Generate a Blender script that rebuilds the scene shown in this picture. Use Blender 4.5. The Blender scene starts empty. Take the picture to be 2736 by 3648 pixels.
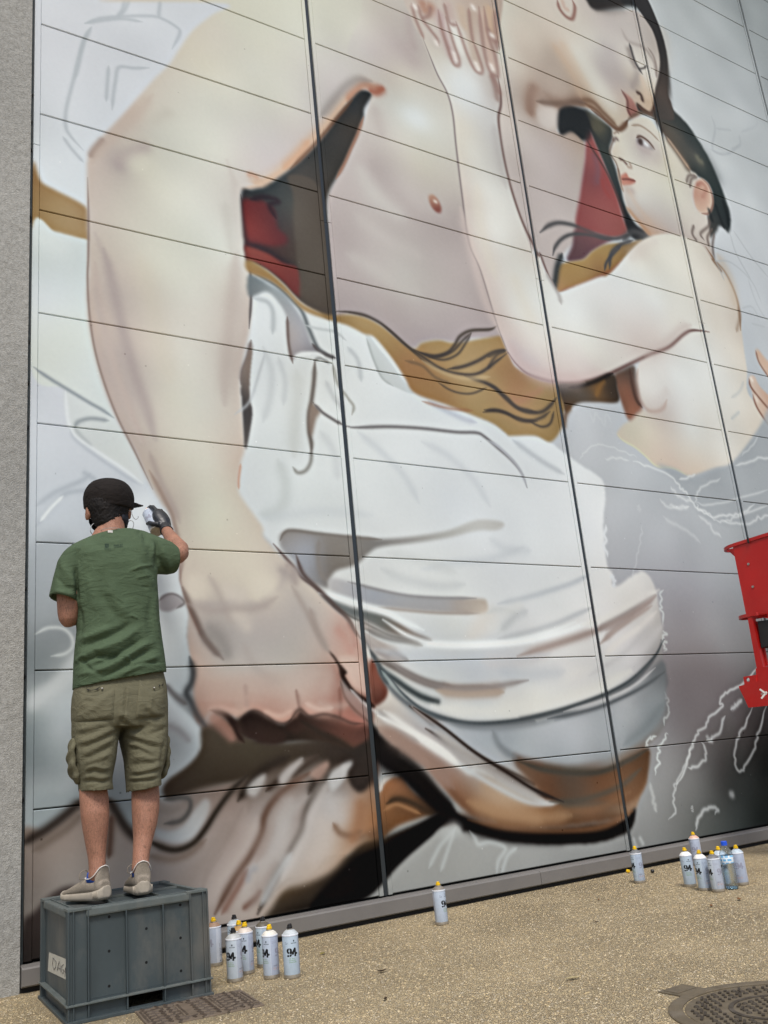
# A street artist spray-painting a large figurative mural on a panelled facade: rebuilt as geometry.
import bpy, bmesh, math, random
import numpy as np
from mathutils import Vector, Matrix
from mathutils.bvhtree import BVHTree

S = bpy.context.scene
COLL = S.collection
random.seed(4)
rng = np.random.RandomState(11)
# ---- fitted photograph geometry: wall plane y = 0, ground z = 0, x runs along the wall ----
CAM_C = np.array([-0.8881935, -4.49841996, 0.76051342])
CAM_M = np.array([[0.848932159848109, -0.06517645102169164, -0.5244675568687177],
                  [-0.5198719243895333, -0.2815855645693876, -0.8065003112570154],
                  [-0.09511766506358336, 0.9573200092228075, -0.27293044852946635]])
CAM_F = 3229.3333
TILE = {'A': (0, 0), 'B': (900, 0), 'C': (1736, 0), 'D': (0, 900), 'E': (900, 900), 'F': (1736, 900),
        'G': (0, 1800), 'H': (900, 1800), 'I': (1736, 1800), 'J': (0, 2648), 'K': (900, 2648), 'L': (1736, 2648),
        'N': (280, 1680, .25316), 'O': (150, 2950, .30139), 'S': (200, 2350, .26522), 'V': (2500, 1850, .31635), 'f': (1836, 0, .84034), 'd': (1250, 1850, 1.2605), 'X': (641, 1781, .82459), 'Y': (1368, 0, .82459), 'R': (2300, 3450, .26281), 'U': (480, 3480, .30139)}


def nat(t, x, y):
    if t == 'W':
        return x * 1.64919, y * 1.64919
    o = TILE[t]
    k = o[2] if len(o) > 2 else .602773
    return o[0] + x * k, o[1] + y * k


def ray(x, y):
    return CAM_M @ np.array([(x - 1368) / CAM_F, -(y - 1824) / CAM_F, -1.0])


def at(t, x, y, Y):
    """point of the photograph on the plane y = Y"""
    d = ray(*nat(t, x, y))
    return CAM_C + d * ((Y - CAM_C[1]) / d[1])


def atz(t, x, y, z=0.0):
    """point of the photograph on the level z"""
    d = ray(*nat(t, x, y))
    return CAM_C + d * ((z - CAM_C[2]) / d[2])


COLX = [0.0, 1.7660677, 3.6319074, 5.5022136, 7.3859046, 9.26]   # right ends of the panel columns
ROWH = 0.625
WALL_Z0 = 0.115


# ---------------- camera, sky, sun, exposure ----------------
cam = bpy.data.objects.new('camera', bpy.data.cameras.new('camera'))
COLL.objects.link(cam)
cam.data.sensor_fit = 'VERTICAL'
cam.data.sensor_height = 24.0
cam.data.lens = 24.0 * CAM_F / 3648.0
cam.data.clip_start, cam.data.clip_end = 0.05, 400.0
cam.matrix_world = Matrix.Translation(Vector(CAM_C)) @ Matrix(CAM_M.tolist()).to_4x4()
S.camera = cam

SUN_EL, SUN_AZ = math.radians(58), math.radians(205)      # azimuth clockwise from +y: high, behind the camera to the left
world = bpy.data.worlds.new('World')
S.world = world
world.use_nodes = True
wn = world.node_tree
wn.nodes.clear()
sky = wn.nodes.new('ShaderNodeTexSky')
sky.sky_type = 'NISHITA'
sky.sun_disc = False
sky.sun_elevation, sky.sun_rotation = SUN_EL, SUN_AZ
sky.air_density, sky.dust_density, sky.ozone_density = 1.0, 3.0, 1.0
bg = wn.nodes.new('ShaderNodeBackground')
bg.inputs['Strength'].default_value = 0.095
wo = wn.nodes.new('ShaderNodeOutputWorld')
wn.links.new(sky.outputs[0], bg.inputs[0])
wn.links.new(bg.outputs[0], wo.inputs[0])
sun = bpy.data.objects.new('sun', bpy.data.lights.new('sun', 'SUN'))
COLL.objects.link(sun)
sun.data.energy, sun.data.angle, sun.data.color = 1.5, math.radians(15), (1.0, 0.975, 0.94)
_d = Vector((math.sin(SUN_AZ) * math.cos(SUN_EL), math.cos(SUN_AZ) * math.cos(SUN_EL), math.sin(SUN_EL)))
sun.rotation_euler = _d.to_track_quat('Z', 'Y').to_euler()
sun.location = _d * 30
S.view_settings.view_transform = 'Standard'
S.view_settings.look = 'None'
S.view_settings.gamma = 1.0
S.view_settings.use_curve_mapping = False
S.view_settings.exposure = 0.70
WHITE = (1.03, 0.995, 1.02)     # display value that a perfectly white, upright, painted surface would reach


# ---------------- materials ----------------
def lin(c):
    c = np.asarray(c, float) / 255.0
    return np.where(c <= .04045, c / 12.92, ((c + .055) / 1.055) ** 2.4)


def nd(nt, t, **kw):
    n = nt.nodes.new(t)
    for k, v in kw.items():
        if k in n.inputs:
            n.inputs[k].default_value = v
        else:
            setattr(n, k, v)
    return n


def mat(name, col, rough=.6, metal=0, spec=.4, noise=.12, nscale=14, bump=0, bscale=120, bdist=.002, dirt=0, coat=0, stretch=(1, 1, 1), fine=0):
    """painted / cloth / metal surface: base colour broken up by noise, wear and fine relief"""
    m = bpy.data.materials.new(name)
    m.use_nodes = True
    nt = m.node_tree
    p = nt.nodes['Principled BSDF']
    p.inputs['Roughness'].default_value = rough
    p.inputs['Metallic'].default_value = metal
    p.inputs['Specular IOR Level'].default_value = spec
    if coat:
        p.inputs['Coat Weight'].default_value = coat
        p.inputs['Coat Roughness'].default_value = .15
    tc = nd(nt, 'ShaderNodeTexCoord')
    mp = nd(nt, 'ShaderNodeMapping')
    mp.inputs['Scale'].default_value = stretch
    nt.links.new(tc.outputs['Object'], mp.inputs[0])
    n1 = nd(nt, 'ShaderNodeTexNoise', Scale=nscale, Detail=6.0, Roughness=.62)
    nt.links.new(mp.outputs[0], n1.inputs['Vector'])
    mr = nd(nt, 'ShaderNodeMapRange')
    mr.inputs['From Min'].default_value, mr.inputs['From Max'].default_value = .3, .7
    mr.inputs['To Min'].default_value, mr.inputs['To Max'].default_value = 1 - noise, 1 + noise
    nt.links.new(n1.outputs['Fac'], mr.inputs['Value'])
    vm = nd(nt, 'ShaderNodeVectorMath', operation='SCALE')
    vm.inputs[0].default_value = tuple(col)
    last = mr.outputs[0]
    if fine:
        n3 = nd(nt, 'ShaderNodeTexNoise', Scale=bscale * 1.3, Detail=2.0)
        nt.links.new(tc.outputs['Object'], n3.inputs['Vector'])
        mr3 = nd(nt, 'ShaderNodeMapRange')
        mr3.inputs['From Min'].default_value, mr3.inputs['From Max'].default_value = .3, .7
        mr3.inputs['To Min'].default_value, mr3.inputs['To Max'].default_value = 1 - fine, 1 + fine
        nt.links.new(n3.outputs['Fac'], mr3.inputs['Value'])
        mu = nd(nt, 'ShaderNodeMath', operation='MULTIPLY')
        nt.links.new(last, mu.inputs[0])
        nt.links.new(mr3.outputs[0], mu.inputs[1])
        last = mu.outputs[0]
    nt.links.new(last, vm.inputs['Scale'])
    out = vm.outputs[0]
    if dirt:
        n2 = nd(nt, 'ShaderNodeTexNoise', Scale=nscale * .45, Detail=8.0, Roughness=.7)
        nt.links.new(mp.outputs[0], n2.inputs['Vector'])
        r2 = nd(nt, 'ShaderNodeMapRange')
        r2.inputs['From Min'].default_value, r2.inputs['From Max'].default_value = .5, .75
        r2.inputs['To Max'].default_value = dirt
        nt.links.new(n2.outputs['Fac'], r2.inputs['Value'])
        mx = nd(nt, 'ShaderNodeMix', data_type='RGBA')
        nt.links.new(r2.outputs[0], mx.inputs['Factor'])
        nt.links.new(out, mx.inputs['A'])
        mx.inputs['B'].default_value = (.21, .185, .15, 1)
        out = mx.outputs['Result']
    nt.links.new(out, p.inputs['Base Color'])
    if bump:
        nb = nd(nt, 'ShaderNodeTexNoise', Scale=bscale, Detail=3.0)
        nt.links.new(tc.outputs['Object'], nb.inputs['Vector'])
        b = nd(nt, 'ShaderNodeBump', Strength=bump, Distance=bdist)
        nt.links.new(nb.outputs['Fac'], b.inputs['Height'])
        nt.links.new(b.outputs[0], p.inputs['Normal'])
    return m


# ---------------- objects ----------------
def thing(name, label, cat, loc=(0, 0, 0), rz=0, group=None, kind=None):
    o = bpy.data.objects.new(name, None)
    o.empty_display_size = .1
    COLL.objects.link(o)
    o.location = loc
    o.rotation_euler = (0, 0, rz)
    tag(o, label, cat, group, kind)
    return o


def tag(o, label=None, cat=None, group=None, kind=None):
    if label:
        o['label'] = label
    if cat:
        o['category'] = cat
    if group:
        o['group'] = group
    if kind:
        o['kind'] = kind
    return o


def new(name, me, parent=None, m=None, world_coords=False):
    o = bpy.data.objects.new(name, me)
    COLL.objects.link(o)
    if m is not None and not me.materials:
        me.materials.append(m)
    if parent is not None:
        o.parent = parent
        if world_coords:
            o.matrix_parent_inverse = (Matrix.LocRotScale(parent.location, parent.rotation_euler, parent.scale)).inverted()
    return o


def obj(name, bm, m, parent=None, smooth=False, world_coords=False):
    me = bpy.data.meshes.new(name)
    bmesh.ops.recalc_face_normals(bm, faces=bm.faces[:])
    bm.to_mesh(me)
    bm.free()
    if smooth:
        me.polygons.foreach_set('use_smooth', [True] * len(me.polygons))
    return new(name, me, parent, m, world_coords)


def box(bm, x0, x1, y0, y1, z0, z1, bev=0, M=None):
    r = bmesh.ops.create_cube(bm, size=1)
    vs = r['verts']
    for v in vs:
        v.co = Vector((x0 + (v.co.x + .5) * (x1 - x0), y0 + (v.co.y + .5) * (y1 - y0), z0 + (v.co.z + .5) * (z1 - z0)))
    if bev:
        es = list({e for v in vs for e in v.link_edges})
        g = bmesh.ops.bevel(bm, geom=es, offset=bev, segments=2, affect='EDGES', profile=.6)
        vs = list({v for f in g['faces'] for v in f.verts} | {v for v in vs if v.is_valid})
    if M is not None:
        for v in vs:
            v.co = M @ v.co
    return vs


def prism(bm, pts, y0, y1):
    """outline in x,z pushed from y0 to y1"""
    a = [bm.verts.new((x, y0, z)) for x, z in pts]
    b = [bm.verts.new((x, y1, z)) for x, z in pts]
    bm.faces.new(a)
    bm.faces.new(b[::-1])
    n = len(pts)
    for i in range(n):
        bm.faces.new((a[i], b[i], b[(i + 1) % n], a[(i + 1) % n]))
    return a + b


def loft(bm, rings, cap0=True, cap1=True):
    vr = [[bm.verts.new(tuple(p)) for p in r] for r in rings]
    n = len(vr[0])
    for a, b in zip(vr[:-1], vr[1:]):
        for i in range(n):
            bm.faces.new((a[i], a[(i + 1) % n], b[(i + 1) % n], b[i]))
    if cap0:
        bm.faces.new(vr[0][::-1])
    if cap1:
        bm.faces.new(vr[-1])
    return vr


def ell(c, side, fwd, n=20, pw=2.0):
    c, side, fwd = map(lambda v: np.asarray(v, float), (c, side, fwd))
    out = []
    for i in range(n):
        t = 2 * math.pi * i / n
        ca, sa = math.cos(t), math.sin(t)
        out.append(c + side * (math.copysign(abs(ca) ** (2 / pw), ca)) + fwd * (math.copysign(abs(sa) ** (2 / pw), sa)))
    return out


def unit(v):
    v = np.asarray(v, float)
    return v / max(np.linalg.norm(v), 1e-9)


def tube(bm, st, n=16, ref=(0, 1, 0), pw=2.0, dome=True):
    """limb through stations (centre, half width, half depth)"""
    cs = [np.asarray(s[0], float) for s in st]
    rings = []
    for i, s in enumerate(st):
        a = s[1]
        b = s[2] if len(s) > 2 else s[1]
        t = unit(cs[min(i + 1, len(cs) - 1)] - cs[max(i - 1, 0)])
        r = np.asarray(ref, float)
        if abs(t @ r) > .95:
            r = np.array((1.0, 0, 0))
        side = unit(np.cross(t, r))
        fwd = np.cross(side, t)
        if dome and i == 0:
            for k, f in ((.85, .35), (.5, .7)):
                rings.append(ell(cs[0] - t * a * k, side * a * f, fwd * b * f, n, pw))
        rings.append(ell(cs[i], side * a, fwd * b, n, pw))
        if dome and i == len(st) - 1:
            for k, f in ((.5, .7), (.85, .35)):
                rings.append(ell(cs[i] + t * a * k, side * a * f, fwd * b * f, n, pw))
    return loft(bm, rings)


def lathe(bm, prof, n=28, c=(0, 0, 0), cap=True):
    rings = [[(c[0] + r * math.cos(2 * math.pi * i / n), c[1] + r * math.sin(2 * math.pi * i / n), c[2] + z) for i in range(n)] for r, z in prof]
    return loft(bm, rings, cap, cap)


def rod(bm, a, b, r, n=8):
    a, b = np.asarray(a, float), np.asarray(b, float)
    t = unit(b - a)
    s = unit(np.cross(t, (0, 0, 1) if abs(t[2]) < .9 else (1, 0, 0)))
    f = np.cross(t, s)
    loft(bm, [ell(a, s * r, f * r, n), ell(b, s * r, f * r, n)])


def wire(bm, pts, r, n=7):
    tube(bm, [(p, r, r) for p in pts], n, dome=False)


def baked(bm, voxel, smooth=4, fac=.5):
    """fuse overlapping closed shapes into one skin"""
    me = bpy.data.meshes.new('tmp')
    bmesh.ops.recalc_face_normals(bm, faces=bm.faces[:])
    bm.to_mesh(me)
    bm.free()
    o = bpy.data.objects.new('tmp', me)
    COLL.objects.link(o)
    r = o.modifiers.new('r', 'REMESH')
    r.mode = 'VOXEL'
    r.voxel_size = voxel
    s = o.modifiers.new('s', 'SMOOTH')
    s.factor, s.iterations = fac, smooth
    dg = bpy.context.evaluated_depsgraph_get()
    dg.update()
    m2 = bpy.data.meshes.new_from_object(o.evaluated_get(dg))
    bpy.data.objects.remove(o)
    bpy.data.meshes.remove(me)
    m2.polygons.foreach_set('use_smooth', [True] * len(m2.polygons))
    return m2


def mpp(P):
    """metres per tile pixel at a world point"""
    return -((np.asarray(P) - CAM_C) @ CAM_M)[2] / CAM_F * .602773


def project(a):
    q = (np.asarray(a) - CAM_C) @ CAM_M
    return np.stack([1368 - CAM_F * q[:, 0] / q[:, 2], 1824 + CAM_F * q[:, 1] / q[:, 2]], 1)


# ---- the mural: an airbrush that paints soft shapes into a map of the wall (metres -> texels) ----
TX0, TX1, TZ0, TZ1 = -0.06, 9.36, 0.10, 10.15
TRES = 0.0044
TW, TH = int((TX1 - TX0) / TRES), int((TZ1 - TZ0) / TRES)
CAN = np.zeros((TH, TW, 3), np.float32)
MASKS = {}
prng = np.random.RandomState(7)


def P(t, *pts):
    """photograph points of one view -> list of native pixels"""
    return [nat(t, x, y) for x, y in pts]


def wallpx(pts):
    a = np.array(pts, float)
    d = np.stack([(a[:, 0] - 1368) / CAM_F, -(a[:, 1] - 1824) / CAM_F, -np.ones(len(a))], 1) @ CAM_M.T
    q = CAM_C + d * (-CAM_C[1] / d[:, 1])[:, None]
    return np.stack([(q[:, 0] - TX0) / TRES, (q[:, 2] - TZ0) / TRES], 1)


def px_scale(pts):
    a = np.array(pts, float)
    c = a.mean(0)
    w = wallpx([c, c + [10, 0], c + [0, 10]])
    return (np.linalg.norm(w[1] - w[0]) + np.linalg.norm(w[2] - w[0])) / 20.0


def crom(p, closed, n=8):
    p = np.asarray(p, float)
    if len(p) < 3:
        t = np.linspace(0, 1, n * 4)[:, None]
        return p[0] * (1 - t) + p[-1] * t
    if closed:
        a, b, c, d = np.roll(p, 1, 0), p, np.roll(p, -1, 0), np.roll(p, -2, 0)
    else:
        e = np.vstack([2 * p[0] - p[1], p, 2 * p[-1] - p[-2]])
        a, b, c, d = e[:-3], e[1:-2], e[2:-1], e[3:]
    out = []
    for t in np.arange(n) / n:
        out.append(.5 * (2 * b + (c - a) * t + (2 * a - 5 * b + 4 * c - d) * t * t + (3 * b - a - 3 * c + d) * t ** 3))
    o = np.stack(out, 1).reshape(-1, p.shape[1])
    return o if closed else np.vstack([o, p[-1:]])


def boxblur(m, r):
    r = int(r)
    if r < 1:
        return m
    for ax in (0, 1):
        k = 2 * r + 1
        pad = [(0, 0), (0, 0)]
        pad[ax] = (r + 1, r)
        c = np.cumsum(np.pad(m, pad, mode='edge'), axis=ax, dtype=np.float64)
        n = m.shape[ax]
        hi = np.take(c, np.arange(k, k + n), axis=ax)
        lo = np.take(c, np.arange(0, n), axis=ax)
        m = ((hi - lo) / k).astype(np.float32)
    return m


def blur(m, s):
    if s < .4:
        return m
    r = max(1, int(round(s)))
    for _ in range(3 if s > 1.2 else 2):
        m = boxblur(m, r if s > 1.2 else 1)
    return m


def polymask(w, soft):
    pad = int(soft * 3 + 4)
    x0, y0 = np.floor(w.min(0)).astype(int) - pad
    x1, y1 = np.ceil(w.max(0)).astype(int) + pad
    x0, y0, x1, y1 = max(x0, 0), max(y0, 0), min(x1, TW), min(y1, TH)
    if x1 - x0 < 2 or y1 - y0 < 2:
        return None
    H, W = y1 - y0, x1 - x0
    acc = np.zeros((H, W), np.float32)
    for sub in (.25, .75):
        tog = np.zeros((H, W + 1), np.int32)
        q = np.roll(w, -1, 0)
        for (ax, ay), (bx, by) in zip(w, q):
            if ay == by:
                continue
            if ay > by:
                ax, ay, bx, by = bx, by, ax, ay
            r0, r1 = int(np.ceil(ay - y0 - sub)), int(np.ceil(by - y0 - sub))
            r0, r1 = max(r0, 0), min(r1, H)
            if r1 <= r0:
                continue
            rr = np.arange(r0, r1)
            xx = ax + (rr + sub + y0 - ay) * (bx - ax) / (by - ay) - x0
            np.add.at(tog, (rr, np.clip(np.round(xx), 0, W).astype(int)), 1)
        acc += (np.cumsum(tog, 1)[:, :W] & 1) * .5
    return blur(acc, soft), x0, y0


def lay(m, x0, y0, col, alpha, clip):
    H, W = m.shape
    m = m * alpha
    if clip:
        for nm in ([clip] if isinstance(clip, str) else clip):
            inv = nm.startswith('!')
            cm, cx, cy = MASKS[nm.lstrip('!')]
            full = np.zeros((H, W), np.float32)
            ax0, ay0 = max(x0, cx), max(y0, cy)
            ax1, ay1 = min(x0 + W, cx + cm.shape[1]), min(y0 + H, cy + cm.shape[0])
            if ax1 > ax0 and ay1 > ay0:
                full[ay0 - y0:ay1 - y0, ax0 - x0:ax1 - x0] = cm[ay0 - cy:ay1 - cy, ax0 - cx:ax1 - cx]
            m = m * ((1 - full) if inv else full)
    c = CAN[y0:y0 + H, x0:x0 + W]
    c += (np.asarray(col, np.float32) - c) * m[..., None]


def shepard(w, samples, x0, y0, H, W):
    """smooth colour field through the samples (multiquadric interpolation)"""
    st = 8
    gx = np.arange(0, W + 2 * st, st) + x0
    gy = np.arange(0, H + 2 * st, st) + y0
    sp = wallpx([s[0] for s in samples])
    sc = np.array([s[1] for s in samples], float)
    X, Y = np.meshgrid(gx, gy)
    n = len(sp)
    D = np.sqrt(((sp[:, None] - sp[None]) ** 2).sum(-1) + 144.0)
    A = np.zeros((n + 1, n + 1))
    A[:n, :n] = -D + np.eye(n) * 9.0
    A[:n, n] = A[n, :n] = 1
    co = np.linalg.solve(A, np.vstack([sc, np.zeros((1, 3))]))
    g = np.zeros(X.shape + (3,), np.float32) + co[n].astype(np.float32)
    for (sx, sy), c in zip(sp, co[:n]):
        g -= np.sqrt((X - sx) ** 2 + (Y - sy) ** 2 + 144.0)[..., None].astype(np.float32) * c.astype(np.float32)
    g = np.clip(g, sc.min(0), sc.max(0))
    xi, yi = np.arange(W) / st, np.arange(H) / st
    x_, y_ = xi.astype(int), yi.astype(int)
    fx, fy = (xi - x_)[None, :, None].astype(np.float32), (yi - y_)[:, None, None].astype(np.float32)
    r0 = g[y_][:, x_] * (1 - fx) + g[y_][:, x_ + 1] * fx
    r1 = g[y_ + 1][:, x_] * (1 - fx) + g[y_ + 1][:, x_ + 1] * fx
    return r0 * (1 - fy) + r1 * fy


def fill(pts, col, soft=3, alpha=1, name=None, clip=None, rough=0, lin=False):
    """soft-edged shape; col is one colour or a list of (point, colour) that blend"""
    sc = px_scale(pts)
    w = wallpx(pts)
    w = w if lin else crom(w, True)
    if rough:
        if lin:
            w = crom(np.repeat(w, 1, 0), True, 14)
        w = w + prng.normal(0, rough * sc, w.shape)
    r = polymask(w, soft * sc)
    if r is None:
        return
    m, x0, y0 = r
    if name:
        MASKS[name] = (m, x0, y0)
    if isinstance(col, list):
        col = shepard(w, col, x0, y0, *m.shape)
    lay(m, x0, y0, col, alpha, clip)


def stroke(pts, w, col, alpha=1, clip=None, taper=True, jag=0):
    """airbrushed line, w = half width in photograph pixels"""
    sc = px_scale(pts)
    a = np.array(pts, float)
    if jag:
        a = crom(a, False, 4)
        a = a + prng.normal(0, jag, a.shape)
    q = crom(wallpx(a), False)
    s = max(w * 1.25 * sc, .6)
    seg = np.r_[0, np.cumsum(np.linalg.norm(np.diff(q, axis=0), axis=1))]
    n = max(int(seg[-1] / max(s * .35, .5)), 4)
    t = np.linspace(0, seg[-1], n)
    qx, qy = np.interp(t, seg, q[:, 0]), np.interp(t, seg, q[:, 1])
    pad = int(s * 3 + 3)
    x0, y0 = max(int(qx.min()) - pad, 0), max(int(qy.min()) - pad, 0)
    x1, y1 = min(int(qx.max()) + pad, TW), min(int(qy.max()) + pad, TH)
    if x1 - x0 < 2 or y1 - y0 < 2:
        return
    m = np.zeros((y1 - y0, x1 - x0), np.float32)
    u = np.linspace(0, 1, n)
    tp = np.clip(np.minimum(u, 1 - u) * 5 + .35, 0, 1) if taper else np.ones(n)
    for cx, cy, f in zip(qx - x0, qy - y0, tp):
        ss = max(s * f, .5)
        rr = int(ss * 2.4 + 1)
        ix, iy = int(cx), int(cy)
        ax0, ax1, ay0, ay1 = max(ix - rr, 0), min(ix + rr + 1, m.shape[1]), max(iy - rr, 0), min(iy + rr + 1, m.shape[0])
        if ax1 <= ax0 or ay1 <= ay0:
            continue
        d2 = (np.arange(ay0, ay1)[:, None] - cy) ** 2 + (np.arange(ax0, ax1)[None] - cx) ** 2
        g = np.exp(-(d2 / (ss * ss)) ** 1.0 * .95) * min(1, f + .25)
        v = m[ay0:ay1, ax0:ax1]
        np.maximum(v, g, out=v)
    lay(m, x0, y0, col, alpha, clip)


def Q(t, x, y, r, g, b):
    return (nat(t, x, y), (r, g, b))


def QS(t, s):
    """'x,y:r,g,b; ...' -> colour samples in view t"""
    out = []
    for it in s.split(';'):
        a, b = it.split(':')
        out.append((nat(t, *map(float, a.split(','))), tuple(map(float, b.split(',')))))
    return out


def PS(t, s):
    return [nat(t, *map(float, k.split(','))) for k in s.split()]


def paint_background():
    bgs = (QS('W', '100,100:205,207,214;250,250:207,211,218;150,330:206,211,217;130,600:211,217,217;130,850:204,208,216;130,1100:196,202,210;'
                   '130,1250:178,185,191;110,1400:150,158,163;110,1600:150,160,165;600,-150:200,205,210;1100,-150:190,196,200;'
                   '1500,60:172,178,181;1640,50:142,149,152;1600,200:178,184,189;1560,330:186,192,196;1620,420:190,196,201;1640,600:193,198,205;'
                   '1620,850:178,184,191;1300,930:186,190,196;1350,1030:180,185,191;1450,1100:172,177,183;1600,1080:172,178,183;1400,1180:174,178,184;'
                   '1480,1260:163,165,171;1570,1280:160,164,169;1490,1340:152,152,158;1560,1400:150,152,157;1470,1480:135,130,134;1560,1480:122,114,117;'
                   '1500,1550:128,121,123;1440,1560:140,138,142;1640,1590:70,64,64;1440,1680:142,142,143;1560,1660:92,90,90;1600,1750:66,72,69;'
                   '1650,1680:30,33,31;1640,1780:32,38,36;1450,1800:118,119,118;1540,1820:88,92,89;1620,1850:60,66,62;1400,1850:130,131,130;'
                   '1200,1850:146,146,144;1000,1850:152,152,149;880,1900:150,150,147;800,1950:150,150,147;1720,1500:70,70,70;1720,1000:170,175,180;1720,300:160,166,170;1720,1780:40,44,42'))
    CAN[:] = shepard(None, bgs, 0, 0, TH, TW)  # top-right darkening paints a sky reflection gradient into the grey
    g = (180, 186, 193)
    for s in ('500,140 560,118 620,106 720,98 850,95 940,105 1040,160 1060,200 1015,290', '530,165 500,220 460,350 430,480 390,640 385,740 410,800 490,890',
              '540,160 490,260 465,370 440,470', '700,100 740,50 765,-20', '690,100 720,60 735,-10', '935,100 945,0', '640,390 632,500 625,600',
              '660,650 668,560 680,480 700,400 790,404 880,402', '370,810 420,880 490,960', '500,140 620,120 720,112 840,130'):
        stroke(PS('A', s), 5.5, g, .75)
    # ochre sash and white cloth at the left edge
    fill(PS('A', '190,960 240,1070 320,1120 420,1170 490,1210 530,1260 540,1425 440,1400 330,1370 180,1330'),
         QS('A', '215,1060:150,116,74;230,1300:165,135,92;330,1180:168,139,96;420,1260:176,150,110;500,1260:160,128,90;480,1390:172,144,104;260,1150:158,126,84'), 4)
    fill(PS('A', '190,1336 330,1374 440,1402 530,1425') + PS('D', '520,0 515,300 570,600 650,900 690,990 520,885 380,800 180,680'),
         QS('A', '250,1400:214,221,219;450,1530:200,208,208;330,1480:213,219,218') + QS('D', '250,40:198,206,205;350,200:206,214,217;260,300:212,218,222;400,450:214,220,214;300,620:211,216,210;550,700:208,215,215;620,900:205,212,212'), 4)
    fill(PS('D', '385,810 520,885 670,980 750,1090 830,1260 850,1370 720,1280 560,1170 450,1090 405,1000'),
         QS('D', '430,900:205,210,212;560,960:207,213,213;560,1100:200,205,206;700,1200:203,208,206;800,1320:206,209,210'), 6)
    d = (152, 160, 166)
    stroke(PS('D', '195,680 290,745 380,800 520,885 600,930 670,978'), 6, d, .85)
    stroke(PS('D', '440,1035 450,1012 475,995 540,982 640,995'), 7, (160, 167, 172), .9)
    stroke(PS('D', '440,1040 470,1080 540,1150'), 7, (172, 178, 182), .6)
    stroke(PS('D', '385,820 392,930 405,1010 440,1085 560,1170 720,1275 840,1365'), 6, (218, 222, 226), .7)
    stroke(PS('D', '405,1040 440,1105 560,1200 720,1310 830,1380'), 6, (180, 187, 196), .6)
    for s in ('210,1500 270,1455 340,1410 480,1350 530,1310', '210,1620 300,1510 380,1430 470,1410 560,1412', '490,1300 540,1330 560,1340'):
        stroke(PS('D', s), 9, (178, 185, 194), .8)
    stroke(PS('D', '235,1590 300,1510 370,1440'), 6, (222, 226, 228), .8)
    fill(PS('D', '690,1470 800,1440 870,1370 960,1500 1050,1659 820,1700 640,1659'), (222, 226, 230), 26, .9)
    fill(PS('D', '860,1560 960,1560 1040,1680 900,1690'), (196, 202, 208), 10, .8)
    # grey blue cloth behind the painter
    fill(PS('G', '170,300 480,260 480,1000 460,1640 200,1700') + PS('J', '150,600 110,300'),
         QS('G', '210,330:172,179,186;300,500:166,173,180;400,650:160,167,173;250,680:163,170,176;250,850:135,143,148;400,800:140,147,152;250,950:128,137,142;'
                 '400,1000:150,158,163;240,1050:140,148,153;220,1180:198,203,206;330,1090:202,206,208;420,960:200,204,206;220,1280:128,140,144;370,1190:178,188,194;330,1340:188,194,199;'
                 '400,1330:170,178,184;230,1450:128,138,143;250,1560:112,122,127;320,1620:140,149,153;400,1560:165,172,176') + QS('J', '300,60:150,160,163;250,180:158,165,168;250,300:166,172,176;400,280:175,181,185'), 18)
    stroke(PS('G', '205,765 280,728 370,732 420,780 425,840 380,880 300,895'), 6, (196, 202, 204), .8)
    fill(PS('G', '175,1120 300,1040 380,950 450,860 480,1000 340,1110 180,1215'), (198, 203, 206), 9, .8)
    # folds between and below the legs
    fill(PS('G', '600,1250 1000,1030 1200,1100 1220,1659') + PS('J', '1200,300 700,420 600,300'),
         QS('G', '720,1500:172,172,176;700,1600:150,152,156;660,1500:180,184,188;1000,1100:175,180,183;1080,1120:140,145,150;1000,1350:160,164,168;1100,1420:150,156,160;1050,1520:160,166,170') + QS('J', '700,200:140,148,153;650,300:120,125,128;720,300:150,156,160'), 12)
    return


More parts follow.
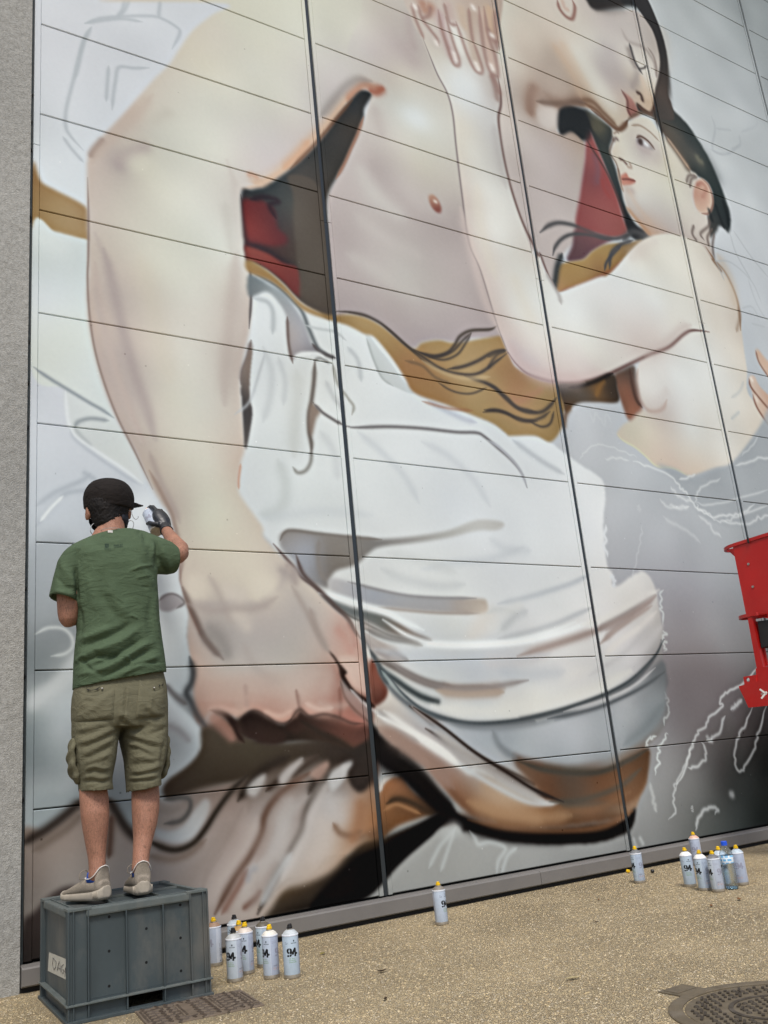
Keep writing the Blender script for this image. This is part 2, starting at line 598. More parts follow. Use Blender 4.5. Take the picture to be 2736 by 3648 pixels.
def paint_cloth_below():
    fill(PS('J', '110,560 260,520 380,440 480,350 640,330 700,420 800,520 1000,480 1100,330 1300,250 1659,180') +
         PS('K', '500,60 700,200 780,300 770,560 640,640 480,700 430,780 250,830 180,900 130,1000 0,1080') + PS('J', '1250,1150 900,1200 400,1350 100,1420'),
         QS('J', '250,650:140,126,117;400,600:150,133,123;200,780:126,111,103;350,750:150,138,130;150,900:115,105,98;700,620:158,143,133;650,700:155,140,130;850,640:165,148,139;'
                 '1000,800:170,158,150;1200,700:172,158,150;1100,900:168,155,147;1300,600:165,150,142;1350,450:165,148,140;1150,480:150,135,128;1000,620:140,122,112;600,800:150,137,128') +
         QS('K', '60,350:150,130,122;150,300:160,145,140;60,480:165,152,147;300,250:150,125,115;450,350:175,165,160;550,350:165,158,156;350,480:190,178,172;250,600:178,165,160;300,650:180,165,158;'
                 '620,280:168,160,157;560,470:178,165,155;650,420:160,125,98;480,600:178,160,148;150,720:168,155,148;100,850:170,158,150;60,980:150,128,115;200,800:150,122,98;400,700:160,138,120;700,520:120,88,62'), 8)
    # broad brown shade under the fist
    fill(PS('W', '385,1490 440,1560 475,1545 500,1560 600,1610 800,1600 806,1700 700,1720 600,1700 500,1690 400,1722 342,1692 380,1660 425,1610 437,1590 430,1560'),
         QS('H', '-300,1250:110,88,78;-200,1400:85,72,62;100,1450:74,65,52;300,1400:64,53,44;550,1450:54,45,40;-100,1500:78,68,56;100,1560:70,60,48;640,1350:95,60,48'), 9)
    bl = (62, 53, 48)
    stroke(PS('J', '130,600 180,565 260,520 380,430 490,330'), 17, bl, .9)
    stroke(PS('J', '190,640 300,570 400,500 480,420'), 15, (105, 90, 80), .6)
    stroke(PS('J', '640,330 690,420 740,500 800,560 900,600'), 15, bl, .85)
    stroke(PS('J', '655,430 650,540 640,680'), 12, (98, 72, 60), .8)
    # white curl right of the right leg
    fill(PS('J', '930,330 1010,330 1090,360 1100,420 1020,440 940,440'), (165, 172, 177), 6, .9)
    stroke(PS('J', '930,400 1010,405 1080,375 1110,345'), 9, (95, 90, 88), .8)
    stroke(PS('J', '1110,340 1115,400 1050,470 940,480'), 14, (120, 118, 118), .8)
    fill(PS('J', '920,510 1040,490 1120,440 1190,400 1230,420 1200,530 1120,590 1010,590 930,560'), QS('J', '960,530:150,150,150;1080,510:172,172,172;1180,470:184,186,188;1130,560:178,181,184;1030,570:150,150,152'), 8)
    stroke(PS('J', '900,560 1000,600 1080,615 1160,590 1230,510 1290,420 1350,330 1440,220'), 11, (72, 64, 58), .9)
    stroke(PS('J', '900,600 1010,650 1080,660 1150,640'), 12, (110, 88, 74), .7)
    fill(PS('J', '1190,330 1300,280 1380,260 1330,360 1240,390'), (165, 140, 130), 9, .7)
    stroke(PS('J', '1180,340 1210,400 1200,470'), 9, (196, 196, 196), .5)
    # streaming folds
    dk = (76, 61, 53)
    for s, w in (('-60,330 20,300 60,230 120,160 200,80', 11), ('-40,690 0,620 50,500 90,400 130,310 180,220 280,130 400,60', 10), ('60,930 80,900 130,750 200,640 270,520 310,420 360,310 420,210 450,60', 11),
                 ('330,330 400,240 440,140', 9), ('-30,420 -10,330 40,250', 9), ('-300,820 -240,700 -150,560 -60,380', 11), ('-310,900 -260,760 -180,650', 7)):
        stroke(PS('K', s), w, dk, .9)
    for s, w in (('200,185 250,130 295,90', 7), ('450,215 520,160 570,105', 9), ('15,230 60,200 75,180', 5), ('430,330 480,270 520,220', 8), ('150,760 220,640 300,520', 6)):
        stroke(PS('K', s), w, (190, 190, 193), .75)
    fill(PS('K', '520,40 585,180 590,250 640,280 690,220 690,-10 560,0'), (60, 50, 45), 9, .95)
    stroke(PS('K', '490,500 540,545 610,560 660,540'), 10, (120, 95, 78), .7)
    stroke(PS('K', '-80,740 -30,800 20,860 30,930'), 12, (130, 95, 85), .6)
    stroke(PS('K', '10,1040 30,960 70,900 60,880'), 7, (115, 85, 72), .8)
    fill(PS('J', '1400,780 1480,760 1500,830 1430,900 1390,850'), (185, 183, 182), 8, .7)
    stroke(PS('J', '1390,900 1440,800 1490,740 1520,800 1480,880'), 7, (120, 95, 85), .5)
    stroke(PS('J', '1310,880 1400,740 1480,640 1530,540'), 10, (118, 84, 70), .8)
    stroke(PS('J', '1250,1010 1300,900 1340,830'), 8, (130, 95, 80), .8)
    stroke(PS('J', '1480,1000 1540,900 1659,800'), 9, (120, 90, 78), .6)
    # orange hollow
    fill(PS('K', '730,400 760,260 820,190 880,185 950,280 1060,350 1110,400 1000,440 860,490 770,560 700,560 640,500'),
         QS('K', '780,280:150,100,66;850,250:158,102,66;900,300:130,86,58;860,350:92,66,45;950,350:105,72,48;800,420:148,98,60;900,440:130,84,52;760,520:90,64,44;1050,390:84,60,42;680,500:145,105,78'), 6)
    stroke(PS('K', '745,290 770,230 830,190 870,190'), 7, (196, 190, 184), .8)
    stroke(PS('K', '790,360 840,335 900,340 970,370 1040,410 1090,405'), 9, (72, 54, 40), .85)
    stroke(PS('K', '770,400 840,365 900,380 990,420'), 6, (168, 120, 80), .6)
    # black mass under the folds
    fill(PS('K', '150,900 230,820 300,790 380,760 440,680 560,660 640,600 760,560 860,520 1000,460 1110,400 1130,420 1190,455 1100,490 1050,550 940,640 850,720 760,800 700,880 600,930 350,985 100,1040 20,1065 90,970'),
         QS('K', '180,880:105,84,62;230,860:84,66,48;330,800:95,76,58;280,920:62,52,42;420,740:80,64,50;450,850:34,29,26;550,900:26,22,22;600,700:45,38,32;700,620:72,54,38;700,720:24,21,22;900,560:40,32,27;850,640:24,21,22;1050,470:30,25,23;100,1000:72,62,52;200,960:56,47,40'), 5)
    stroke(PS('K', '130,880 200,810 290,805 370,770 430,690 540,665'), 7, (88, 70, 54), .8)


def paint_drape():
    fill(PS('E', '0,140 100,160 280,290 470,370 560,400 660,480 720,500 830,620 900,740 960,830 1150,900 1300,960 1420,1010 1500,1070') +
         PS('F', '130,1080 280,1080 370,1120 500,1220 640,1310 690,1370 695,1480 685,1560') + PS('I', '690,200 710,360 740,400 750,480 880,400 920,390 970,440 1000,520 1020,640 1040,760 1035,860 1050,970 1068,1040 1050,1110 1075,1210 1040,1320 980,1390 930,1430') +
         PS('L', '950,60 940,220 900,320 870,390 800,440 600,470 300,500 0,490') + PS('K', '1450,470 1300,420 1200,340 1110,240 1010,130 900,80 790,-20') + PS('H', '690,1270 690,1180 560,1000 490,870 600,740 500,620 330,460 200,330 60,170') +
         PS('E', '-120,1450 -230,1100 -230,800 -150,480'),
         QS('E', '100,400:215,220,223;100,700:213,218,221;300,750:204,207,205;450,900:218,222,222;150,1000:215,220,221;700,900:219,224,226;1000,1000:217,222,225;900,1300:214,219,222;300,1400:211,217,218;1400,1200:214,219,222;1200,1500:209,215,221;700,1500:213,218,220') +
         QS('F', '300,1300:213,218,222;550,1500:218,222,225;600,1620:216,220,224') +
         QS('H', '60,100:210,215,217;700,100:209,213,215;900,400:208,211,211;1100,250:212,216,218;1300,300:213,217,220;1500,400:210,214,218;1200,700:203,205,202;1000,850:196,201,206;1500,750:202,205,208;1300,980:177,182,190;1500,1000:182,186,192;1500,1180:206,204,198;1200,1200:196,196,193;1350,1400:160,167,175;1550,1400:166,170,174;1000,1300:168,168,171;900,1150:188,186,183;800,1250:170,158,150;1250,1450:150,157,164;1100,1100:185,188,188;800,1130:200,190,180') +
         QS('I', '300,250:214,219,222;400,600:209,212,213;250,850:196,196,197;300,1000:205,206,208;300,1150:212,212,206;550,1050:210,208,205;850,850:197,195,199;850,600:207,205,200;900,480:213,212,208;780,950:196,196,197;900,1000:180,180,182;850,1100:152,157,162;1010,1050:105,110,115;400,1350:166,171,177;600,1300:174,177,184;900,1300:128,134,140;500,1450:150,158,163;800,1350:140,148,152;150,1400:148,154,160;1000,1220:140,147,152;700,1500:138,144,147') +
         QS('L', '400,110:140,138,136;400,230:112,74,54;650,230:115,76,54;850,150:110,75,50;300,170:150,118,100;500,330:97,86,72;700,330:100,80,64;200,350:165,145,120;100,300:186,176,161;60,200:175,170,165;300,430:140,96,62;600,420:125,86,60;850,330:150,120,95;880,200:120,85,60;100,420:152,105,68') +
         QS('K', '1500,300:180,166,152;1400,380:165,126,92;1600,430:140,92,58;1200,200:150,116,98;1000,80:150,121,110;1300,130:176,174,172;1250,300:130,92,68;1600,330:182,165,145;1500,200:178,178,178'), 3.5, name='drape', rough=1.2)
    return


def paint_drape_folds():
    # grey knot of cloth under the sash
    fill(PS('E', '-20,130 100,190 180,240 260,340 310,430 350,540 390,595 290,590 230,625 210,500 200,380 150,290 80,230 -20,260'),
         QS('E', '60,180:122,129,132;170,260:150,156,160;120,230:175,182,186;260,400:170,172,180;230,480:178,166,162;300,520:178,180,190;270,570:165,160,165;340,560:140,138,142;20,240:125,132,136'), 4)
    stroke(PS('E', '-20,110 60,150 150,205 230,280 290,350 330,450 380,560 430,600 480,625'), 7, (112, 118, 122), .85)
    stroke(PS('E', '0,270 80,290 115,340 120,420 115,480'), 8, (180, 186, 190), .8)
    stroke(PS('E', '203,380 208,500 218,580 235,655'), 5, (128, 114, 110), .9)
    stroke(PS('E', '350,540 390,585 440,608 485,625'), 6, (105, 100, 102), .9)
    stroke(PS('E', '310,430 380,450 480,470 550,520'), 5, (190, 196, 198), .8)
    stroke(PS('E', '240,620 300,600 390,600 430,640'), 6, (226, 230, 231), .7)
    stroke(PS('E', '365,640 390,625 420,635 450,655'), 5, (150, 152, 152), .8)
    stroke(PS('E', '366,640 360,760 345,880 330,960 332,1060 345,1130 345,1200'), 7, (124, 116, 110), .95)
    fill(PS('E', '345,890 400,935 375,985 350,1080 335,1060 330,980'), (146, 128, 116), 4, .9)
    stroke(PS('E', '360,895 410,945 470,985 530,1022'), 5, (128, 124, 124), .95)
    stroke(PS('E', '530,1022 600,1035 800,1030 1000,1040 1200,1062 1320,1066 1370,1090 1440,1150 1530,1230 1590,1310 1620,1390'), 5, (132, 130, 132), .9)
    stroke(PS('E', '470,660 500,780 560,860 595,910 585,960'), 5, (168, 168, 162), .8)
    stroke(PS('E', '260,700 265,850 250,980 240,1200'), 22, (196, 199, 196), .6)
    stroke(PS('E', '235,1270 265,1302 310,1290 340,1240 346,1170'), 6, (150, 150, 146), .85)
    stroke(PS('E', '150,1230 190,1350 185,1470 130,1540 40,1550'), 20, (193, 199, 199), .7)
    stroke(PS('E', '-110,960 -20,880 40,700 70,600'), 5, (186, 190, 194), .6)
    stroke(PS('E', '1040,880 1150,940 1250,985 1320,1005'), 9, (188, 193, 204), .8)
    fill(PS('E', '668,500 690,490 740,560 800,630 880,740 955,830 880,812 770,745 715,640'), QS('E', '690,540:200,206,207;760,660:192,198,198;860,780:198,203,204;800,650:206,211,212'), 3)
    stroke(PS('E', '672,510 715,640 765,742 830,790'), 4, (172, 178, 178), .7)
    stroke(PS('F', '0,1110 60,1145 120,1200 180,1270 215,1340 230,1390'), 5, (186, 190, 198), .8)
    stroke(PS('F', '150,1110 230,1170 330,1240 450,1310'), 9, (184, 190, 196), .8)
    # big shadowed fold
    fill(PS('H', '155,205 175,162 240,150 400,170 600,190 760,200 950,185 1150,150 1280,100 1350,85 1450,92 1488,115 1440,148 1330,150 1150,192 950,222 760,245 690,280 610,350 500,385 462,425 440,490 330,445 270,390 240,330 175,265'),
         QS('H', '180,190:152,147,144;260,170:150,146,143;280,230:166,166,173;330,330:161,166,178;350,250:158,162,172;430,230:136,129,123;430,330:128,121,115;440,410:126,119,114;560,290:138,132,126;560,215:140,135,130;700,225:132,130,128;900,205:152,150,148;1100,170:177,177,174;1300,120:190,191,189;1420,115:190,190,188'), 5)
    stroke(PS('H', '160,210 185,165 240,152 400,172 600,193 760,205'), 6, (120, 112, 106), .7)
    stroke(PS('H', '390,210 385,300 400,400 435,450'), 9, (140, 132, 126), .6)
    fill(PS('H', '442,460 470,430 560,450 700,490 900,530 1100,545 1340,550 1385,575 1360,640 1100,632 900,615 700,590 600,560 480,520'),
         QS('H', '480,470:180,177,177;600,500:172,172,178;700,530:160,165,175;900,570:158,163,170;900,600:164,158,156;1200,590:163,153,146;1150,570:165,166,170;1340,600:180,168,156'), 5)
    stroke(PS('H', '560,455 700,492 900,535 1100,550 1320,552'), 5, (140, 138, 140), .7)
    stroke(PS('H', '740,605 900,622 1100,638 1340,640'), 5, (158, 146, 138), .6)
    fill(PS('H', '1340,620 1420,600 1440,700 1340,790 1250,800'), (208, 198, 186), 14, .5)
    fill(PS('H', '395,520 480,560 600,608 760,645 850,690 950,750 1070,805 960,792 820,762 700,702 560,650 470,590'),
         QS('H', '480,570:120,124,124;600,620:112,116,116;760,670:110,113,110;850,720:120,110,102;900,750:118,100,88;1000,790:122,112,106'), 4)
    stroke(PS('H', '390,520 500,545 640,590 800,640 900,690 1010,740'), 9, (218, 223, 225), .9)
    stroke(PS('H', '470,590 560,650 700,720 820,775 960,800 1060,805'), 4, (92, 92, 90), .7)
    stroke(PS('H', '620,700 700,760 780,840 850,890'), 20, (160, 147, 141), .8)
    stroke(PS('H', '650,740 760,795 900,818 1050,822 1200,822 1500,812 1659,792') + PS('I', '120,800 260,775 400,738 520,690'), 9, (218, 223, 224), .85)
    stroke(PS('H', '720,860 790,885 840,880 920,920'), 8, (128, 120, 118), .8)
    stroke(PS('H', '740,920 850,968 1000,1040 1100,1072 1200,1082 1300,1080 1440,1080'), 8, (118, 110, 106), .9)
    stroke(PS('H', '1080,1085 1200,1105 1320,1108 1480,1105'), 14, (165, 150, 138), .75)
    stroke(PS('H', '740,960 850,1040 950,1110 1060,1160'), 12, (150, 158, 158), .8)
    stroke(PS('H', '760,980 850,1040 920,1090 1000,1135 1092,1165'), 9, (70, 76, 78), .95, taper=False)
    stroke(PS('H', '650,780 690,850 730,930 770,1020 830,1100 920,1180 1000,1230 1150,1275 1300,1302 1500,1296 1659,1275') + PS('I', '200,1272 330,1245 450,1215 560,1180 650,1150 750,1112 850,1058 940,965 1000,880 1030,800'), 9, (96, 100, 104), .9)
    stroke(PS('H', '690,860 740,930 770,1010 800,1060'), 8, (72, 74, 76), .8)
    stroke(PS('H', '760,980 840,1080 930,1160'), 6, (140, 150, 150), .8)
    stroke(PS('I', '400,1275 520,1250 640,1215 760,1170 900,1110 1000,1040 1048,975'), 10, (100, 106, 111), .85)
    stroke(PS('I', '520,1230 640,1195 760,1145 860,1085'), 8, (180, 180, 182), .7)
    stroke(PS('I', '640,745 720,695 800,652 900,592 990,530'), 9, (128, 118, 117), .85)
    stroke(PS('I', '700,740 800,690 900,620 990,545'), 7, (165, 150, 146), .6)
    stroke(PS('I', '640,750 500,790 350,840 200,890'), 13, (182, 170, 166), .75)
    stroke(PS('I', '60,585 200,555 350,512 500,462 600,412'), 8, (184, 190, 196), .75)
    stroke(PS('I', '60,790 200,762 400,702 520,650 620,605'), 8, (182, 186, 190), .8)
    stroke(PS('I', '0,640 60,620 160,650 60,760'), 9, (190, 194, 194), .6)
    stroke(PS('I', '690,800 750,730 820,680 870,630'), 8, (165, 152, 148), .8)
    stroke(PS('I', '690,870 780,800 900,720'), 7, (210, 208, 206), .6)
    stroke(PS('I', '600,1010 780,900 900,780 980,660'), 8, (182, 182, 184), .5)
    fill(PS('I', '1000,1000 1045,975 1068,1040 1050,1075 960,1130 900,1180 850,1170'), (108, 113, 118), 6, .8)
    stroke(PS('I', '760,1400 880,1320 980,1220'), 12, (112, 120, 124), .6)
    stroke(PS('I', '740,1230 840,1260 900,1210'), 12, (180, 184, 190), .6)
    stroke(PS('I', '30,1330 80,1420 140,1480'), 12, (120, 124, 128), .6)
    # thigh edges and brown hem
    stroke(PS('H', '925,1190 1050,1290 1200,1395 1350,1495 1500,1570 1659,1650') + PS('L', '60,160 150,212 300,300 450,345'), 7, (72, 58, 50), .9)
    stroke(PS('H', '700,1210 850,1295 1000,1385 1150,1475 1270,1570') + PS('K', '1330,150 1420,200'), 12, (203, 206, 206), .75)
    stroke(PS('H', '720,1320 850,1420 1000,1500 1150,1600'), 14, (142, 116, 104), .7)
    stroke(PS('H', '940,1190 1040,1265 1150,1320'), 9, (165, 150, 145), .7)
    stroke(PS('L', '40,180 120,235 220,300 340,352 420,355'), 9, (180, 183, 186), .85)
    stroke(PS('L', '150,70 260,120 400,160 550,178 700,182 830,145 950,60'), 15, (80, 73, 63), .85)
    stroke(PS('L', '420,345 600,345 770,300 880,235'), 15, (88, 83, 73), .75)
    stroke(PS('L', '150,60 220,90 330,130'), 12, (120, 84, 66), .5)
    stroke(PS('L', '-250,480 -100,440 100,475 400,495 650,475 800,430'), 20, (84, 56, 38), .6)
    # black band under the cloth
    fill(PS('H', '690,1290 760,1360 860,1450') + PS('K', '870,70 960,150 1080,270 1170,380 1260,440 1350,470 1500,500') + PS('L', '100,500 300,508 600,488 790,452 876,385 850,500 760,555 600,590 400,592 200,582 0,550') +
         PS('K', '1500,560 1300,512 1250,525 1235,510 1190,455 1100,405 950,270 860,180 740,110 690,60'), (28, 23, 21), 4.5, rough=1.0)
    stroke(PS('K', '790,20 900,90 1010,190 1100,300 1190,400'), 14, (30, 25, 23), .8)
    stroke(PS('K', '1030,90 1110,190 1200,320 1290,400 1420,470'), 12, (110, 76, 56), .6)
    # torn, unfinished rim
    for s in ('1015,500 1030,600 1035,700', '1040,740 1045,860', '1050,1100 1060,1150 1075,1210 1050,1300', '1065,1355 1040,1390 1010,1450 1005,1520 985,1600', '990,1360 960,1390 930,1440'):
        stroke(PS('I', s), 3.4, (200, 208, 209), .75, jag=4)
    for s in ('700,120 690,240 710,300', '740,410 750,480'):
        stroke(PS('I', s), 5, (214, 218, 222), .8, jag=3)
    stroke(PS('L', '960,240 975,300 985,350 1000,410'), 6, (176, 178, 178), .7, jag=2)


def paint_chalk():
    wh = (206, 210, 212)
    fill(PS('F', '1700,900 1590,1060 1450,1240 1340,1280 1200,1325 1110,1280 1000,1250 1080,1320 1180,1430 1280,1560 1500,1620 1700,1560'), (160, 166, 172), 6, .85)
    for s, w, a in (('540,1220 580,1175 640,1135 700,1145 800,1175 880,1210', 3, .5), ('690,1220 760,1215 830,1225', 4, .6), ('860,1230 950,1265 1080,1320 1140,1390 1180,1430 1230,1500 1280,1540 1340,1580', 4, .8),
                    ('1080,1380 1110,1420 1150,1450 1200,1470', 5, .7), ('1020,1460 1060,1500 1120,1510 1190,1500', 5, .6), ('1230,1470 1240,1420 1290,1370 1380,1335', 4, .6), ('1220,1480 1300,1490 1420,1470 1659,1400', 4, .5),
                    ('1340,1580 1400,1590 1480,1560 1659,1500', 4, .6), ('1460,1260 1540,1240 1600,1215 1680,1220', 4, .7), ('1130,1345 1190,1325 1230,1310', 4, .8), ('1500,1210 1570,1130 1600,1080', 3, .5),
                    ('600,940 625,1000 645,950 690,1020 700,960 740,1010', 4, .25)):
        stroke(PS('F', s), w * .8, wh, a * .85, jag=2)
    for s, w, a in (('1230,-10 1260,30 1300,40 1330,72 1380,65 1450,60 1520,35 1580,-10', 4, .8), ('1390,90 1450,110 1540,110 1600,80 1680,50', 4, .7), ('915,120 905,200 895,270 870,370 850,450', 3, .35), ('890,0 900,40', 3, .3),
                    ('1040,70 1120,120 1200,170 1260,225', 6, .4), ('1250,60 1300,110 1340,160 1385,190', 5, .6), ('1075,0 1140,20 1190,10', 5, .6),
                    ('1600,945 1560,1000 1530,1040 1450,1090 1395,1125 1370,1165 1392,1190 1330,1240 1280,1310 1230,1370 1200,1450 1170,1560 1110,1680', 4.2, .8),
                    ('1510,1150 1470,1180 1438,1212', 6, .8), ('1402,1250 1370,1340 1330,1380 1290,1400', 5, .8), ('1270,1400 1290,1480 1245,1545 1180,1555', 5, .8),
                    ('1560,1195 1530,1290 1480,1370 1460,1480 1470,1550 1500,1575 1530,1530 1580,1430 1610,1330 1645,1190', 4.2, .8), ('1290,1370 1330,1400', 6, .6)):
        stroke(PS('I', s), w * .85, wh, a * .8, jag=2.2)
    for s, w, a in (('1215,-20 1190,70 1170,130 1130,210 1105,270 1100,350 1110,410 1068,455', 4, .65), ('1436,296 1450,310', 9, .8), ('1232,520 1245,450 1285,400 1335,380 1355,400 1345,420', 6, .8), ('1205,370 1215,410', 2, .5)):
        stroke(PS('L', s), w * .85, wh, a * .8, jag=2)
    for s in ('1200,500 1150,560 1100,620 1040,740', '1190,520 1150,640 1110,760', '1280,520 1310,560 1335,600 1400,588 1490,622 1450,700 1440,780', '1560,620 1510,660 1485,720 1470,780'):
        stroke(PS('K', s), 7, (186, 192, 193), .45)
    fill(PS('K', '1110,560 1160,470 1220,470 1240,520 1180,560'), (178, 182, 182), 9, .6)
    for s in ('860,560 880,620 905,640', '900,560 920,600'):
        stroke(PS('L', s), 6, (190, 194, 194), .5)
    for s in ('1320,680 1345,760 1330,880 1400,920', '1310,880 1380,910 1440,900 1490,850', '1440,880 1490,860 1490,800', '1350,760 1440,770', '1500,780 1590,740 1580,680'):
        stroke(PS('C', s), 3, (172, 178, 184), .6)
    for s in ('1430,1370 1470,1500 1560,1659', '1450,1360 1560,1520 1659,1640', '1330,1500 1400,1659'):
        stroke(PS('C', s), 2.5, (172, 178, 184), .5)
    for s in ('1340,50 1440,60 1560,170 1620,300', '1540,160 1590,300 1659,420', '1500,330 1560,320 1600,380', '1560,420 1640,440'):
        stroke(PS('F', s), 2.5, (176, 182, 188), .5)


def paint_man():
    # ---- shirtless torso, then the near arm on top ----
    fill(PS('B', '250,-60 1500,-60 1500,1659') + PS('E', '1500,520 1400,505 1300,505 1200,530 1100,515 1000,530 950,565 880,530 800,460 720,400 640,375 560,362 480,360') + PS('B', '440,1230 470,1100 560,950 640,750 690,600 650,520 500,600 300,800'),
         QS('B', '800,100:192,182,174;500,50:210,208,194;600,100:212,208,195;650,300:197,190,186;500,400:203,198,193;700,300:190,180,178;860,280:184,171,169;900,150:186,176,170;900,450:204,196,184;800,480:200,190,180;900,600:205,204,196;960,680:213,217,216;'
                 '860,640:206,207,201;750,700:195,188,182;1000,800:203,202,192;900,850:205,200,190;1100,550:203,198,188;700,950:185,172,170;1000,980:205,199,185;800,1050:183,172,170;950,1150:190,180,176;650,900:196,186,182;'
                 '600,1150:192,180,178;700,1150:197,190,186;800,1300:185,175,172;1000,1400:185,174,172;1200,1300:176,163,161;600,1500:180,168,167;900,1500:188,180,176;1200,1600:184,172,170;500,1250:186,174,172;520,1400:180,167,166') +
         QS('E', '550,200:178,165,164;700,200:183,172,170;900,150:193,188,183;1100,230:184,174,171;800,320:178,165,163;1200,380:175,162,162;1000,470:175,162,162;650,340:170,158,158'), 4, name='torso')
    stroke(PS('B', '700,960 780,1080 880,1180 1000,1290 1150,1330'), 26, (178, 165, 163), .5)
    stroke(PS('B', '620,980 700,1120 800,1230 900,1290'), 22, (202, 197, 192), .5)
    stroke(PS('B', '600,1260 700,1350 850,1450 1000,1520'), 22, (196, 188, 184), .5)
    stroke(PS('E', '560,10 700,90 850,190 1000,260'), 24, (196, 190, 185), .5)
    stroke(PS('B', '720,640 740,720 760,800'), 18, (184, 172, 168), .5)
    stroke(PS('B', '900,270 930,330 960,380'), 24, (182, 166, 164), .6)
    stroke(PS('B', '920,80 930,200 960,300'), 14, (178, 160, 158), .5)
    fill(PS('B', '880,660 960,650 1040,720 1000,760 920,720'), (216, 221, 223), 16, .8)
    # chest mark
    fill(PS('B', '1040,1160 1065,1150 1095,1180 1115,1230 1105,1258 1075,1245 1048,1205'), QS('B', '1055,1170:186,148,126;1065,1205:160,112,98;1095,1235:130,70,65;1085,1190:176,136,118'), 3)
    stroke(PS('B', '1072,1188 1085,1196'), 5, (215, 200, 190), .8)
    # near arm with shoulder
    fill(PS('B', '-900,0 560,-60 560,300 600,480 520,580 440,690 360,780 270,890 150,990 20,1050') + PS('A', '1490,1080 1440,1110 1425,1150 1440,1250 1460,1400 1475,1540') + PS('D', '1478,150 1485,300 1475,450 1440,620 1420,750 1428,900 1448,1130 1420,1250 1408,1400 1450,1480 1550,1620') +
         PS('H', '60,180 120,250 210,340 270,405 330,460 400,520 490,615 560,680 610,750 650,850 690,930 740,950 790,1070 780,1140 720,1185 700,1300 640,1285 560,1290 500,1265 400,1240 310,1245 270,1232 200,1290 120,1272 60,1232') +
         PS('G', '1480,1220 1420,1268 1330,1232 1250,1212 1180,1290 1150,1230 1145,1100 1120,950 1102,780 1110,640 1090,540 1060,450 1062,330') +
         PS('D', '1010,1560 960,1490 900,1390 850,1290 800,1180 745,1080 690,980 640,870 595,740 555,580 525,420 515,250 522,100 522,-50') + PS('A', '515,1300 515,1100 515,960 530,900 570,850 640,770 760,640 900,480 1000,380 1060,290 1140,180 1250,90 1330,20'),
         QS('A', '1000,400:204,196,184;1300,200:206,199,186;1200,400:206,200,182;1400,150:210,208,192;1200,560:212,210,198;1500,400:216,214,202;900,700:203,198,186;800,680:198,180,168;700,760:196,182,172;880,760:196,192,182;560,950:200,185,175;700,960:178,166,163;800,960:206,201,184;1000,1000:213,211,199;1300,900:216,215,204;'
                 '1200,1300:214,214,205;1350,1450:217,218,210;580,1200:199,186,176;700,1300:205,197,184;900,1100:212,208,193;1400,1300:203,196,190;1450,950:208,200,195;1550,900:205,197,196;1600,600:214,212,200;1420,1100:206,198,192') +
         QS('B', '100,300:212,209,194;200,600:210,207,196;300,200:212,211,198;120,800:205,199,196;250,800:200,190,186;350,600:203,198,194;480,350:203,198,193;60,950:205,196,195;450,500:200,192,190;500,150:208,206,192') +
         QS('D', '560,150:196,182,172;680,250:186,173,167;800,150:205,192,180;900,100:210,207,192;1150,250:216,214,204;1400,300:198,186,178;1330,200:208,202,192;1100,600:214,211,201;560,450:196,178,166;650,600:190,175,168;700,600:180,166,162;850,550:208,194,182;1300,700:206,199,190;1380,700:196,182,174;'
                 '680,850:192,176,168;780,850:182,168,164;850,900:200,188,178;1000,850:208,203,188;1200,900:212,209,199;1000,1150:205,198,184;860,1150:186,172,163;950,1250:198,185,170;1250,1250:212,208,194;1390,1250:204,186,172;1060,1500:188,175,164;1250,1500:208,206,188;1400,1580:207,199,183') +
         QS('G', '1200,100:206,203,184;1400,200:206,196,178;1150,350:203,190,175;1300,500:203,190,176;1500,450:207,197,180;1200,600:186,174,166;1200,720:176,165,160;1300,800:160,152,148;1400,700:184,173,168;1500,700:186,175,170;1150,900:190,165,152;1300,950:184,172,164;1500,1000:192,178,170;1200,1100:190,160,146;1400,1150:194,170,155;1550,1200:188,146,130;1180,1220:150,118,105') +
         QS('H', '100,450:207,195,178;60,520:204,190,174;180,400:190,178,170;100,700:187,175,170;300,600:178,168,164;350,500:203,190,176;450,650:196,180,170;550,740:190,145,132;250,900:188,178,170;400,850:190,170,160;200,1050:198,186,176;480,1000:150,100,85;420,950:180,155,142;100,1200:188,140,124;350,1200:186,138,122;560,960:196,160,146;600,1060:200,170,155;480,1200:165,110,98;600,1220:140,88,75;720,1000:132,82,66;760,1080:110,62,50;640,950:196,166,152'), 4.5, name='arm')
    # modelling strokes of the arm
    mv = (178, 163, 160)
    stroke(PS('A', '560,1380 600,1480 640,1560') + PS('D', '640,100 690,330 740,560 800,760 860,930 900,1100'), 15, mv, .35)
    stroke(PS('D', '570,250 620,480 680,700 750,900 830,1120'), 10, (196, 182, 175), .6)
    stroke(PS('D', '560,200 600,420'), 9, (178, 166, 160), .45)
    stroke(PS('D', '880,1180 940,1340 1010,1480 1060,1600'), 11, (172, 156, 150), .6)
    stroke(PS('D', '880,1290 950,1420 1010,1540') + PS('G', '1030,120 1070,300 1065,430'), 7, (160, 138, 128), .7)
    stroke(PS('A', '530,930 560,880 610,820'), 10, (160, 140, 132), .7)
    stroke(PS('A', '690,960 740,930 850,880'), 22, (186, 174, 168), .6)
    stroke(PS('A', '690,960 710,1000'), 18, (176, 162, 160), .6)
    stroke(PS('A', '900,720 940,690 1000,660'), 18, (196, 190, 178), .6)
    stroke(PS('A', '1340,950 1400,1150 1420,1400') + PS('D', '1400,150 1370,400 1330,700 1320,900'), 16, (196, 184, 178), .4)
    stroke(PS('A', '515,1050 520,1250 520,1500') + PS('D', '515,150 525,350 555,560 610,760 690,970 790,1170 900,1400'), 3.5, (150, 132, 124), .75)
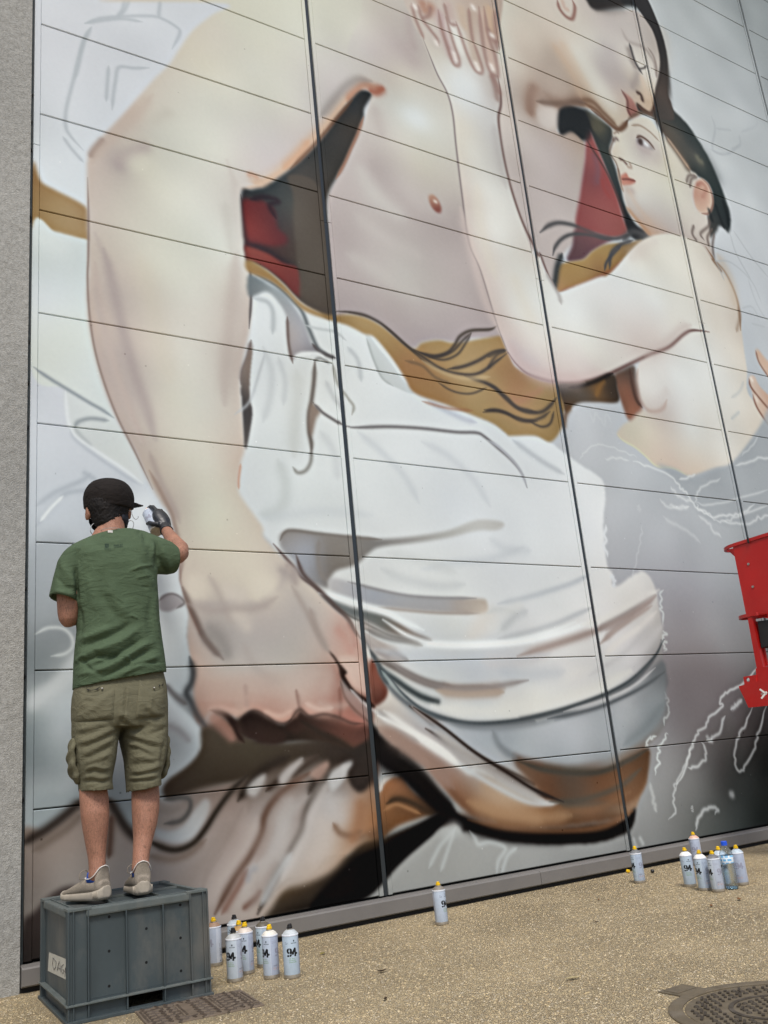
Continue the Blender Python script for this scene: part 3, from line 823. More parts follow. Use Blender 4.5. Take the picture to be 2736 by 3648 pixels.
    stroke(PS('A', '1420,1150 1440,1250 1465,1450') + PS('D', '1475,60 1482,250 1470,450'), 4, (110, 104, 104), .85)
    stroke(PS('D', '1420,1250 1408,1340 1408,1400'), 4, (205, 165, 145), .8)
    # orange rim of light under the arm
    stroke(PS('A', '1440,1120 1500,1105 1600,1090') + PS('B', '20,1080 100,1060 200,985 310,870 420,760 510,640 570,575 630,530'), 16, (206, 172, 146), .9)
    stroke(PS('B', '330,830 290,900 180,1000'), 12, (206, 160, 130), .7)
    stroke(PS('B', '560,600 600,545 660,500 720,520 765,530'), 14, (186, 136, 112), .85)
    stroke(PS('B', '690,535 730,545 770,520'), 11, (172, 104, 84), .8)
    stroke(PS('B', '400,690 480,590 550,510 620,470 700,480'), 12, (152, 144, 140), .6)
    stroke(PS('A', '1470,1040 1480,1030 1520,1050'), 8, (205, 150, 120), .5)
    # dark hollow and red shirt behind the arm
    fill(PS('A', '1425,1150 1490,1120 1600,1095') + PS('B', '30,1115 100,1085 220,1000 330,900 420,800 500,690 580,590 640,535 695,548 697,575 660,640 655,690 620,790 580,880 540,970 490,1060 445,1150 436,1250 445,1400 462,1659') +
         PS('E', '470,380 380,345 280,285 190,190 90,105 0,60 -40,30'),
         QS('B', '640,580:58,60,62;600,650:65,68,70;620,740:80,72,66;500,830:76,74,73;400,1000:76,74,72;300,1050:85,80,77;300,1300:88,81,74;380,1200:74,66,62;350,1500:84,76,68;150,1300:72,66,70;150,1080:66,71,74;0,1140:66,70,72;230,1200:80,82,80;250,1600:84,76,70;100,1400:90,62,64;420,900:70,69,68') +
         QS('E', '350,200:96,86,78;400,320:78,68,60;250,250:80,66,62'), 3.5, name='hollow')
    fill(PS('A', '1430,1190 1500,1180 1560,1175') + PS('B', '60,1185 120,1225 140,1300 150,1350 200,1395 195,1440 120,1455 0,1445 -50,1460') + PS('A', '1480,1480 1455,1380'),
         QS('B', '-20,1220:118,56,58;50,1250:120,58,60;0,1350:142,64,62;-50,1430:134,62,62;100,1400:126,60,62;120,1290:100,56,60;160,1420:112,58,62'), 6, clip='hollow')
    stroke(PS('A', '1480,1180 1560,1165 1640,1190') + PS('B', '100,1215 135,1290'), 9, (58, 46, 54), .7, clip='hollow')
    stroke(PS('B', '-40,1460 60,1500 150,1555 230,1600 270,1620'), 22, (62, 50, 58), .9, clip='hollow')
    fill(PS('E', '-50,-40 80,0 180,60 265,90 290,180 285,260 230,230 180,170 60,80 -50,30'), QS('E', '0,20:142,72,66;100,60:146,74,68;200,150:132,66,64;270,220:120,66,64'), 5, clip='hollow')
    fill(PS('B', '205,1040 240,1150 240,1300 260,1500 275,1659') + PS('E', '295,300 480,400 460,0') + PS('B', '430,1300 385,1100 300,1040'), (98, 88, 80), 5, .75, clip='hollow')
    stroke(PS('B', '220,1000 330,890 420,790 510,680 590,590'), 5, (120, 82, 62), .6)
    stroke(PS('B', '655,690 620,790 580,880 540,970 490,1060'), 4.5, (165, 115, 92), .7)
    # hand modelling
    ln = (122, 98, 88)
    stroke(PS('G', '1060,350 1060,450 1090,540 1130,640 1180,750 1215,820'), 5, (140, 108, 96), .8)
    stroke(PS('G', '1180,740 1230,820 1290,890'), 9, (118, 106, 102), .75)
    stroke(PS('G', '1200,800 1280,780 1340,880'), 16, (150, 142, 138), .6)
    stroke(PS('G', '1230,420 1290,520 1340,640 1380,700'), 12, (178, 164, 156), .5)
    fill(PS('G', '1320,480 1390,490 1420,620 1400,690 1350,600'), (212, 200, 188), 10, .55)
    fill(PS('G', '1100,430 1180,420 1240,500 1210,560 1130,540'), (210, 198, 182), 12, .5)
    fill(PS('G', '1460,420 1560,420 1620,500 1570,570 1480,560'), (212, 202, 184), 13, .5)
    stroke(PS('G', '1120,560 1250,590 1400,580 1560,590') + PS('H', '60,560 160,480 200,360'), 12, (176, 164, 160), .45)
    stroke(PS('G', '1430,820 1520,980 1659,1060'), 15, (176, 164, 158), .5)
    stroke(PS('H', '230,480 310,620 380,760 440,860'), 10, (165, 150, 142), .5)
    stroke(PS('H', '120,230 200,320 255,380 290,430 370,490 480,600 560,670 600,740 640,800'), 5.5, (112, 94, 90), .85)
    stroke(PS('H', '200,350 240,400 250,470'), 14, (168, 152, 146), .6)
    # knuckles and the dark line under the fist
    rd = (176, 120, 104)
    for s in ('1180,1180 1280,1170 1380,1190', '1450,1160 1550,1180 1640,1190'):
        stroke(PS('G', s), 17, rd, .5)
    for s in ('20,1190 120,1230 220,1240', '290,1190 380,1200 450,1190'):
        stroke(PS('H', s), 17, rd, .5)
    stroke(PS('H', '265,1120 275,1170 280,1210'), 7, (140, 100, 88), .7)
    stroke(PS('H', '470,1150 500,1180 560,1230 640,1270'), 18, (160, 92, 78), .6)
    stroke(PS('H', '480,980 500,1060 500,1150'), 14, (130, 84, 72), .7)
    fill(PS('H', '448,860 480,890 510,930 560,985 545,1010 600,1090 680,1150 722,1190 680,1190 600,1130 540,1060 515,1010 500,940'), (46, 33, 29), 3.5)
    fill(PS('H', '520,1030 570,1090 650,1165 700,1195 700,1290 640,1260 580,1190 540,1130'), QS('H', '540,1060:120,118,118;600,1150:150,142,140;680,1240:125,115,112'), 4, .95)
    stroke(PS('H', '575,1090 640,1160 700,1210'), 5, (196, 198, 200), .7)
    stroke(PS('H', '515,1040 540,1130 600,1210 690,1290'), 5, (70, 60, 56), .85)
    fill(PS('H', '695,910 730,935 755,1030 795,1080 780,1140 725,1182 695,1120 685,1000'), QS('H', '710,960:120,66,52;720,1050:150,90,74;770,1100:104,58,48;710,1140:92,56,46'), 4)
    stroke(PS('H', '560,700 590,760 600,840'), 9, (176, 118, 106), .6)
    fill(PS('G', '1350,1290 1430,1250 1490,1215 1540,1235 1580,1265 1659,1300') + PS('H', '60,1235 120,1275 200,1292 270,1232 315,1245 400,1235 500,1262 560,1290 640,1288 705,1330 700,1400 640,1440 500,1430 300,1400 150,1410 0,1405') + PS('G', '1520,1390 1420,1350'),
         QS('G', '1420,1300:66,50,42;1550,1330:44,36,32') + QS('H', '100,1340:48,38,34;300,1320:60,46,38;450,1330:72,50,42;600,1340:122,76,62;640,1400:98,62,50;500,1400:66,50,40'), 6)
    stroke(PS('G', '1240,1212 1300,1225 1360,1262 1420,1330 1500,1380'), 8, (62, 46, 41), .85)
    stroke(PS('G', '1250,1240 1330,1300 1400,1380'), 14, (150, 104, 88), .7)
    stroke(PS('G', '1270,1300 1350,1380 1430,1410'), 12, (120, 92, 80), .6)
    # cloth strip between arm and painter
    fill(PS('G', '900,420 1040,350 1062,450 1108,620 1102,780 1130,930 1132,1050 1085,1112 1020,1090 960,1040 930,900'),
         QS('G', '980,450:198,202,205;1050,500:202,205,208;1050,700:204,208,210;990,850:208,211,212;1100,900:178,184,188;1050,1000:196,201,204;1090,1080:170,177,182;970,700:206,209,210'), 4)
    fill(PS('G', '935,580 960,540 1010,528 1060,548 1082,580 1050,605 1000,628 950,620'), (166, 159, 161), 4)
    stroke(PS('G', '935,570 970,538 1015,527 1060,545 1085,580 1040,612'), 4.5, (130, 122, 122), .8)
    stroke(PS('G', '1118,900 1138,980 1130,1050 1100,1110 1130,1170 1165,1240 1215,1310'), 11, (78, 78, 80), .85)
    stroke(PS('G', '975,1060 1030,1130 1100,1180'), 9, (100, 92, 92), .6)
    fill(PS('G', '960,1090 1040,1170 1120,1250 1180,1330 1196,1400 1170,1480 1100,1550 1010,1610 930,1659 930,1200'),
         QS('G', '1000,1180:196,201,205;1060,1270:200,205,209;1000,1330:150,150,153;1060,1400:152,156,160;1130,1340:186,192,197;1170,1400:170,177,182;1050,1500:165,170,174;1000,1580:172,178,181'), 5)
    stroke(PS('G', '1040,1200 1130,1290 1180,1370 1180,1450'), 9, (190, 196, 200), .7)
    stroke(PS('G', '990,1300 1060,1340 1120,1400'), 12, (140, 136, 138), .6)
    stroke(PS('D', '1482,520 1462,620 1432,700 1424,780') , 7, (130, 116, 112), .85)
    fill(PS('D', '1490,560 1476,760 1480,880 1492,950 1462,1130 1446,1140 1430,900 1424,770 1450,640'), QS('D', '1465,700:150,136,128;1445,850:92,88,88;1475,820:140,128,122;1460,950:84,82,84;1455,1080:110,104,102'), 3.5)


def paint_sash():
    fill(PS('E', '-30,40 80,100 180,185 280,290 380,345 470,372 560,364 660,380 760,432 860,512 950,570 1000,533 1100,517 1200,532 1400,500 1480,500 1520,600 1560,680 1700,740') +
         PS('F', '300,745 420,770 480,800 500,900 450,940 430,1050 371,1118 280,1082 130,1082') + PS('E', '1500,1070 1420,1010 1300,960 1150,900 960,830 900,740 820,620 720,500 660,480 560,430 440,395 300,340 200,240 100,165 -30,110'),
         QS('E', '60,110:160,126,82;200,230:158,125,84;330,320:170,140,98;480,385:148,118,76;620,410:172,144,100;760,500:168,138,92;860,600:160,126,82;900,640:166,122,84;1050,560:172,142,96;1150,560:168,136,88;1000,700:163,120,80;1300,600:172,142,98;1400,560:168,138,92;1450,760:166,134,90;1250,700:178,150,106;'
                 '1000,800:166,128,84;1150,860:164,126,84;1300,900:170,142,96;1500,1000:170,142,98;1600,780:168,125,90') +
         QS('F', '60,700:160,122,82;200,750:158,118,80;150,850:172,128,90;300,850:170,140,96;400,900:150,122,82;300,1050:165,136,90;380,1080:158,130,86'), 3.5, name='sash')
    dk = (88, 78, 71)
    for s, w, a in (('480,350 560,352 660,372 740,410 800,455 900,545 1000,615 1120,692 1250,722 1340,712 1430,650 1510,590', 5, .85), ('760,420 860,505 950,590 1040,660 1150,700', 4, .6), ('950,575 1010,600 1080,612 1150,592 1190,550 1225,495 1290,462 1400,455 1445,432', 5, .85),
                    ('980,590 1060,618 1130,606 1190,575 1240,520 1290,475', 4.5, .8), ('1040,620 1130,634 1210,600 1260,530 1290,480', 4, .7), ('1150,690 1240,675 1330,640 1420,590 1510,574', 5, .85),
                    ('900,640 1000,670 1080,740 1180,780', 5, .35), ('1090,765 1160,810 1230,832 1300,832 1380,800', 3.5, .6), ('1250,730 1360,765 1430,800 1500,870 1570,920 1680,945', 6, .8), ('1360,945 1430,932 1500,950 1580,992 1680,997', 5, .75)):
        stroke(PS('E', s), w, dk, a)
    for s, w, a in (('-20,770 40,800 110,855 180,920 250,945 320,942 370,905 405,860', 5.5, .85), ('-20,930 80,940 170,975 250,995 320,975 370,940', 5, .75), ('250,1000 320,1030 370,1010 392,940', 4, .7), ('0,690 50,610 110,578', 5, .7), ('0,620 60,590 115,575', 4, .6)):
        stroke(PS('F', s), w, dk, a)
    stroke(PS('E', '1000,640 1130,712 1260,745 1400,735'), 7, (192, 166, 124), .6)
    stroke(PS('E', '1000,880 1150,920 1300,935'), 5, (160, 110, 82), .5)
    stroke(PS('F', '140,840 180,880 250,850 330,800'), 10, (176, 126, 98), .5)


def paint_kiss():
    # ---- neck, jaw and face of the man ----
    fill(PS('C', '20,-60 600,-60 640,20 700,60 780,62 870,60 960,120 1020,230 1055,360 1040,450 1000,520 1005,610 975,670 920,660 895,680 850,700 820,715 800,755 760,760 690,700 620,650 520,620 440,610 440,680 410,780 500,760 570,830 575,960 550,1150 530,1350 510,1430 440,1520 410,1659') +
         PS('F', '405,215 340,110 300,-10') + PS('C', '230,1480 120,1200 60,950 40,720 60,600 40,450'),
         QS('C', '200,100:206,196,182;250,250:204,192,178;400,250:199,183,169;200,420:201,189,176;330,430:190,172,160;430,450:186,170,156;300,560:152,124,110;290,640:160,136,122;350,670:198,188,182;470,540:186,165,150;560,100:200,190,180;560,350:203,196,184;500,350:197,174,154;700,150:188,178,174;650,280:203,199,190;'
                 '700,430:180,168,166;760,560:188,170,160;640,520:198,188,174;740,680:198,186,168;600,620:165,135,110;520,590:130,104,86;860,200:185,177,172;940,350:200,192,182;980,300:176,166,159;900,480:200,188,172;960,580:190,165,140;400,900:183,170,168;350,1100:185,173,171;200,1000:190,178,174;450,1300:186,174,172;'
                 '150,700:200,188,180;400,1500:182,170,167;120,500:203,192,184;250,800:192,181,176;400,720:170,150,138;960,440:206,203,198'), 4)
    stroke(PS('C', '430,250 500,330 550,440 600,520'), 14, (200, 172, 146), .5)
    stroke(PS('C', '520,300 600,420 680,560 760,650'), 20, (206, 202, 192), .4)
    stroke(PS('C', '270,520 265,580 270,660'), 12, (150, 122, 106), .6)
    stroke(PS('C', '300,560 370,590 440,610'), 16, (140, 112, 98), .6)
    stroke(PS('C', '300,680 330,640 390,640 420,680 400,740'), 10, (186, 172, 166), .6)
    # ear
    stroke(PS('C', '412,0 425,50 460,95 495,112 510,90 515,40 500,0'), 5, (150, 112, 102), .85)
    stroke(PS('C', '440,0 455,45 480,60'), 6, (196, 165, 150), .7)
    # dark hair, top and behind both heads
    hr = (54, 55, 56)
    fill(PS('C', '590,-60 600,25 625,50 660,60 760,45 860,40 930,90 990,170 1030,260 1050,350 1058,440 1085,600 1098,612 1085,600 1062,350 1010,160 950,40 900,-60'), hr, 4)
    stroke(PS('C', '600,20 700,40 800,25'), 14, (70, 62, 58), .5)
    fill(PS('C', '1000,520 1060,440 1072,590 1100,650 1150,700 1200,760 1300,920 1380,1100 1430,1250 1436,1320 1425,1375 1400,1350 1370,1335 1345,1380 1310,1400 1300,1290 1330,1180 1310,1090 1240,1040 1170,980 1110,880 1040,790 990,700 890,655 885,610 930,650 970,670 1000,610'),
         QS('C', '1030,540:64,60,58;920,640:60,58,58;1050,680:58,62,62;1060,760:92,84,74;1150,850:76,78,76;1120,920:110,96,84;1250,960:74,80,76;1230,1000:56,62,62;1350,1150:52,60,60;1380,1300:54,60,62;1320,1330:70,70,68;1200,800:58,66,66'), 3.5, rough=.6)
    fill(PS('C', '1030,440 1060,400 1075,590 1010,640 1005,540'), (84, 76, 72), 6, .8)
    stroke(PS('C', '1050,820 1100,890 1160,960 1200,1000'), 6, (150, 128, 110), .6)
    stroke(PS('C', '1235,920 1250,945 1270,960'), 7, (150, 150, 120), .8)
    # dark gap in front of her face, red cloth
    fill(PS('C', '430,650 480,620 560,660 640,700 720,750 745,790 725,880 760,1000 790,1100 810,1200 880,1330 990,1390 900,1430 820,1360 790,1250 700,1000 640,860 590,750 570,830 500,770 430,790'),
         QS('C', '460,700:44,44,46;540,720:46,46,48;640,720:84,78,66;700,780:62,64,64;700,900:72,76,72;740,1050:60,64,66;800,1250:50,52,54;860,1370:50,52,54;600,740:60,62,64'), 4)
    stroke(PS('C', '600,720 650,770 690,760'), 9, (130, 115, 85), .5)
    fill(PS('C', '590,755 640,850 700,1000 760,1150 800,1290 825,1380 740,1405 640,1380 525,1345 548,1150 575,950 580,850'),
         QS('C', '600,850:150,86,84;620,950:146,78,78;640,1060:128,72,78;690,1060:152,62,62;620,1200:152,78,76;700,1200:154,76,74;780,1330:158,92,86;600,1320:150,76,76;560,1200:146,78,78'), 3.5)
    stroke(PS('C', '620,900 640,1000 630,1100'), 9, (120, 76, 86), .5)
    fill(PS('C', '525,1345 640,1380 740,1405 700,1440 620,1490 560,1540 470,1540 500,1450'), QS('C', '560,1400:118,82,86;650,1420:124,84,86;520,1500:104,76,80;600,1480:112,80,84'), 4)
    fill(PS('C', '430,1560 500,1545 570,1530 620,1485 680,1450 740,1438 820,1435 920,1420 840,1500 740,1610 650,1680') + PS('F', '690,130 560,190 420,232 402,200 412,100'),
         QS('C', '500,1600:165,130,80;600,1540:170,136,86;700,1480:165,134,84;800,1450:140,112,76;720,1560:160,124,78') + QS('F', '450,150:160,128,80;560,100:166,134,84;430,210:176,136,96;650,100:150,112,76'), 3.5)
    stroke(PS('C', '440,1500 412,1580 400,1659') + PS('F', '395,170 403,215'), 9, (62, 66, 68), .9)
    stroke(PS('F', '420,232 560,190 690,128 750,95 800,40'), 5, (150, 98, 74), .7)
    for s, w in (('310,1375 360,1335 420,1318 500,1330 580,1360 680,1400 760,1410 850,1385', 6), ('385,1510 400,1460 440,1412 500,1386 600,1388 720,1420', 5), ('720,1590 730,1500 780,1450 860,1420', 5), ('690,1600 710,1540 790,1450', 4), ('800,1420 860,1370 960,1395', 9)):
        stroke(PS('C', s), w, (86, 84, 86), .85)
    # ---- face of the woman ----
    fill(PS('C', '738,770 790,740 840,715 880,690 960,705 1020,785 1110,885 1190,1000 1240,1040 1215,1150 1230,1230 1290,1270 1310,1350 1320,1450 1340,1560 1200,1450 1090,1395 970,1400 890,1310 825,1225 800,1130 778,1060 768,990 745,940 728,890 750,840'),
         QS('C', '800,850:203,198,185;760,900:200,188,172;860,700:203,194,180;1000,780:205,200,188;950,1000:208,203,190;1000,900:198,190,184;920,920:190,180,176;1100,1100:207,204,188;1050,950:208,200,180;900,1150:200,198,190;850,1080:198,182,168;1000,1250:196,188,183;1150,1300:200,192,182;'
                 '900,1250:186,175,170;1250,1380:196,186,178;850,1180:190,184,180;1200,1100:198,190,180;820,980:206,203,192;1100,1350:190,180,176;950,1370:186,150,125'), 3.5)
    stroke(PS('C', '820,1225 890,1310 970,1398'), 7, (176, 132, 100), .7)
    stroke(PS('C', '770,990 782,1070 803,1135'), 3.5, (150, 118, 100), .7)
    stroke(PS('C', '850,742 900,742 960,780 1015,835'), 3, (150, 128, 110), .6)
    stroke(PS('C', '745,790 765,780 775,790'), 3, (140, 120, 108), .6)
    stroke(PS('C', '742,830 758,818 770,828'), 5, (118, 102, 98), .75)
    fill(PS('C', '880,820 905,815 950,845 985,885 960,885 910,865 885,850'), (158, 150, 152), 2.5)
    fill(PS('C', '892,822 912,822 922,850 906,858 892,845'), (86, 72, 70), 2)
    stroke(PS('C', '928,845 948,862'), 7, (222, 224, 228), .9)
    stroke(PS('C', '880,815 905,806 950,835 990,885'), 3.5, (110, 88, 80), .85)
    stroke(PS('C', '885,850 910,880 960,900'), 9, (176, 160, 160), .5)
    stroke(PS('C', '778,938 800,948 825,975'), 4, (120, 96, 88), .8)
    stroke(PS('C', '825,985 848,990 838,960'), 4, (160, 132, 116), .6)
    fill(PS('C', '785,1045 800,1030 822,1022 835,1048 875,1070 850,1090 812,1096 795,1090'), QS('C', '810,1040:188,120,104;820,1080:190,130,112;850,1070:176,110,96'), 2.5)
    stroke(PS('C', '792,1060 830,1060 875,1070'), 3, (120, 72, 66), .7)
    stroke(PS('C', '820,1120 860,1130'), 10, (170, 152, 146), .6)
    fill(PS('C', '1215,1150 1230,1080 1265,1055 1300,1090 1325,1150 1330,1210 1305,1262 1265,1260 1230,1225'), QS('C', '1240,1100:200,165,145;1300,1120:205,180,160;1260,1160:178,120,104;1310,1220:206,182,162;1250,1220:200,170,150'), 3)
    stroke(PS('C', '1235,1100 1265,1085 1290,1110 1280,1150 1265,1170'), 6, (160, 96, 84), .75)
    stroke(PS('C', '1265,1055 1305,1095 1328,1160 1330,1215 1305,1262 1265,1262'), 3, (140, 100, 86), .7)
    for s in ('1175,1080 1190,1040 1230,1038', '1195,1110 1205,1060 1240,1045', '1300,1270 1310,1330 1260,1380 1280,1420', '1330,1350 1300,1400 1310,1460', '1220,1330 1210,1380 1240,1430', '1340,1380 1330,1450 1340,1540'):
        stroke(PS('C', s), 4, (110, 96, 90), .65)
    # features of the man
    stroke(PS('C', '838,255 855,320 872,368 893,405 915,438'), 4, (70, 68, 70), .85)
    stroke(PS('C', '830,280 850,350 880,410'), 8, (130, 118, 114), .6)
    stroke(PS('C', '893,408 925,402 936,388'), 2.6, (92, 86, 84), .7)
    stroke(PS('C', '790,170 830,240 900,270 940,300 985,370 1000,450'), 5, (150, 138, 132), .6)
    stroke(PS('C', '855,520 880,470 890,430'), 12, (150, 138, 136), .6)
    fill(PS('C', '800,545 835,565 865,600 888,650 885,680 845,692 828,650 825,600'), QS('C', '815,560:178,128,116;850,620:166,116,106;870,665:150,102,94'), 3)
    stroke(PS('C', '790,530 825,590 830,650 850,690'), 4, (112, 74, 70), .7)
    stroke(PS('C', '880,545 905,560 918,600'), 5, (84, 66, 60), .85)
    stroke(PS('C', '885,610 905,640 960,672 985,640 990,560'), 5, (110, 84, 72), .8)
    stroke(PS('C', '615,650 690,705 760,762 800,755 830,712'), 5, (110, 84, 70), .8)


def paint_woman_body():
    fill(PS('B', '930,-60 945,120 1000,225 1040,325 1085,430 1150,552 1185,680 1200,850 1220,1000 1250,1250 1300,1500') + PS('E', '1340,100 1400,300 1460,480 1520,620 1560,680') +
         PS('F', '165,655 200,700 300,748 400,765 550,765 700,722 760,700 850,650 900,640 880,700 885,790 905,870 945,930 905,925 850,985 800,1020 765,1072 800,1110 870,1150 930,1200 1000,1262 1100,1278 1195,1325 1240,1310 1350,1272 1450,1240 1590,1062 1640,960 1540,830 1535,700 1520,600 1500,450 1482,300 1450,200 1400,105') +
         PS('C', '1430,1659 1330,1540 1270,1450 1200,1415 1090,1382 980,1392 900,1432 830,1500 720,1620') + PS('F', '650,148 500,205 425,238 405,222 340,110 300,0') + PS('C', '270,1500 190,1270 130,1080 90,900 65,720 78,620 60,450') + PS('B', '1440,400 1450,200 1440,-60'),
         QS('B', '980,200:200,188,178;1100,300:206,198,186;1200,480:215,216,214;1250,560:217,220,222;1400,560:190,182,178;1250,750:210,204,192;1300,900:214,212,204;1230,900:209,202,190;1420,800:196,193,192;1400,700:200,199,198;1450,1000:196,192,188;1380,1100:214,213,207;1270,1200:204,190,182;1400,1300:216,214,208;1450,1400:218,217,212;1180,150:214,210,204;1050,80:196,182,172;1300,100:186,164,150') +
         QS('E', '1380,100:206,192,186;1450,150:212,205,198;1600,250:218,219,216;1500,400:206,192,186;1560,550:206,190,184') +
         QS('F', '200,100:215,213,206;50,200:212,200,194;150,350:216,214,209;500,350:219,222,222;300,550:214,207,200;250,680:198,182,180;200,600:200,188,188;600,580:214,212,204;600,690:206,193,190;400,730:205,188,184;800,200:221,223,223;900,60:220,219,210;1000,300:218,220,219;1100,400:214,210,202;1000,520:206,195,189;900,590:198,184,178;1300,200:214,208,198;1400,300:210,202,192;1480,400:200,188,176;1200,550:218,219,216;'
                  '1300,650:219,220,218;1100,720:216,219,218;1000,830:206,205,203;980,900:184,171,165;1020,880:176,164,160;920,750:206,204,200;1200,850:217,218,216;1450,600:212,206,196;1400,800:216,216,212;1300,1000:213,210,203;1200,1050:214,216,213;950,1050:206,197,180;850,1060:196,190,172;1000,1150:205,190,175;1150,1200:205,195,182;1100,1250:204,186,172;1250,1280:207,192,176;1400,1150:215,214,208;1550,1000:210,202,190;1500,750:212,206,196') +
         QS('C', '1000,1500:214,211,200;1150,1450:217,213,202;1300,1560:210,203,192;900,1500:206,196,186;250,1500:206,198,190'), 3.5, name='woman')
    e = (120, 96, 92)
    stroke(PS('C', '60,450 75,540 78,620 65,710 90,900 130,1080 190,1270 250,1410 300,1510') + PS('F', '310,10 350,110 403,215'), 4, e, .8)
    stroke(PS('C', '20,440 45,520 60,600'), 9, (150, 120, 112), .6)
    stroke(PS('C', '40,740 70,930 110,1110'), 12, (182, 176, 174), .5)
    stroke(PS('B', '1005,230 1045,330 1090,440 1150,555 1182,680 1200,860 1235,1150 1275,1430') + PS('E', '1345,110 1440,420 1510,600'), 3, (140, 128, 128), .75)
    stroke(PS('F', '120,590 170,660 250,722 400,765 550,765 700,725 850,655 960,602 1070,558 1160,482 1215,460 1310,470'), 5, (118, 88, 84), .85)
    stroke(PS('F', '930,610 1050,545 1140,460 1200,430'), 14, (188, 170, 164), .5)
    stroke(PS('F', '180,650 270,700 400,740 560,745 700,705'), 15, (200, 178, 174), .5)
    stroke(PS('F', '140,520 210,610 300,660'), 16, (196, 184, 186), .45)
    stroke(PS('F', '345,120 385,190 420,250 435,305'), 7, (170, 165, 163), .7)
    stroke(PS('C', '1290,1460 1380,1600') + PS('F', '1330,40 1400,110 1455,220 1485,330 1495,460'), 4, (138, 108, 84), .75)
    stroke(PS('F', '1470,470 1490,380 1480,320'), 5, (150, 128, 110), .5)
    stroke(PS('F', '890,690 882,740 888,800 905,870 945,928 1000,937 1040,915 1060,870'), 6, (168, 138, 126), .65)
    stroke(PS('F', '940,900 980,890 1040,840 1060,800'), 12, (184, 170, 166), .4)
    fill(PS('F', '748,722 800,690 868,668 880,760 898,860 916,918 880,955 850,987 828,980 790,880 760,800'), QS('F', '790,760:120,92,80;820,800:158,106,84;830,860:150,100,80;860,950:168,112,88;850,720:86,70,62;800,900:120,86,72;870,830:104,72,62'), 4)
    stroke(PS('F', '842,690 858,790 880,870 912,915'), 6, (82, 58, 50), .85)
    fill(PS('F', '415,775 550,768 640,750 700,728 750,722 768,800 772,882 650,884 560,885 505,905 465,945 450,900 425,830'),
         QS('F', '450,800:72,70,70;520,830:84,72,60;600,820:92,80,70;640,800:140,100,60;690,790:88,76,66;740,830:78,66,58;560,870:100,92,86;480,900:96,74,56'), 3.5)
    stroke(PS('F', '640,850 665,790 690,750'), 8, (150, 108, 62), .6)
    stroke(PS('F', '480,800 600,775 740,715'), 6, (52, 48, 48), .8)
    stroke(PS('F', '490,910 460,960 445,1040'), 8, (110, 80, 56), .7)
    # belly rim
    stroke(PS('F', '765,1072 800,1110 870,1150 930,1200 1000,1262 1100,1278 1195,1325'), 3, (206, 206, 170), .6)
    stroke(PS('F', '1440,860 1490,820 1515,760'), 4, (190, 192, 190), .6)
    stroke(PS('F', '1440,985 1490,940'), 4, (185, 190, 190), .6)
    # fingers on her back
    tn = (198, 168, 148)
    fill(PS('F', '1585,585 1600,572 1630,610 1700,700 1700,790 1650,720 1605,650'), tn, 3)
    fill(PS('F', '1545,745 1575,728 1610,790 1700,900 1700,1060 1640,990 1580,890 1568,840'), QS('F', '1570,760:206,186,172;1600,880:206,184,168;1640,850:196,160,140;1650,950:198,170,150'), 3)
    stroke(PS('F', '1545,745 1560,800 1640,900 1700,960'), 3.5, (140, 100, 86), .8)
    stroke(PS('F', '1568,840 1590,910 1640,990 1680,1040'), 3.5, (140, 100, 86), .8)
    stroke(PS('F', '1555,740 1566,760'), 5, (224, 214, 204), .8)
    stroke(PS('F', '1580,850 1595,880'), 6, (216, 200, 188), .8)
    stroke(PS('F', '1585,580 1605,650 1660,735'), 3, (140, 106, 92), .7)
    # hand resting on the shoulder
    hp = (190, 162, 150)
    for s, w, c in (('980,20 1010,130 1060,210 1090,280', 18, (198, 186, 178)), ('1000,10 1020,60 1060,40', 16, (178, 132, 112)), ('1100,60 1130,180 1165,290 1195,370', 17, (188, 160, 158)), ('1150,20 1175,110 1200,160', 15, (190, 166, 158)),
                    ('1285,60 1290,200 1310,320 1335,410', 17, (190, 168, 152)), ('1360,60 1380,220 1400,330 1425,430', 16, (198, 170, 156)), ('1395,40 1410,140 1425,230', 15, (200, 168, 140)), ('1230,40 1240,120 1260,170', 14, (196, 172, 152))):
        stroke(PS('B', s), w, c, .85)
    fill(PS('B', '1150,140 1210,150 1260,290 1240,330 1180,280'), (218, 214, 208), 8, .8)
    fill(PS('B', '1180,420 1300,430 1340,560 1260,620 1190,520'), (218, 222, 224), 22, .8)
    ln = (158, 124, 116)
    for s, w in (('938,20 960,110 1010,230', 5), ('975,30 1000,110 1050,180 1085,225 1100,270', 5), ('1000,110 1040,90 1050,40', 5), ('1095,60 1115,170 1150,280 1185,375 1215,385 1215,345 1180,240 1140,100', 5), ('1130,20 1160,130 1205,150', 5),
                 ('1200,130 1235,230 1270,330 1310,410 1345,432 1355,405 1335,340 1300,240', 5), ('1275,50 1285,150 1300,250', 5), ('1335,40 1350,180 1370,320 1400,420 1440,450 1446,420 1430,330 1390,200 1365,40', 5.5), ('1390,170 1420,235 1442,245', 7), ('1440,60 1432,130 1440,250 1445,300', 7), ('1410,440 1440,500 1460,560', 7)):
        stroke(PS('B', s), w * 1.15, ln, .65)
    for s in ('950,30 962,50', '1078,240 1092,270', '1185,310 1200,360', '1315,370 1335,415', '1295,30 1310,60', '1405,380 1420,415', '1405,205 1422,215'):
        stroke(PS('B', s), 7, (226, 216, 210), .75)


def paint_mural():
    paint_background()
    paint_cloth_below()
    paint_drape()
    paint_man()
    paint_drape_folds()
    paint_sash()
    paint_kiss()
    paint_woman_body()
    paint_second_pass()
    paint_third_pass()
    paint_chalk()


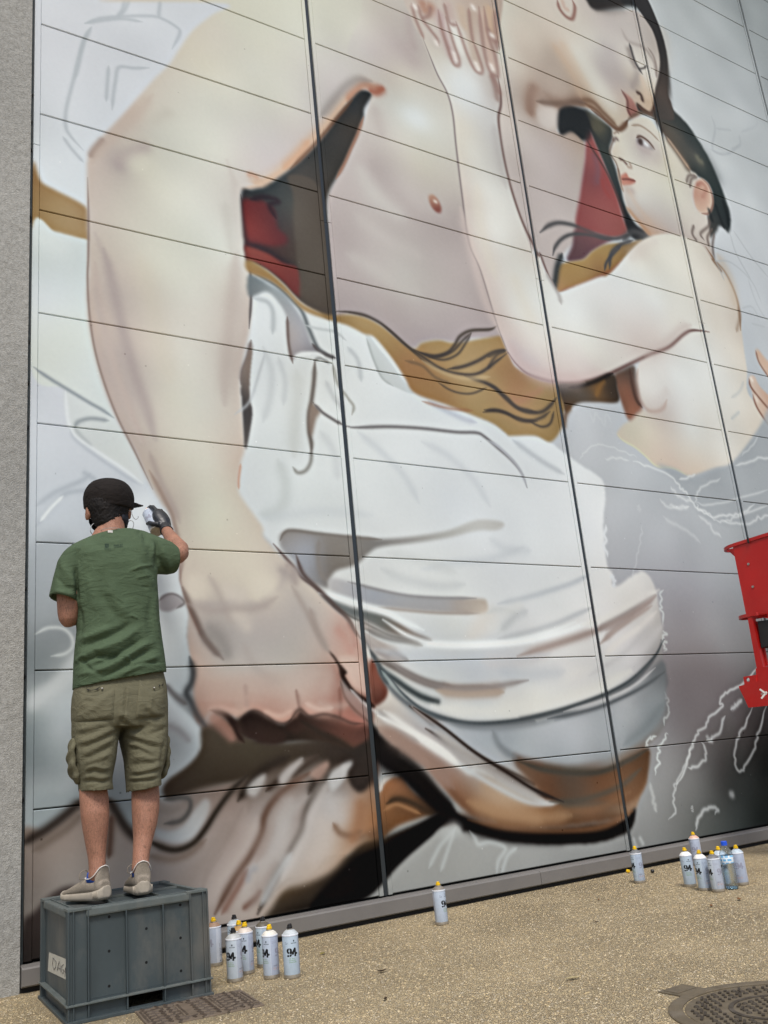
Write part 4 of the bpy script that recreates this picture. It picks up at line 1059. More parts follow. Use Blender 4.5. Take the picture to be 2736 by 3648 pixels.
def paint_second_pass():
    X = lambda s: PS('X', s)
    # shade under the fist
    fill(X('90,1000 130,985 200,1030 300,1050 450,1050 620,1040 740,1075 825,1010 828,1180 740,1150 640,1120 560,1095 480,1115 400,1140 320,1180 240,1215 100,1240 -40,1300 -70,1240 40,1150 90,1080'),
         QS('X', '100,1150:74,64,52;300,1110:76,66,53;500,1080:70,58,48;120,1040:84,72,60;700,1080:58,46,40;800,1100:48,40,36;250,1190:70,58,48;-40,1270:72,60,52'), 7, .95)
    stroke(X('130,940 180,980 230,1040'), 15, (150, 108, 94), .8)
    stroke(X('140,912 190,930 230,972 252,1020 275,1048'), 9, (56, 40, 35), .9)
    fill(X('262,948 318,914 368,935 410,962 458,1000 450,1042 400,1058 330,1042 285,1005'), QS('X', '300,950:46,34,30;400,1000:58,43,37;330,1020:66,48,42'), 5)
    fill(X('452,985 470,955 515,908 560,938 620,928 680,940 740,968 800,965 812,1030 760,1052 700,1030 620,1002 540,990 500,1010'), QS('X', '500,960:60,43,37;600,960:72,50,43;720,1000:108,66,55;790,1010:88,56,48;540,980:66,47,40'), 5)
    stroke(X('520,955 600,1005 680,1045 750,1085'), 9, (56, 45, 38), .7)
    stroke(X('300,880 360,910 430,950 490,930 515,905'), 10, (190, 140, 122), .6)
    stroke(X('530,900 580,925 660,925'), 11, (196, 146, 128), .6)
    stroke(X('700,930 740,950 785,960'), 15, (178, 104, 90), .7)
    # cloth below, laid in fresh, then its folds
    fill(X('-130,1330 -40,1300 100,1245 240,1220 330,1190 430,1140 560,1110 680,1140 800,1190 835,1240 850,1400 790,1440 745,1490 700,1560 640,1615 540,1660 440,1690 390,1771 300,1830 -100,1830'),
         QS('X', '100,1500:165,150,143;30,1380:150,138,132;200,1310:148,128,118;300,1370:166,151,144;420,1400:172,165,162;250,1480:162,143,135;150,1650:166,149,141;420,1560:178,172,170;480,1450:168,160,157;600,1400:176,166,161;700,1300:173,167,165;560,1550:182,167,157;650,1500:184,167,154;720,1470:158,124,98;790,1350:166,116,80;500,1280:160,147,141;620,1250:165,155,150;300,1700:178,165,158;400,1720:168,152,140;50,1750:150,135,127;760,1240:140,118,104;240,1240:112,94,84;450,1170:92,78,68;650,1160:84,70,62'), 9, .93)
    # radiating folds
    for s, w, c, a in (('250,1300 300,1225 370,1160 470,1110', 15, (60, 50, 43), .9), ('370,1260 440,1200 520,1145', 10, (72, 58, 50), .85), ('555,1270 610,1180 650,1130 690,1085', 16, (60, 49, 42), .9), ('480,1200 540,1150 600,1110', 9, (70, 56, 48), .7),
                       ('150,1790 230,1640 305,1530 350,1440 365,1370 400,1310 470,1240 560,1180', 13, (98, 70, 57), .9), ('335,1790 400,1650 470,1520 520,1430 540,1350 590,1260 650,1180', 12, (72, 60, 52), .9),
                       ('180,1790 240,1690 290,1600', 12, (128, 90, 76), .7), ('270,1770 330,1720 350,1690', 10, (124, 92, 80), .8)):
        stroke(X(s), w, c, a)
    stroke(X('330,1560 380,1440 410,1350 480,1260 560,1200'), 24, (146, 124, 113), .5)
    stroke(X('440,1640 500,1500 540,1400 580,1300 640,1210'), 20, (196, 188, 184), .5)
    stroke(X('300,1771 380,1640 450,1500 500,1400 530,1320'), 20, (150, 134, 126), .5)
    stroke(X('90,1771 170,1660 250,1560 310,1450 330,1380'), 26, (180, 164, 156), .5)
    stroke(X('-20,1700 60,1620 150,1500 230,1400'), 30, (146, 130, 121), .45)
    fill(X('-110,1420 -40,1430 20,1400 60,1340 110,1290 130,1320 100,1400 50,1465 -20,1485 -100,1460'), QS('X', '-80,1440:150,152,156;0,1440:182,185,188;60,1390:190,191,193;100,1320:170,166,164'), 6, .9)
    stroke(X('-150,1470 -60,1510 0,1512 60,1482 110,1420 160,1340 220,1260 290,1190'), 10, (66, 57, 50), .9)
    stroke(X('-70,1298 0,1288 40,1300 38,1345 0,1388 -70,1402'), 8, (96, 92, 90), .8)
    stroke(X('-140,1540 -40,1555 40,1530 110,1470'), 12, (116, 94, 80), .5)
    fill(X('285,1262 305,1222 350,1188 372,1192 355,1240 322,1282'), (186, 182, 180), 6, .8)
    fill(X('425,1200 470,1150 522,1122 532,1130 490,1182 445,1235'), (178, 170, 167), 5, .9)
    fill(X('560,1180 630,1128 645,1150 600,1212'), (172, 138, 124), 5, .8)
    fill(X('645,1190 690,1150 742,1128 735,1170 690,1232 650,1255'), (180, 178, 178), 6, .9)
    fill(X('725,1175 770,1130 832,1075 832,1205 785,1262 742,1238'), (52, 42, 37), 6, .95)
    stroke(X('425,1560 450,1450 440,1370 480,1290'), 30, (184, 176, 172), .55)
    stroke(X('350,1750 420,1620 480,1530'), 15, (188, 187, 187), .7)
    stroke(X('570,1560 620,1480 600,1380'), 28, (188, 176, 168), .5)
    stroke(X('640,1300 660,1350 700,1380'), 26, (178, 172, 170), .5)
    stroke(X('660,1400 690,1440 740,1452 785,1430'), 10, (128, 98, 78), .75)
    stroke(X('290,1650 300,1610 330,1590'), 12, (150, 150, 155), .5)
    stroke(X('780,1300 770,1400 740,1480'), 20, (150, 102, 70), .6)
    # black masses once more, deep
    fill(X('560,1771 600,1700 700,1600 760,1540 830,1510 900,1480 1000,1430 1100,1370 1140,1360 1190,1385 1140,1405 1060,1470 960,1560 890,1640 830,1700 760,1740 640,1760'), (26, 22, 21), 6, .95)
    stroke(X('845,1090 900,1150 980,1190 1060,1270 1120,1330 1200,1390'), 24, (27, 22, 21), .95)
    stroke(X('1190,1385 1300,1430 1420,1455 1560,1462 1700,1460'), 17, (24, 20, 19), .95)
    # thigh and cloth to the right
    stroke(X('890,1010 1000,1075 1090,1140 1160,1240'), 26, (142, 114, 101), .7)
    stroke(X('880,915 990,1000 1090,1070 1150,1108 1210,1155'), 13, (212, 210, 206), .9)
    stroke(X('850,905 930,980 1030,1050'), 10, (150, 140, 136), .6)
    stroke(X('1060,990 1180,1060 1290,1130 1420,1210 1560,1270 1700,1310'), 8, (70, 57, 51), .9)
    stroke(X('1090,985 1200,1050 1320,1110'), 18, (168, 172, 178), .6)
    stroke(X('1380,1000 1420,1080 1500,1130'), 22, (136, 142, 148), .5)
    stroke(X('1440,1120 1540,1160 1660,1190'), 18, (96, 74, 60), .7)
    stroke(X('1300,1220 1420,1310 1560,1390'), 26, (178, 140, 104), .45)
    stroke(X('850,690 920,720 1010,770 1100,800 1180,810'), 10, (112, 103, 98), .85)
    stroke(X('1120,822 1220,832 1310,826 1400,815'), 17, (164, 142, 128), .7)
    stroke(X('800,560 900,600 1000,610 1080,608'), 10, (118, 114, 112), .7)
    stroke(X('780,590 840,640 900,680 960,690'), 14, (150, 138, 134), .7)
    stroke(X('1330,560 1400,500 1480,460'), 20, (205, 206, 204), .6)
    stroke(X('1390,560 1440,510 1500,480'), 12, (176, 180, 184), .5)
    stroke(X('1300,700 1450,690 1600,650'), 16, (196, 186, 182), .6)
    stroke(X('1380,740 1500,760 1659,740'), 20, (176, 182, 190), .5)
    # hand
    stroke(X('10,380 55,490 105,595 150,650 185,690'), 10, (122, 104, 97), .85)
    stroke(X('120,550 170,610 205,680'), 24, (152, 144, 140), .75)
    fill(X('30,330 90,320 120,380 90,430 40,420'), (212, 200, 184), 14, .7)
    fill(X('310,350 400,330 420,400 370,440 320,420'), (212, 201, 185), 14, .7)
    stroke(X('270,400 260,470 290,560'), 24, (208, 196, 184), .6)
    stroke(X('30,450 140,480 240,470 330,470 420,420'), 14, (174, 160, 154), .6)
    stroke(X('430,300 480,330 500,300'), 16, (166, 154, 150), .6)
    stroke(X('560,470 590,560 640,660'), 12, (162, 146, 138), .6)
    stroke(X('500,240 530,320 590,380 660,450 720,510 760,590'), 7, (104, 88, 84), .85)
    stroke(X('680,560 720,600 740,660'), 18, (190, 138, 124), .6)
    stroke(X('660,720 670,800 690,900'), 16, (150, 100, 86), .7)
    # faces, upper right
    Y = lambda s: PS('Y', s)
    stroke(Y('632,495 636,430 665,372'), 15, (152, 118, 101), .8)
    stroke(Y('690,400 740,440 800,442 860,428'), 14, (132, 102, 86), .75)
    stroke(Y('850,430 900,440 950,490 1005,545'), 8, (118, 88, 70), .75)
    fill(Y('655,482 690,452 738,468 762,520 735,562 682,548'), (198, 188, 182), 8, .9)
    fill(Y('765,478 830,466 890,490 885,600 805,566 762,574 752,525'), (46, 47, 49), 7, .9)
    stroke(Y('560,120 640,260 700,330'), 40, (196, 178, 164), .4)
    stroke(Y('730,190 800,300 850,420'), 16, (202, 170, 142), .5)
    stroke(Y('830,200 880,300 960,390'), 34, (206, 202, 192), .4)
    stroke(Y('960,200 940,280 980,360'), 30, (180, 170, 170), .4)
    stroke(Y('1140,320 1160,380 1170,420'), 12, (206, 196, 182), .5)
    stroke(Y('1200,120 1215,200 1210,300'), 16, (190, 180, 168), .4)
    stroke(Y('1220,600 1290,690 1320,740'), 6, (160, 130, 106), .7)
    stroke(Y('1230,560 1300,620 1380,720'), 16, (98, 92, 84), .5)
    stroke(Y('1300,600 1380,680 1440,790'), 20, (60, 66, 68), .5)
    for s in ('1430,880 1450,940 1470,990', '1460,860 1480,930 1488,980', '1400,900 1420,960'):
        stroke(Y(s), 5, (40, 44, 46), .6)
    # warm turning edges of her arm and back
    stroke(Y('540,1480 600,1580 700,1640 860,1650'), 22, (198, 174, 172), .55)
    stroke(Y('330,900 370,1060 430,1280 500,1440'), 15, (208, 190, 184), .6)
    stroke(Y('400,800 420,1000 480,1200'), 18, (214, 206, 192), .5)
    stroke(Y('560,1200 600,1300 640,1400'), 26, (216, 208, 194), .5)
    stroke(Y('1180,1040 1120,1060 1060,1120'), 16, (206, 196, 188), .5)
    stroke(Y('1440,1100 1500,1220 1520,1330'), 14, (196, 180, 162), .6)
    stroke(Y('1380,1240 1420,1330 1440,1430'), 24, (210, 202, 190), .5)
    fill(Y('1100,1580 1180,1560 1240,1640 1200,1760 1120,1740'), (214, 211, 207), 20, .6)
    # near arm: stronger turning
    stroke(PS('D', '610,-20 650,130 700,350 750,560 810,760 870,930 920,1110'), 17, (172, 157, 155), .5)
    stroke(PS('D', '560,60 580,260 620,470 690,720 770,940 850,1130'), 12, (190, 172, 164), .55)
    stroke(PS('D', '830,30 880,250 930,480 1000,760'), 34, (208, 198, 180), .4)
    stroke(PS('D', '1390,10 1370,250 1350,480 1330,700 1330,900'), 20, (190, 176, 168), .5)
    stroke(PS('A', '1330,1200 1350,1350 1370,1500'), 16, (196, 190, 182), .5)
    stroke(PS('A', '540,960 590,890 680,800 800,680 900,560'), 14, (194, 176, 164), .5)
    stroke(PS('A', '680,950 720,925 800,890 880,860'), 18, (182, 168, 164), .6)
    fill(PS('A', '760,930 850,900 900,960 840,1020 770,1000'), (214, 210, 194), 14, .6)
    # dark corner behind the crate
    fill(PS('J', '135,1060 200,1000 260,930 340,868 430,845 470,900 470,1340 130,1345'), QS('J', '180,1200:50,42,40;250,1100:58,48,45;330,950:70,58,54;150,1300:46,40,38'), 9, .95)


def paint_third_pass():
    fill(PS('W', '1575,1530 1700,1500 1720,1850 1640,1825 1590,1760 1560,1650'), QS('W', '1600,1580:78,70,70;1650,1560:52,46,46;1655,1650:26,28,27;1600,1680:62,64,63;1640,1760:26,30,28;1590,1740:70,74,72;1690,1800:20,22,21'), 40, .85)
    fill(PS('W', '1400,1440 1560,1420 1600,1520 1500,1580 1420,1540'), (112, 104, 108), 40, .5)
    f = lambda s: PS('f', s)
    fill(f('492,-20 540,66 580,128 603,198 612,268 602,340 588,400 588,470 622,505 672,505 660,436 644,392 646,280 633,188 602,92 548,-20'),
         QS('f', '540,40:58,57,58;610,170:64,62,62;630,280:66,62,60;615,390:88,76,70;620,460:78,72,68'), 2.5)
    stroke(f('560,200 585,240 597,290 596,330'), 3.5, (140, 126, 120), .7)
    fill(f('140,190 215,290 275,390 230,425 150,432 85,478 66,440 78,360 105,270'), (172, 154, 142), 16, .55)
    stroke(f('66,490 64,430 76,360'), 10, (150, 122, 108), .6)
    stroke(f('90,430 150,438 205,440 255,432 300,440'), 8, (118, 96, 84), .8)
    stroke(f('295,440 345,470 390,515 435,546 462,530 472,512'), 6, (122, 92, 74), .85)
    fill(f('290,470 330,480 380,520 405,545 400,600 360,590 330,540'), QS('f', '310,500:70,70,66;350,530:110,104,82;390,570:64,68,68'), 4, .8)
    fill(f('195,465 250,455 300,480 315,560 300,600 275,570 230,545 190,556'), (50, 52, 54), 5, .9)
    fill(f('310,560 330,620 370,700 420,800 455,900 465,985 400,1000 300,985 262,960 275,820 295,690 300,620'), (146, 80, 80), 7, .35)
    stroke(f('335,650 350,720 345,780'), 8, (122, 84, 94), .5)
    stroke(f('365,760 375,800 400,840'), 7, (156, 66, 64), .5)
    stroke(f('300,590 330,640 380,720 430,830 465,930'), 4, (84, 62, 62), .7)
    stroke(f('515,440 540,462 575,480 590,450'), 4, (96, 72, 62), .7)
    stroke(f('470,515 500,490 540,478 580,490 610,530 640,580'), 4, (112, 92, 78), .6)
    stroke(f('590,470 605,520 625,560'), 8, (72, 68, 64), .8)
    stroke(f('625,560 680,640 740,735'), 9, (96, 84, 74), .6)
    stroke(f('640,580 690,650 735,715'), 4, (196, 170, 146), .55)
    stroke(f('405,570 415,590 405,620 400,650 425,690 440,740 450,790'), 3, (120, 100, 88), .6)
    fill(f('770,800 790,770 815,780 822,840 800,890 775,880'), (196, 156, 136), 6, .6)
    stroke(f('475,800 520,880 580,950'), 9, (196, 170, 150), .4)
    stroke(f('560,640 600,650 590,680'), 14, (190, 178, 172), .4)
    # lift the man's face out of the flat: cheek light, nose side, temple
    stroke(f('240,190 300,280 370,380 420,450'), 24, (207, 203, 194), .45)
    stroke(f('400,200 430,300 470,360'), 24, (182, 172, 172), .5)
    stroke(f('440,120 480,160 520,180'), 14, (184, 174, 170), .5)
    stroke(f('530,320 550,380 560,420'), 8, (206, 184, 164), .6)
    d = lambda s: PS('d', s)
    # fold crests and hollows round the hip
    stroke(d('90,285 160,330 230,352 330,358 480,347 600,318 690,284'), 9, (224, 228, 230), .85)
    stroke(d('60,315 120,330 200,358'), 9, (150, 146, 142), .6)
    stroke(d('70,370 150,385 260,400 420,398 560,380'), 16, (186, 192, 200), .55)
    stroke(d('862,216 800,262 720,302 640,334 540,366 470,388'), 8, (160, 144, 138), .75)
    stroke(d('870,200 800,238 720,280 650,300'), 10, (216, 214, 209), .7)
    stroke(d('850,245 790,285 735,325 700,355'), 6, (168, 152, 146), .7)
    stroke(d('862,262 810,310 760,345 720,385'), 10, (214, 211, 207), .6)
    stroke(d('880,300 830,360 760,420 690,455'), 16, (200, 200, 202), .5)
    stroke(d('105,400 160,438 230,468 310,480 400,474 500,456'), 9, (142, 134, 132), .75)
    stroke(d('240,486 330,496 430,490'), 9, (170, 154, 140), .6)
    stroke(d('230,530 380,545 540,520 690,480 790,430'), 22, (213, 212, 206), .7)
    stroke(d('560,420 660,400 700,430 620,470'), 18, (204, 204, 206), .4)
    fill(d('150,530 230,572 340,592 460,588 580,566 700,530 800,470 880,400 890,470 885,540 840,610 760,660 640,690 520,680 440,650 360,620 250,600'),
         QS('d', '230,585:150,152,156;330,620:166,172,180;450,610:150,157,164;480,640:165,172,178;560,600:172,177,184;640,630:176,180,187;700,560:150,156,162;780,520:170,173,178;760,600:160,165,172;860,440:104,109,114;870,500:138,145,150;850,560:128,136,142;800,620:132,138,142;580,670:150,157,164;700,670:150,155,160'), 6, .9)
    stroke(d('92,425 150,498 220,548 330,577 450,572 560,549 660,518 742,484 800,448 858,388 884,340'), 5.5, (84, 90, 94), .95)
    stroke(d('260,578 380,592 500,582 620,552'), 9, (122, 128, 134), .6)
    stroke(d('555,565 680,538 765,505 832,470 886,432'), 5.5, (92, 97, 102), .85)
    stroke(d('600,545 720,508 800,470 860,420'), 4, (190, 190, 192), .6)
    stroke(d('400,600 420,640 470,680'), 10, (122, 128, 133), .6)
    stroke(d('770,640 830,590 885,520'), 11, (118, 126, 131), .6)
    fill(d('465,684 560,712 690,716 780,680 842,648 832,740 790,800 700,800 600,800 530,765'),
         QS('d', '500,700:110,84,66;560,740:104,68,47;700,745:112,74,50;800,700:98,66,44;640,785:92,72,58;760,785:122,82,54;820,680:90,62,42;600,705:84,72,62'), 6, .92)
    stroke(d('470,684 560,712 690,718 780,684 840,650'), 7, (76, 70, 62), .85)
    stroke(d('560,800 660,792 760,755 820,705'), 8, (84, 76, 66), .7)
    stroke(d('600,826 700,818 790,770'), 10, (128, 90, 62), .6)
    stroke(d('330,852 450,878 600,884 720,868 795,826'), 11, (132, 86, 54), .7)
    stroke(d('330,800 420,835 520,845 620,838'), 22, (172, 134, 98), .6)
    stroke(d('240,600 330,668 430,735 540,795'), 20, (170, 164, 160), .85)
    stroke(d('250,575 340,640 430,690'), 13, (166, 171, 178), .8)
    stroke(d('176,532 260,590 350,660 440,716 520,766 600,800'), 5, (62, 51, 46), .95)
    stroke(d('300,690 400,752 500,800 570,806'), 8, (186, 187, 188), .75)
    stroke(d('75,556 160,598 240,640 300,690'), 8, (213, 211, 207), .85)
    stroke(d('80,590 150,630 220,690 290,760'), 18, (148, 118, 104), .65)
    stroke(d('120,690 180,720 240,790 290,840'), 17, (28, 23, 21), .9)
    stroke(d('285,835 350,870 450,895 600,900 720,892 790,850'), 11, (24, 20, 19), .9)
    # fist: calmer skin
    fill(PS('X', '70,800 250,760 480,740 640,720 700,800 780,860 810,960 700,960 600,935 520,905 430,950 300,900 200,930 110,960'), QS('X', '120,880:186,152,138;300,840:188,160,148;500,840:192,168,156;660,860:176,134,120;740,900:166,114,100;420,900:184,148,134;250,900:172,134,120;600,780:190,170,160'), 12, .6)
    stroke(PS('X', '515,905 508,870 500,820'), 5, (150, 116, 104), .6)
    stroke(PS('X', '690,940 692,880 688,810'), 7, (132, 88, 76), .6)
    stroke(PS('X', '290,900 285,850 280,800'), 8, (168, 140, 130), .5)
    stroke(PS('X', '540,880 600,905 660,900'), 9, (206, 176, 162), .6)
    stroke(PS('X', '360,915 430,935 480,910'), 9, (204, 168, 152), .6)
    stroke(PS('X', '120,905 180,900 250,915'), 9, (196, 158, 144), .5)
    stroke(PS('X', '470,960 515,908 560,938 620,928 680,940 740,966 790,968'), 6, (60, 45, 40), .45)
    stroke(PS('X', '262,950 318,914 368,935 410,962 450,968 480,950'), 6, (60, 45, 40), .45)
    for s, w in (('540,700 580,760 600,820', 26), ('470,960 440,1040 420,1100', 22), ('560,1180 480,1190 380,1170', 12)):
        stroke(PS('H', s), w, (186, 160, 148), .45)
    stroke(PS('H', '40,1150 150,1185 240,1190'), 12, (188, 152, 138), .45)
    stroke(PS('G', '1200,1150 1350,1140 1550,1150'), 16, (190, 158, 144), .45)
    fill(PS('H', '505,905 540,890 600,900 640,950 670,1040 690,1110 650,1110 590,1060 560,990'), QS('H', '560,940:200,174,160;630,1000:204,176,162;660,1080:196,160,146;600,920:198,168,154'), 6, .8)

    # soft grey folds over the hip and waist
    for s, w, c, a in (('60,80 200,60 420,40 700,60', 16, (198, 204, 208), .5), ('1000,380 1200,340 1400,320 1600,250', 12, (194, 200, 206), .55), ('760,380 900,440 1100,480 1250,470', 14, (190, 194, 196), .6), ('800,280 1000,330 1200,400', 16, (196, 200, 200), .5), ('1400,200 1500,260 1640,270', 14, (194, 200, 206), .5)):
        stroke(PS('H', s), w, c, a)
    for s, w, c, a in (('620,1060 760,1180 900,1330 980,1480', 12, (196, 202, 208), .55), ('1000,1120 1150,1200 1300,1340 1400,1500', 12, (194, 200, 207), .5), ('560,560 620,640 640,760', 8, (180, 186, 190), .6), ('60,560 110,700 100,860 60,1000', 12, (190, 195, 198), .55), ('430,760 480,860 540,940', 9, (184, 188, 190), .6), ('400,1060 480,1180 500,1340', 14, (194, 199, 202), .5), ('150,620 190,760 180,900', 9, (188, 193, 196), .55)):
        stroke(PS('E', s), w, c, a)


# ---------------- the mural picture on the wall ----------------
paint_mural()
for _c in range(3):                                                     # the crispness of sprayed edges, and duller pigments
    _b = blur(np.ascontiguousarray(CAN[..., _c]), 5.0)
    CAN[..., _c] += np.clip((CAN[..., _c] - _b) * .34, -16, 12)
    _b = blur(np.ascontiguousarray(CAN[..., _c]), 40.0)
    CAN[..., _c] += np.clip((CAN[..., _c] - _b) * .12, -10, 7)
np.clip(CAN, 4, 232, out=CAN)
_g = CAN @ np.array((.3, .59, .11), np.float32)
CAN[:] = _g[..., None] + (CAN - _g[..., None]) * .80
_m = np.repeat(np.repeat(prng.normal(0, 1, (TH // 40 + 2, TW // 40 + 2)), 40, 0), 40, 1)[:TH, :TW].astype(np.float32)
CAN += blur(_m, 22)[..., None] * 7.0                                    # uneven sprayed coats
CAN += blur(prng.normal(0, 1, (TH, TW)).astype(np.float32), 1.0)[..., None] * 2.2
for _i in range(260):                                                   # overspray specks
    _x, _y = prng.randint(0, TW - 3), int(abs(prng.normal(0, .28)) * TH) % (TH - 3)
    CAN[_y:_y + prng.randint(1, 3), _x:_x + prng.randint(1, 3)] += prng.choice([-34, 24], p=[.6, .4])
_lin = np.clip(lin(np.clip(CAN, 0, 255)) / np.array(WHITE), .004, .86)
_srgb = np.where(_lin <= .0031308, _lin * 12.92, 1.055 * _lin ** (1 / 2.4) - .055)
img = bpy.data.images.new('mural', TW, TH, alpha=False)
_px = np.ones((TH, TW, 4), np.float32)
_px[..., :3] = _srgb
img.pixels.foreach_set(_px.ravel())
img.update()
img.pack()
del _px, _lin, _srgb, CAN


def mural_mat():
    m = bpy.data.materials.new('sprayed_panel')
    m.use_nodes = True
    nt = m.node_tree
    p = nt.nodes['Principled BSDF']
    t = nd(nt, 'ShaderNodeTexImage')
    t.image = img
    t.extension = 'EXTEND'
    nt.links.new(t.outputs[0], p.inputs['Base Color'])
    n = nd(nt, 'ShaderNodeTexNoise', Scale=1.1, Detail=3.0)
    tc = nd(nt, 'ShaderNodeTexCoord')
    nt.links.new(tc.outputs['Object'], n.inputs['Vector'])
    mr = nd(nt, 'ShaderNodeMapRange')
    mr.inputs['To Min'].default_value, mr.inputs['To Max'].default_value = .5, .68
    nt.links.new(n.outputs['Fac'], mr.inputs['Value'])
    nt.links.new(mr.outputs[0], p.inputs['Roughness'])
    p.inputs['Specular IOR Level'].default_value = .02
    b = nd(nt, 'ShaderNodeBump', Strength=.12, Distance=.01)
    n2 = nd(nt, 'ShaderNodeTexNoise', Scale=2.2, Detail=1.0)
    nt.links.new(tc.outputs['Object'], n2.inputs['Vector'])
    nt.links.new(n2.outputs['Fac'], b.inputs['Height'])
    nt.links.new(b.outputs[0], p.inputs['Normal'])
    return m


M_PANEL = mural_mat()
M_DARK = mat('dark_gap', (.012, .012, .013), .8)
M_CHAN = mat('joint_steel', lin((40, 46, 50)), .33, 0, .5, .18, 5, stretch=(1, 1, .15))
M_RAIL = mat('rail_grey', lin((116, 113, 109)), .45, 0, .4, .1, 3, dirt=.25, bump=.05)
M_GAP_SHADE = mat('gap_shade', (.022, .021, .02), .9)


def uv_wall(me):
    uv = me.uv_layers.new(name='UVMap')
    co = np.empty(len(me.vertices) * 3)
    me.vertices.foreach_get('co', co)
    co = co.reshape(-1, 3)
    li = np.empty(len(me.loops), np.int32)
    me.loops.foreach_get('vertex_index', li)
    u = np.stack([(co[li, 0] - TX0) / (TX1 - TX0), (co[li, 2] - TZ0) / (TZ1 - TZ0)], 1)
    uv.data.foreach_set('uv', u.ravel())


wall = thing('mural_wall', 'tall facade of wide grey metal panels carrying the half-painted mural of an embracing couple', 'wall', kind='thing')


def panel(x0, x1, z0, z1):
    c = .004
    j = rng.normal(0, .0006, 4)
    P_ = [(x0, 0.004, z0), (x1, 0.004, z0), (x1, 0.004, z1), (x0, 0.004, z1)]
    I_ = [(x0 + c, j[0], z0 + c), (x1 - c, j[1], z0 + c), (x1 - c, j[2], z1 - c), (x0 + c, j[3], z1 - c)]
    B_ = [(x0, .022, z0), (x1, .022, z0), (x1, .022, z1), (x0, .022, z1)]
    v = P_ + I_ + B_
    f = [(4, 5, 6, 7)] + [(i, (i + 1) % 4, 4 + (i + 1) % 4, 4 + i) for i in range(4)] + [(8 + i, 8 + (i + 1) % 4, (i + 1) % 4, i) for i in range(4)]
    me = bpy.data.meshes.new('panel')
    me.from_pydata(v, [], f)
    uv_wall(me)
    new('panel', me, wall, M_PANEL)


NROW = 16
ZT = WALL_Z0 + NROW * ROWH
JW = .084                                   # width of a whole vertical joint: two edge strips and the dark channel
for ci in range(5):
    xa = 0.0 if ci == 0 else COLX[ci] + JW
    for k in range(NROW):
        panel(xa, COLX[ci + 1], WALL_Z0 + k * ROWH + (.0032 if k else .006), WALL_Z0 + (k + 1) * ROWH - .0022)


def strip(x0, x1, z0, z1, name='edge_strip', m=None, y=-.004, yb=.03):
    bm = bmesh.new()
    box(bm, x0, x1, y, yb, z0, z1, .0025)
    me = bpy.data.meshes.new(name)
    bm.to_mesh(me)
    bm.free()
    uv_wall(me)
    new(name, me, wall, m or M_PANEL)


for ci in range(5):
    a = COLX[ci + 1]
    b = a + JW
    z1 = WALL_Z0
    s = {0: at('B', 420, 1310, 0)[2], 1: at('F', 305, 160, 0)[2], 2: at('F', 1265, 415, 0)[2], 3: 3.9, 4: 3.9}[ci]
    for z0, z2 in ((z1 + .002, s), (s + .003, ZT)):
        strip(a + .0008, a + .026, z0, z2)
        strip(b - .026, b - .0008, z0, z2)
    strip(a + .0265, b - .0265, WALL_Z0, s, 'joint_channel', M_CHAN, .004, .03)
    strip(a + .0265, b - .0265, s + .004, ZT, 'joint_channel', M_CHAN, .008, .03)
zsplit = at('A', 230, 862, 0)[2]
strip(-.034, -.0008, WALL_Z0 + .002, zsplit)
strip(-.034, -.0008, zsplit + .003, ZT)
bm = bmesh.new()
box(bm, -.1, COLX[5] + .1, .045, .3, 0.0, ZT)
obj('backing', bm, M_DARK, wall)
# skirting rail under the panels, in lengths, over a black strip coloured as the shaded gap
xr = -.05
for L in (2.9, 2.95, 2.95, 1.2):
    bm = bmesh.new()
    prof = [(-.052, .03), (-.052, .094), (-.046, .101), (-.004, .108), (.03, .108), (.03, .024), (-.046, .024)]
    va = [bm.verts.new((xr + .0015, y, z)) for y, z in prof]
    vb = [bm.verts.new((xr + L - .0015, y, z)) for y, z in prof]
    bm.faces.new(va)
    bm.faces.new(vb[::-1])
    for i in range(len(prof)):
        k = (i + 1) % len(prof)
        bm.faces.new((va[i], vb[i], vb[k], va[k]))
    obj('skirting_rail', bm, M_RAIL, wall)
    xr += L
bm = bmesh.new()
box(bm, -.05, 9.5, -.02, .044, -.05, .0235)
obj('gap_strip', bm, M_GAP_SHADE, wall)
# dark gasket with fixing clips down the left end
bm = bmesh.new()
box(bm, -.052, -.0345, .012, .04, 0.02, ZT)
obj('gasket', bm, mat('gasket', lin((70, 78, 80)), .6, noise=.3, nscale=30), wall)
for tt, x, y in (('A', 205, 885), ('A', 207, 1300), ('A', 208, 720), ('A', 185, 1280), ('D', 190, 525), ('D', 183, 1030), ('D', 196, 770), ('G', 172, 490), ('G', 163, 1010), ('J', 150, 330), ('A', 205, 560)):
    p = at(tt, x, y, 0)
    bm = bmesh.new()
    r = bmesh.ops.create_icosphere(bm, subdivisions=2, radius=.007)
    for v in r['verts']:
        v.co = Vector((v.co.x, v.co.y * .8, v.co.z * rng.uniform(1.2, 1.8))) * (1 + .25 * math.sin(v.co.z * 900 + v.co.x * 500))
        v.co += Vector((-.044, .008, p[2]))
    obj('fixing_clip', bm, M_DARK, wall, True)


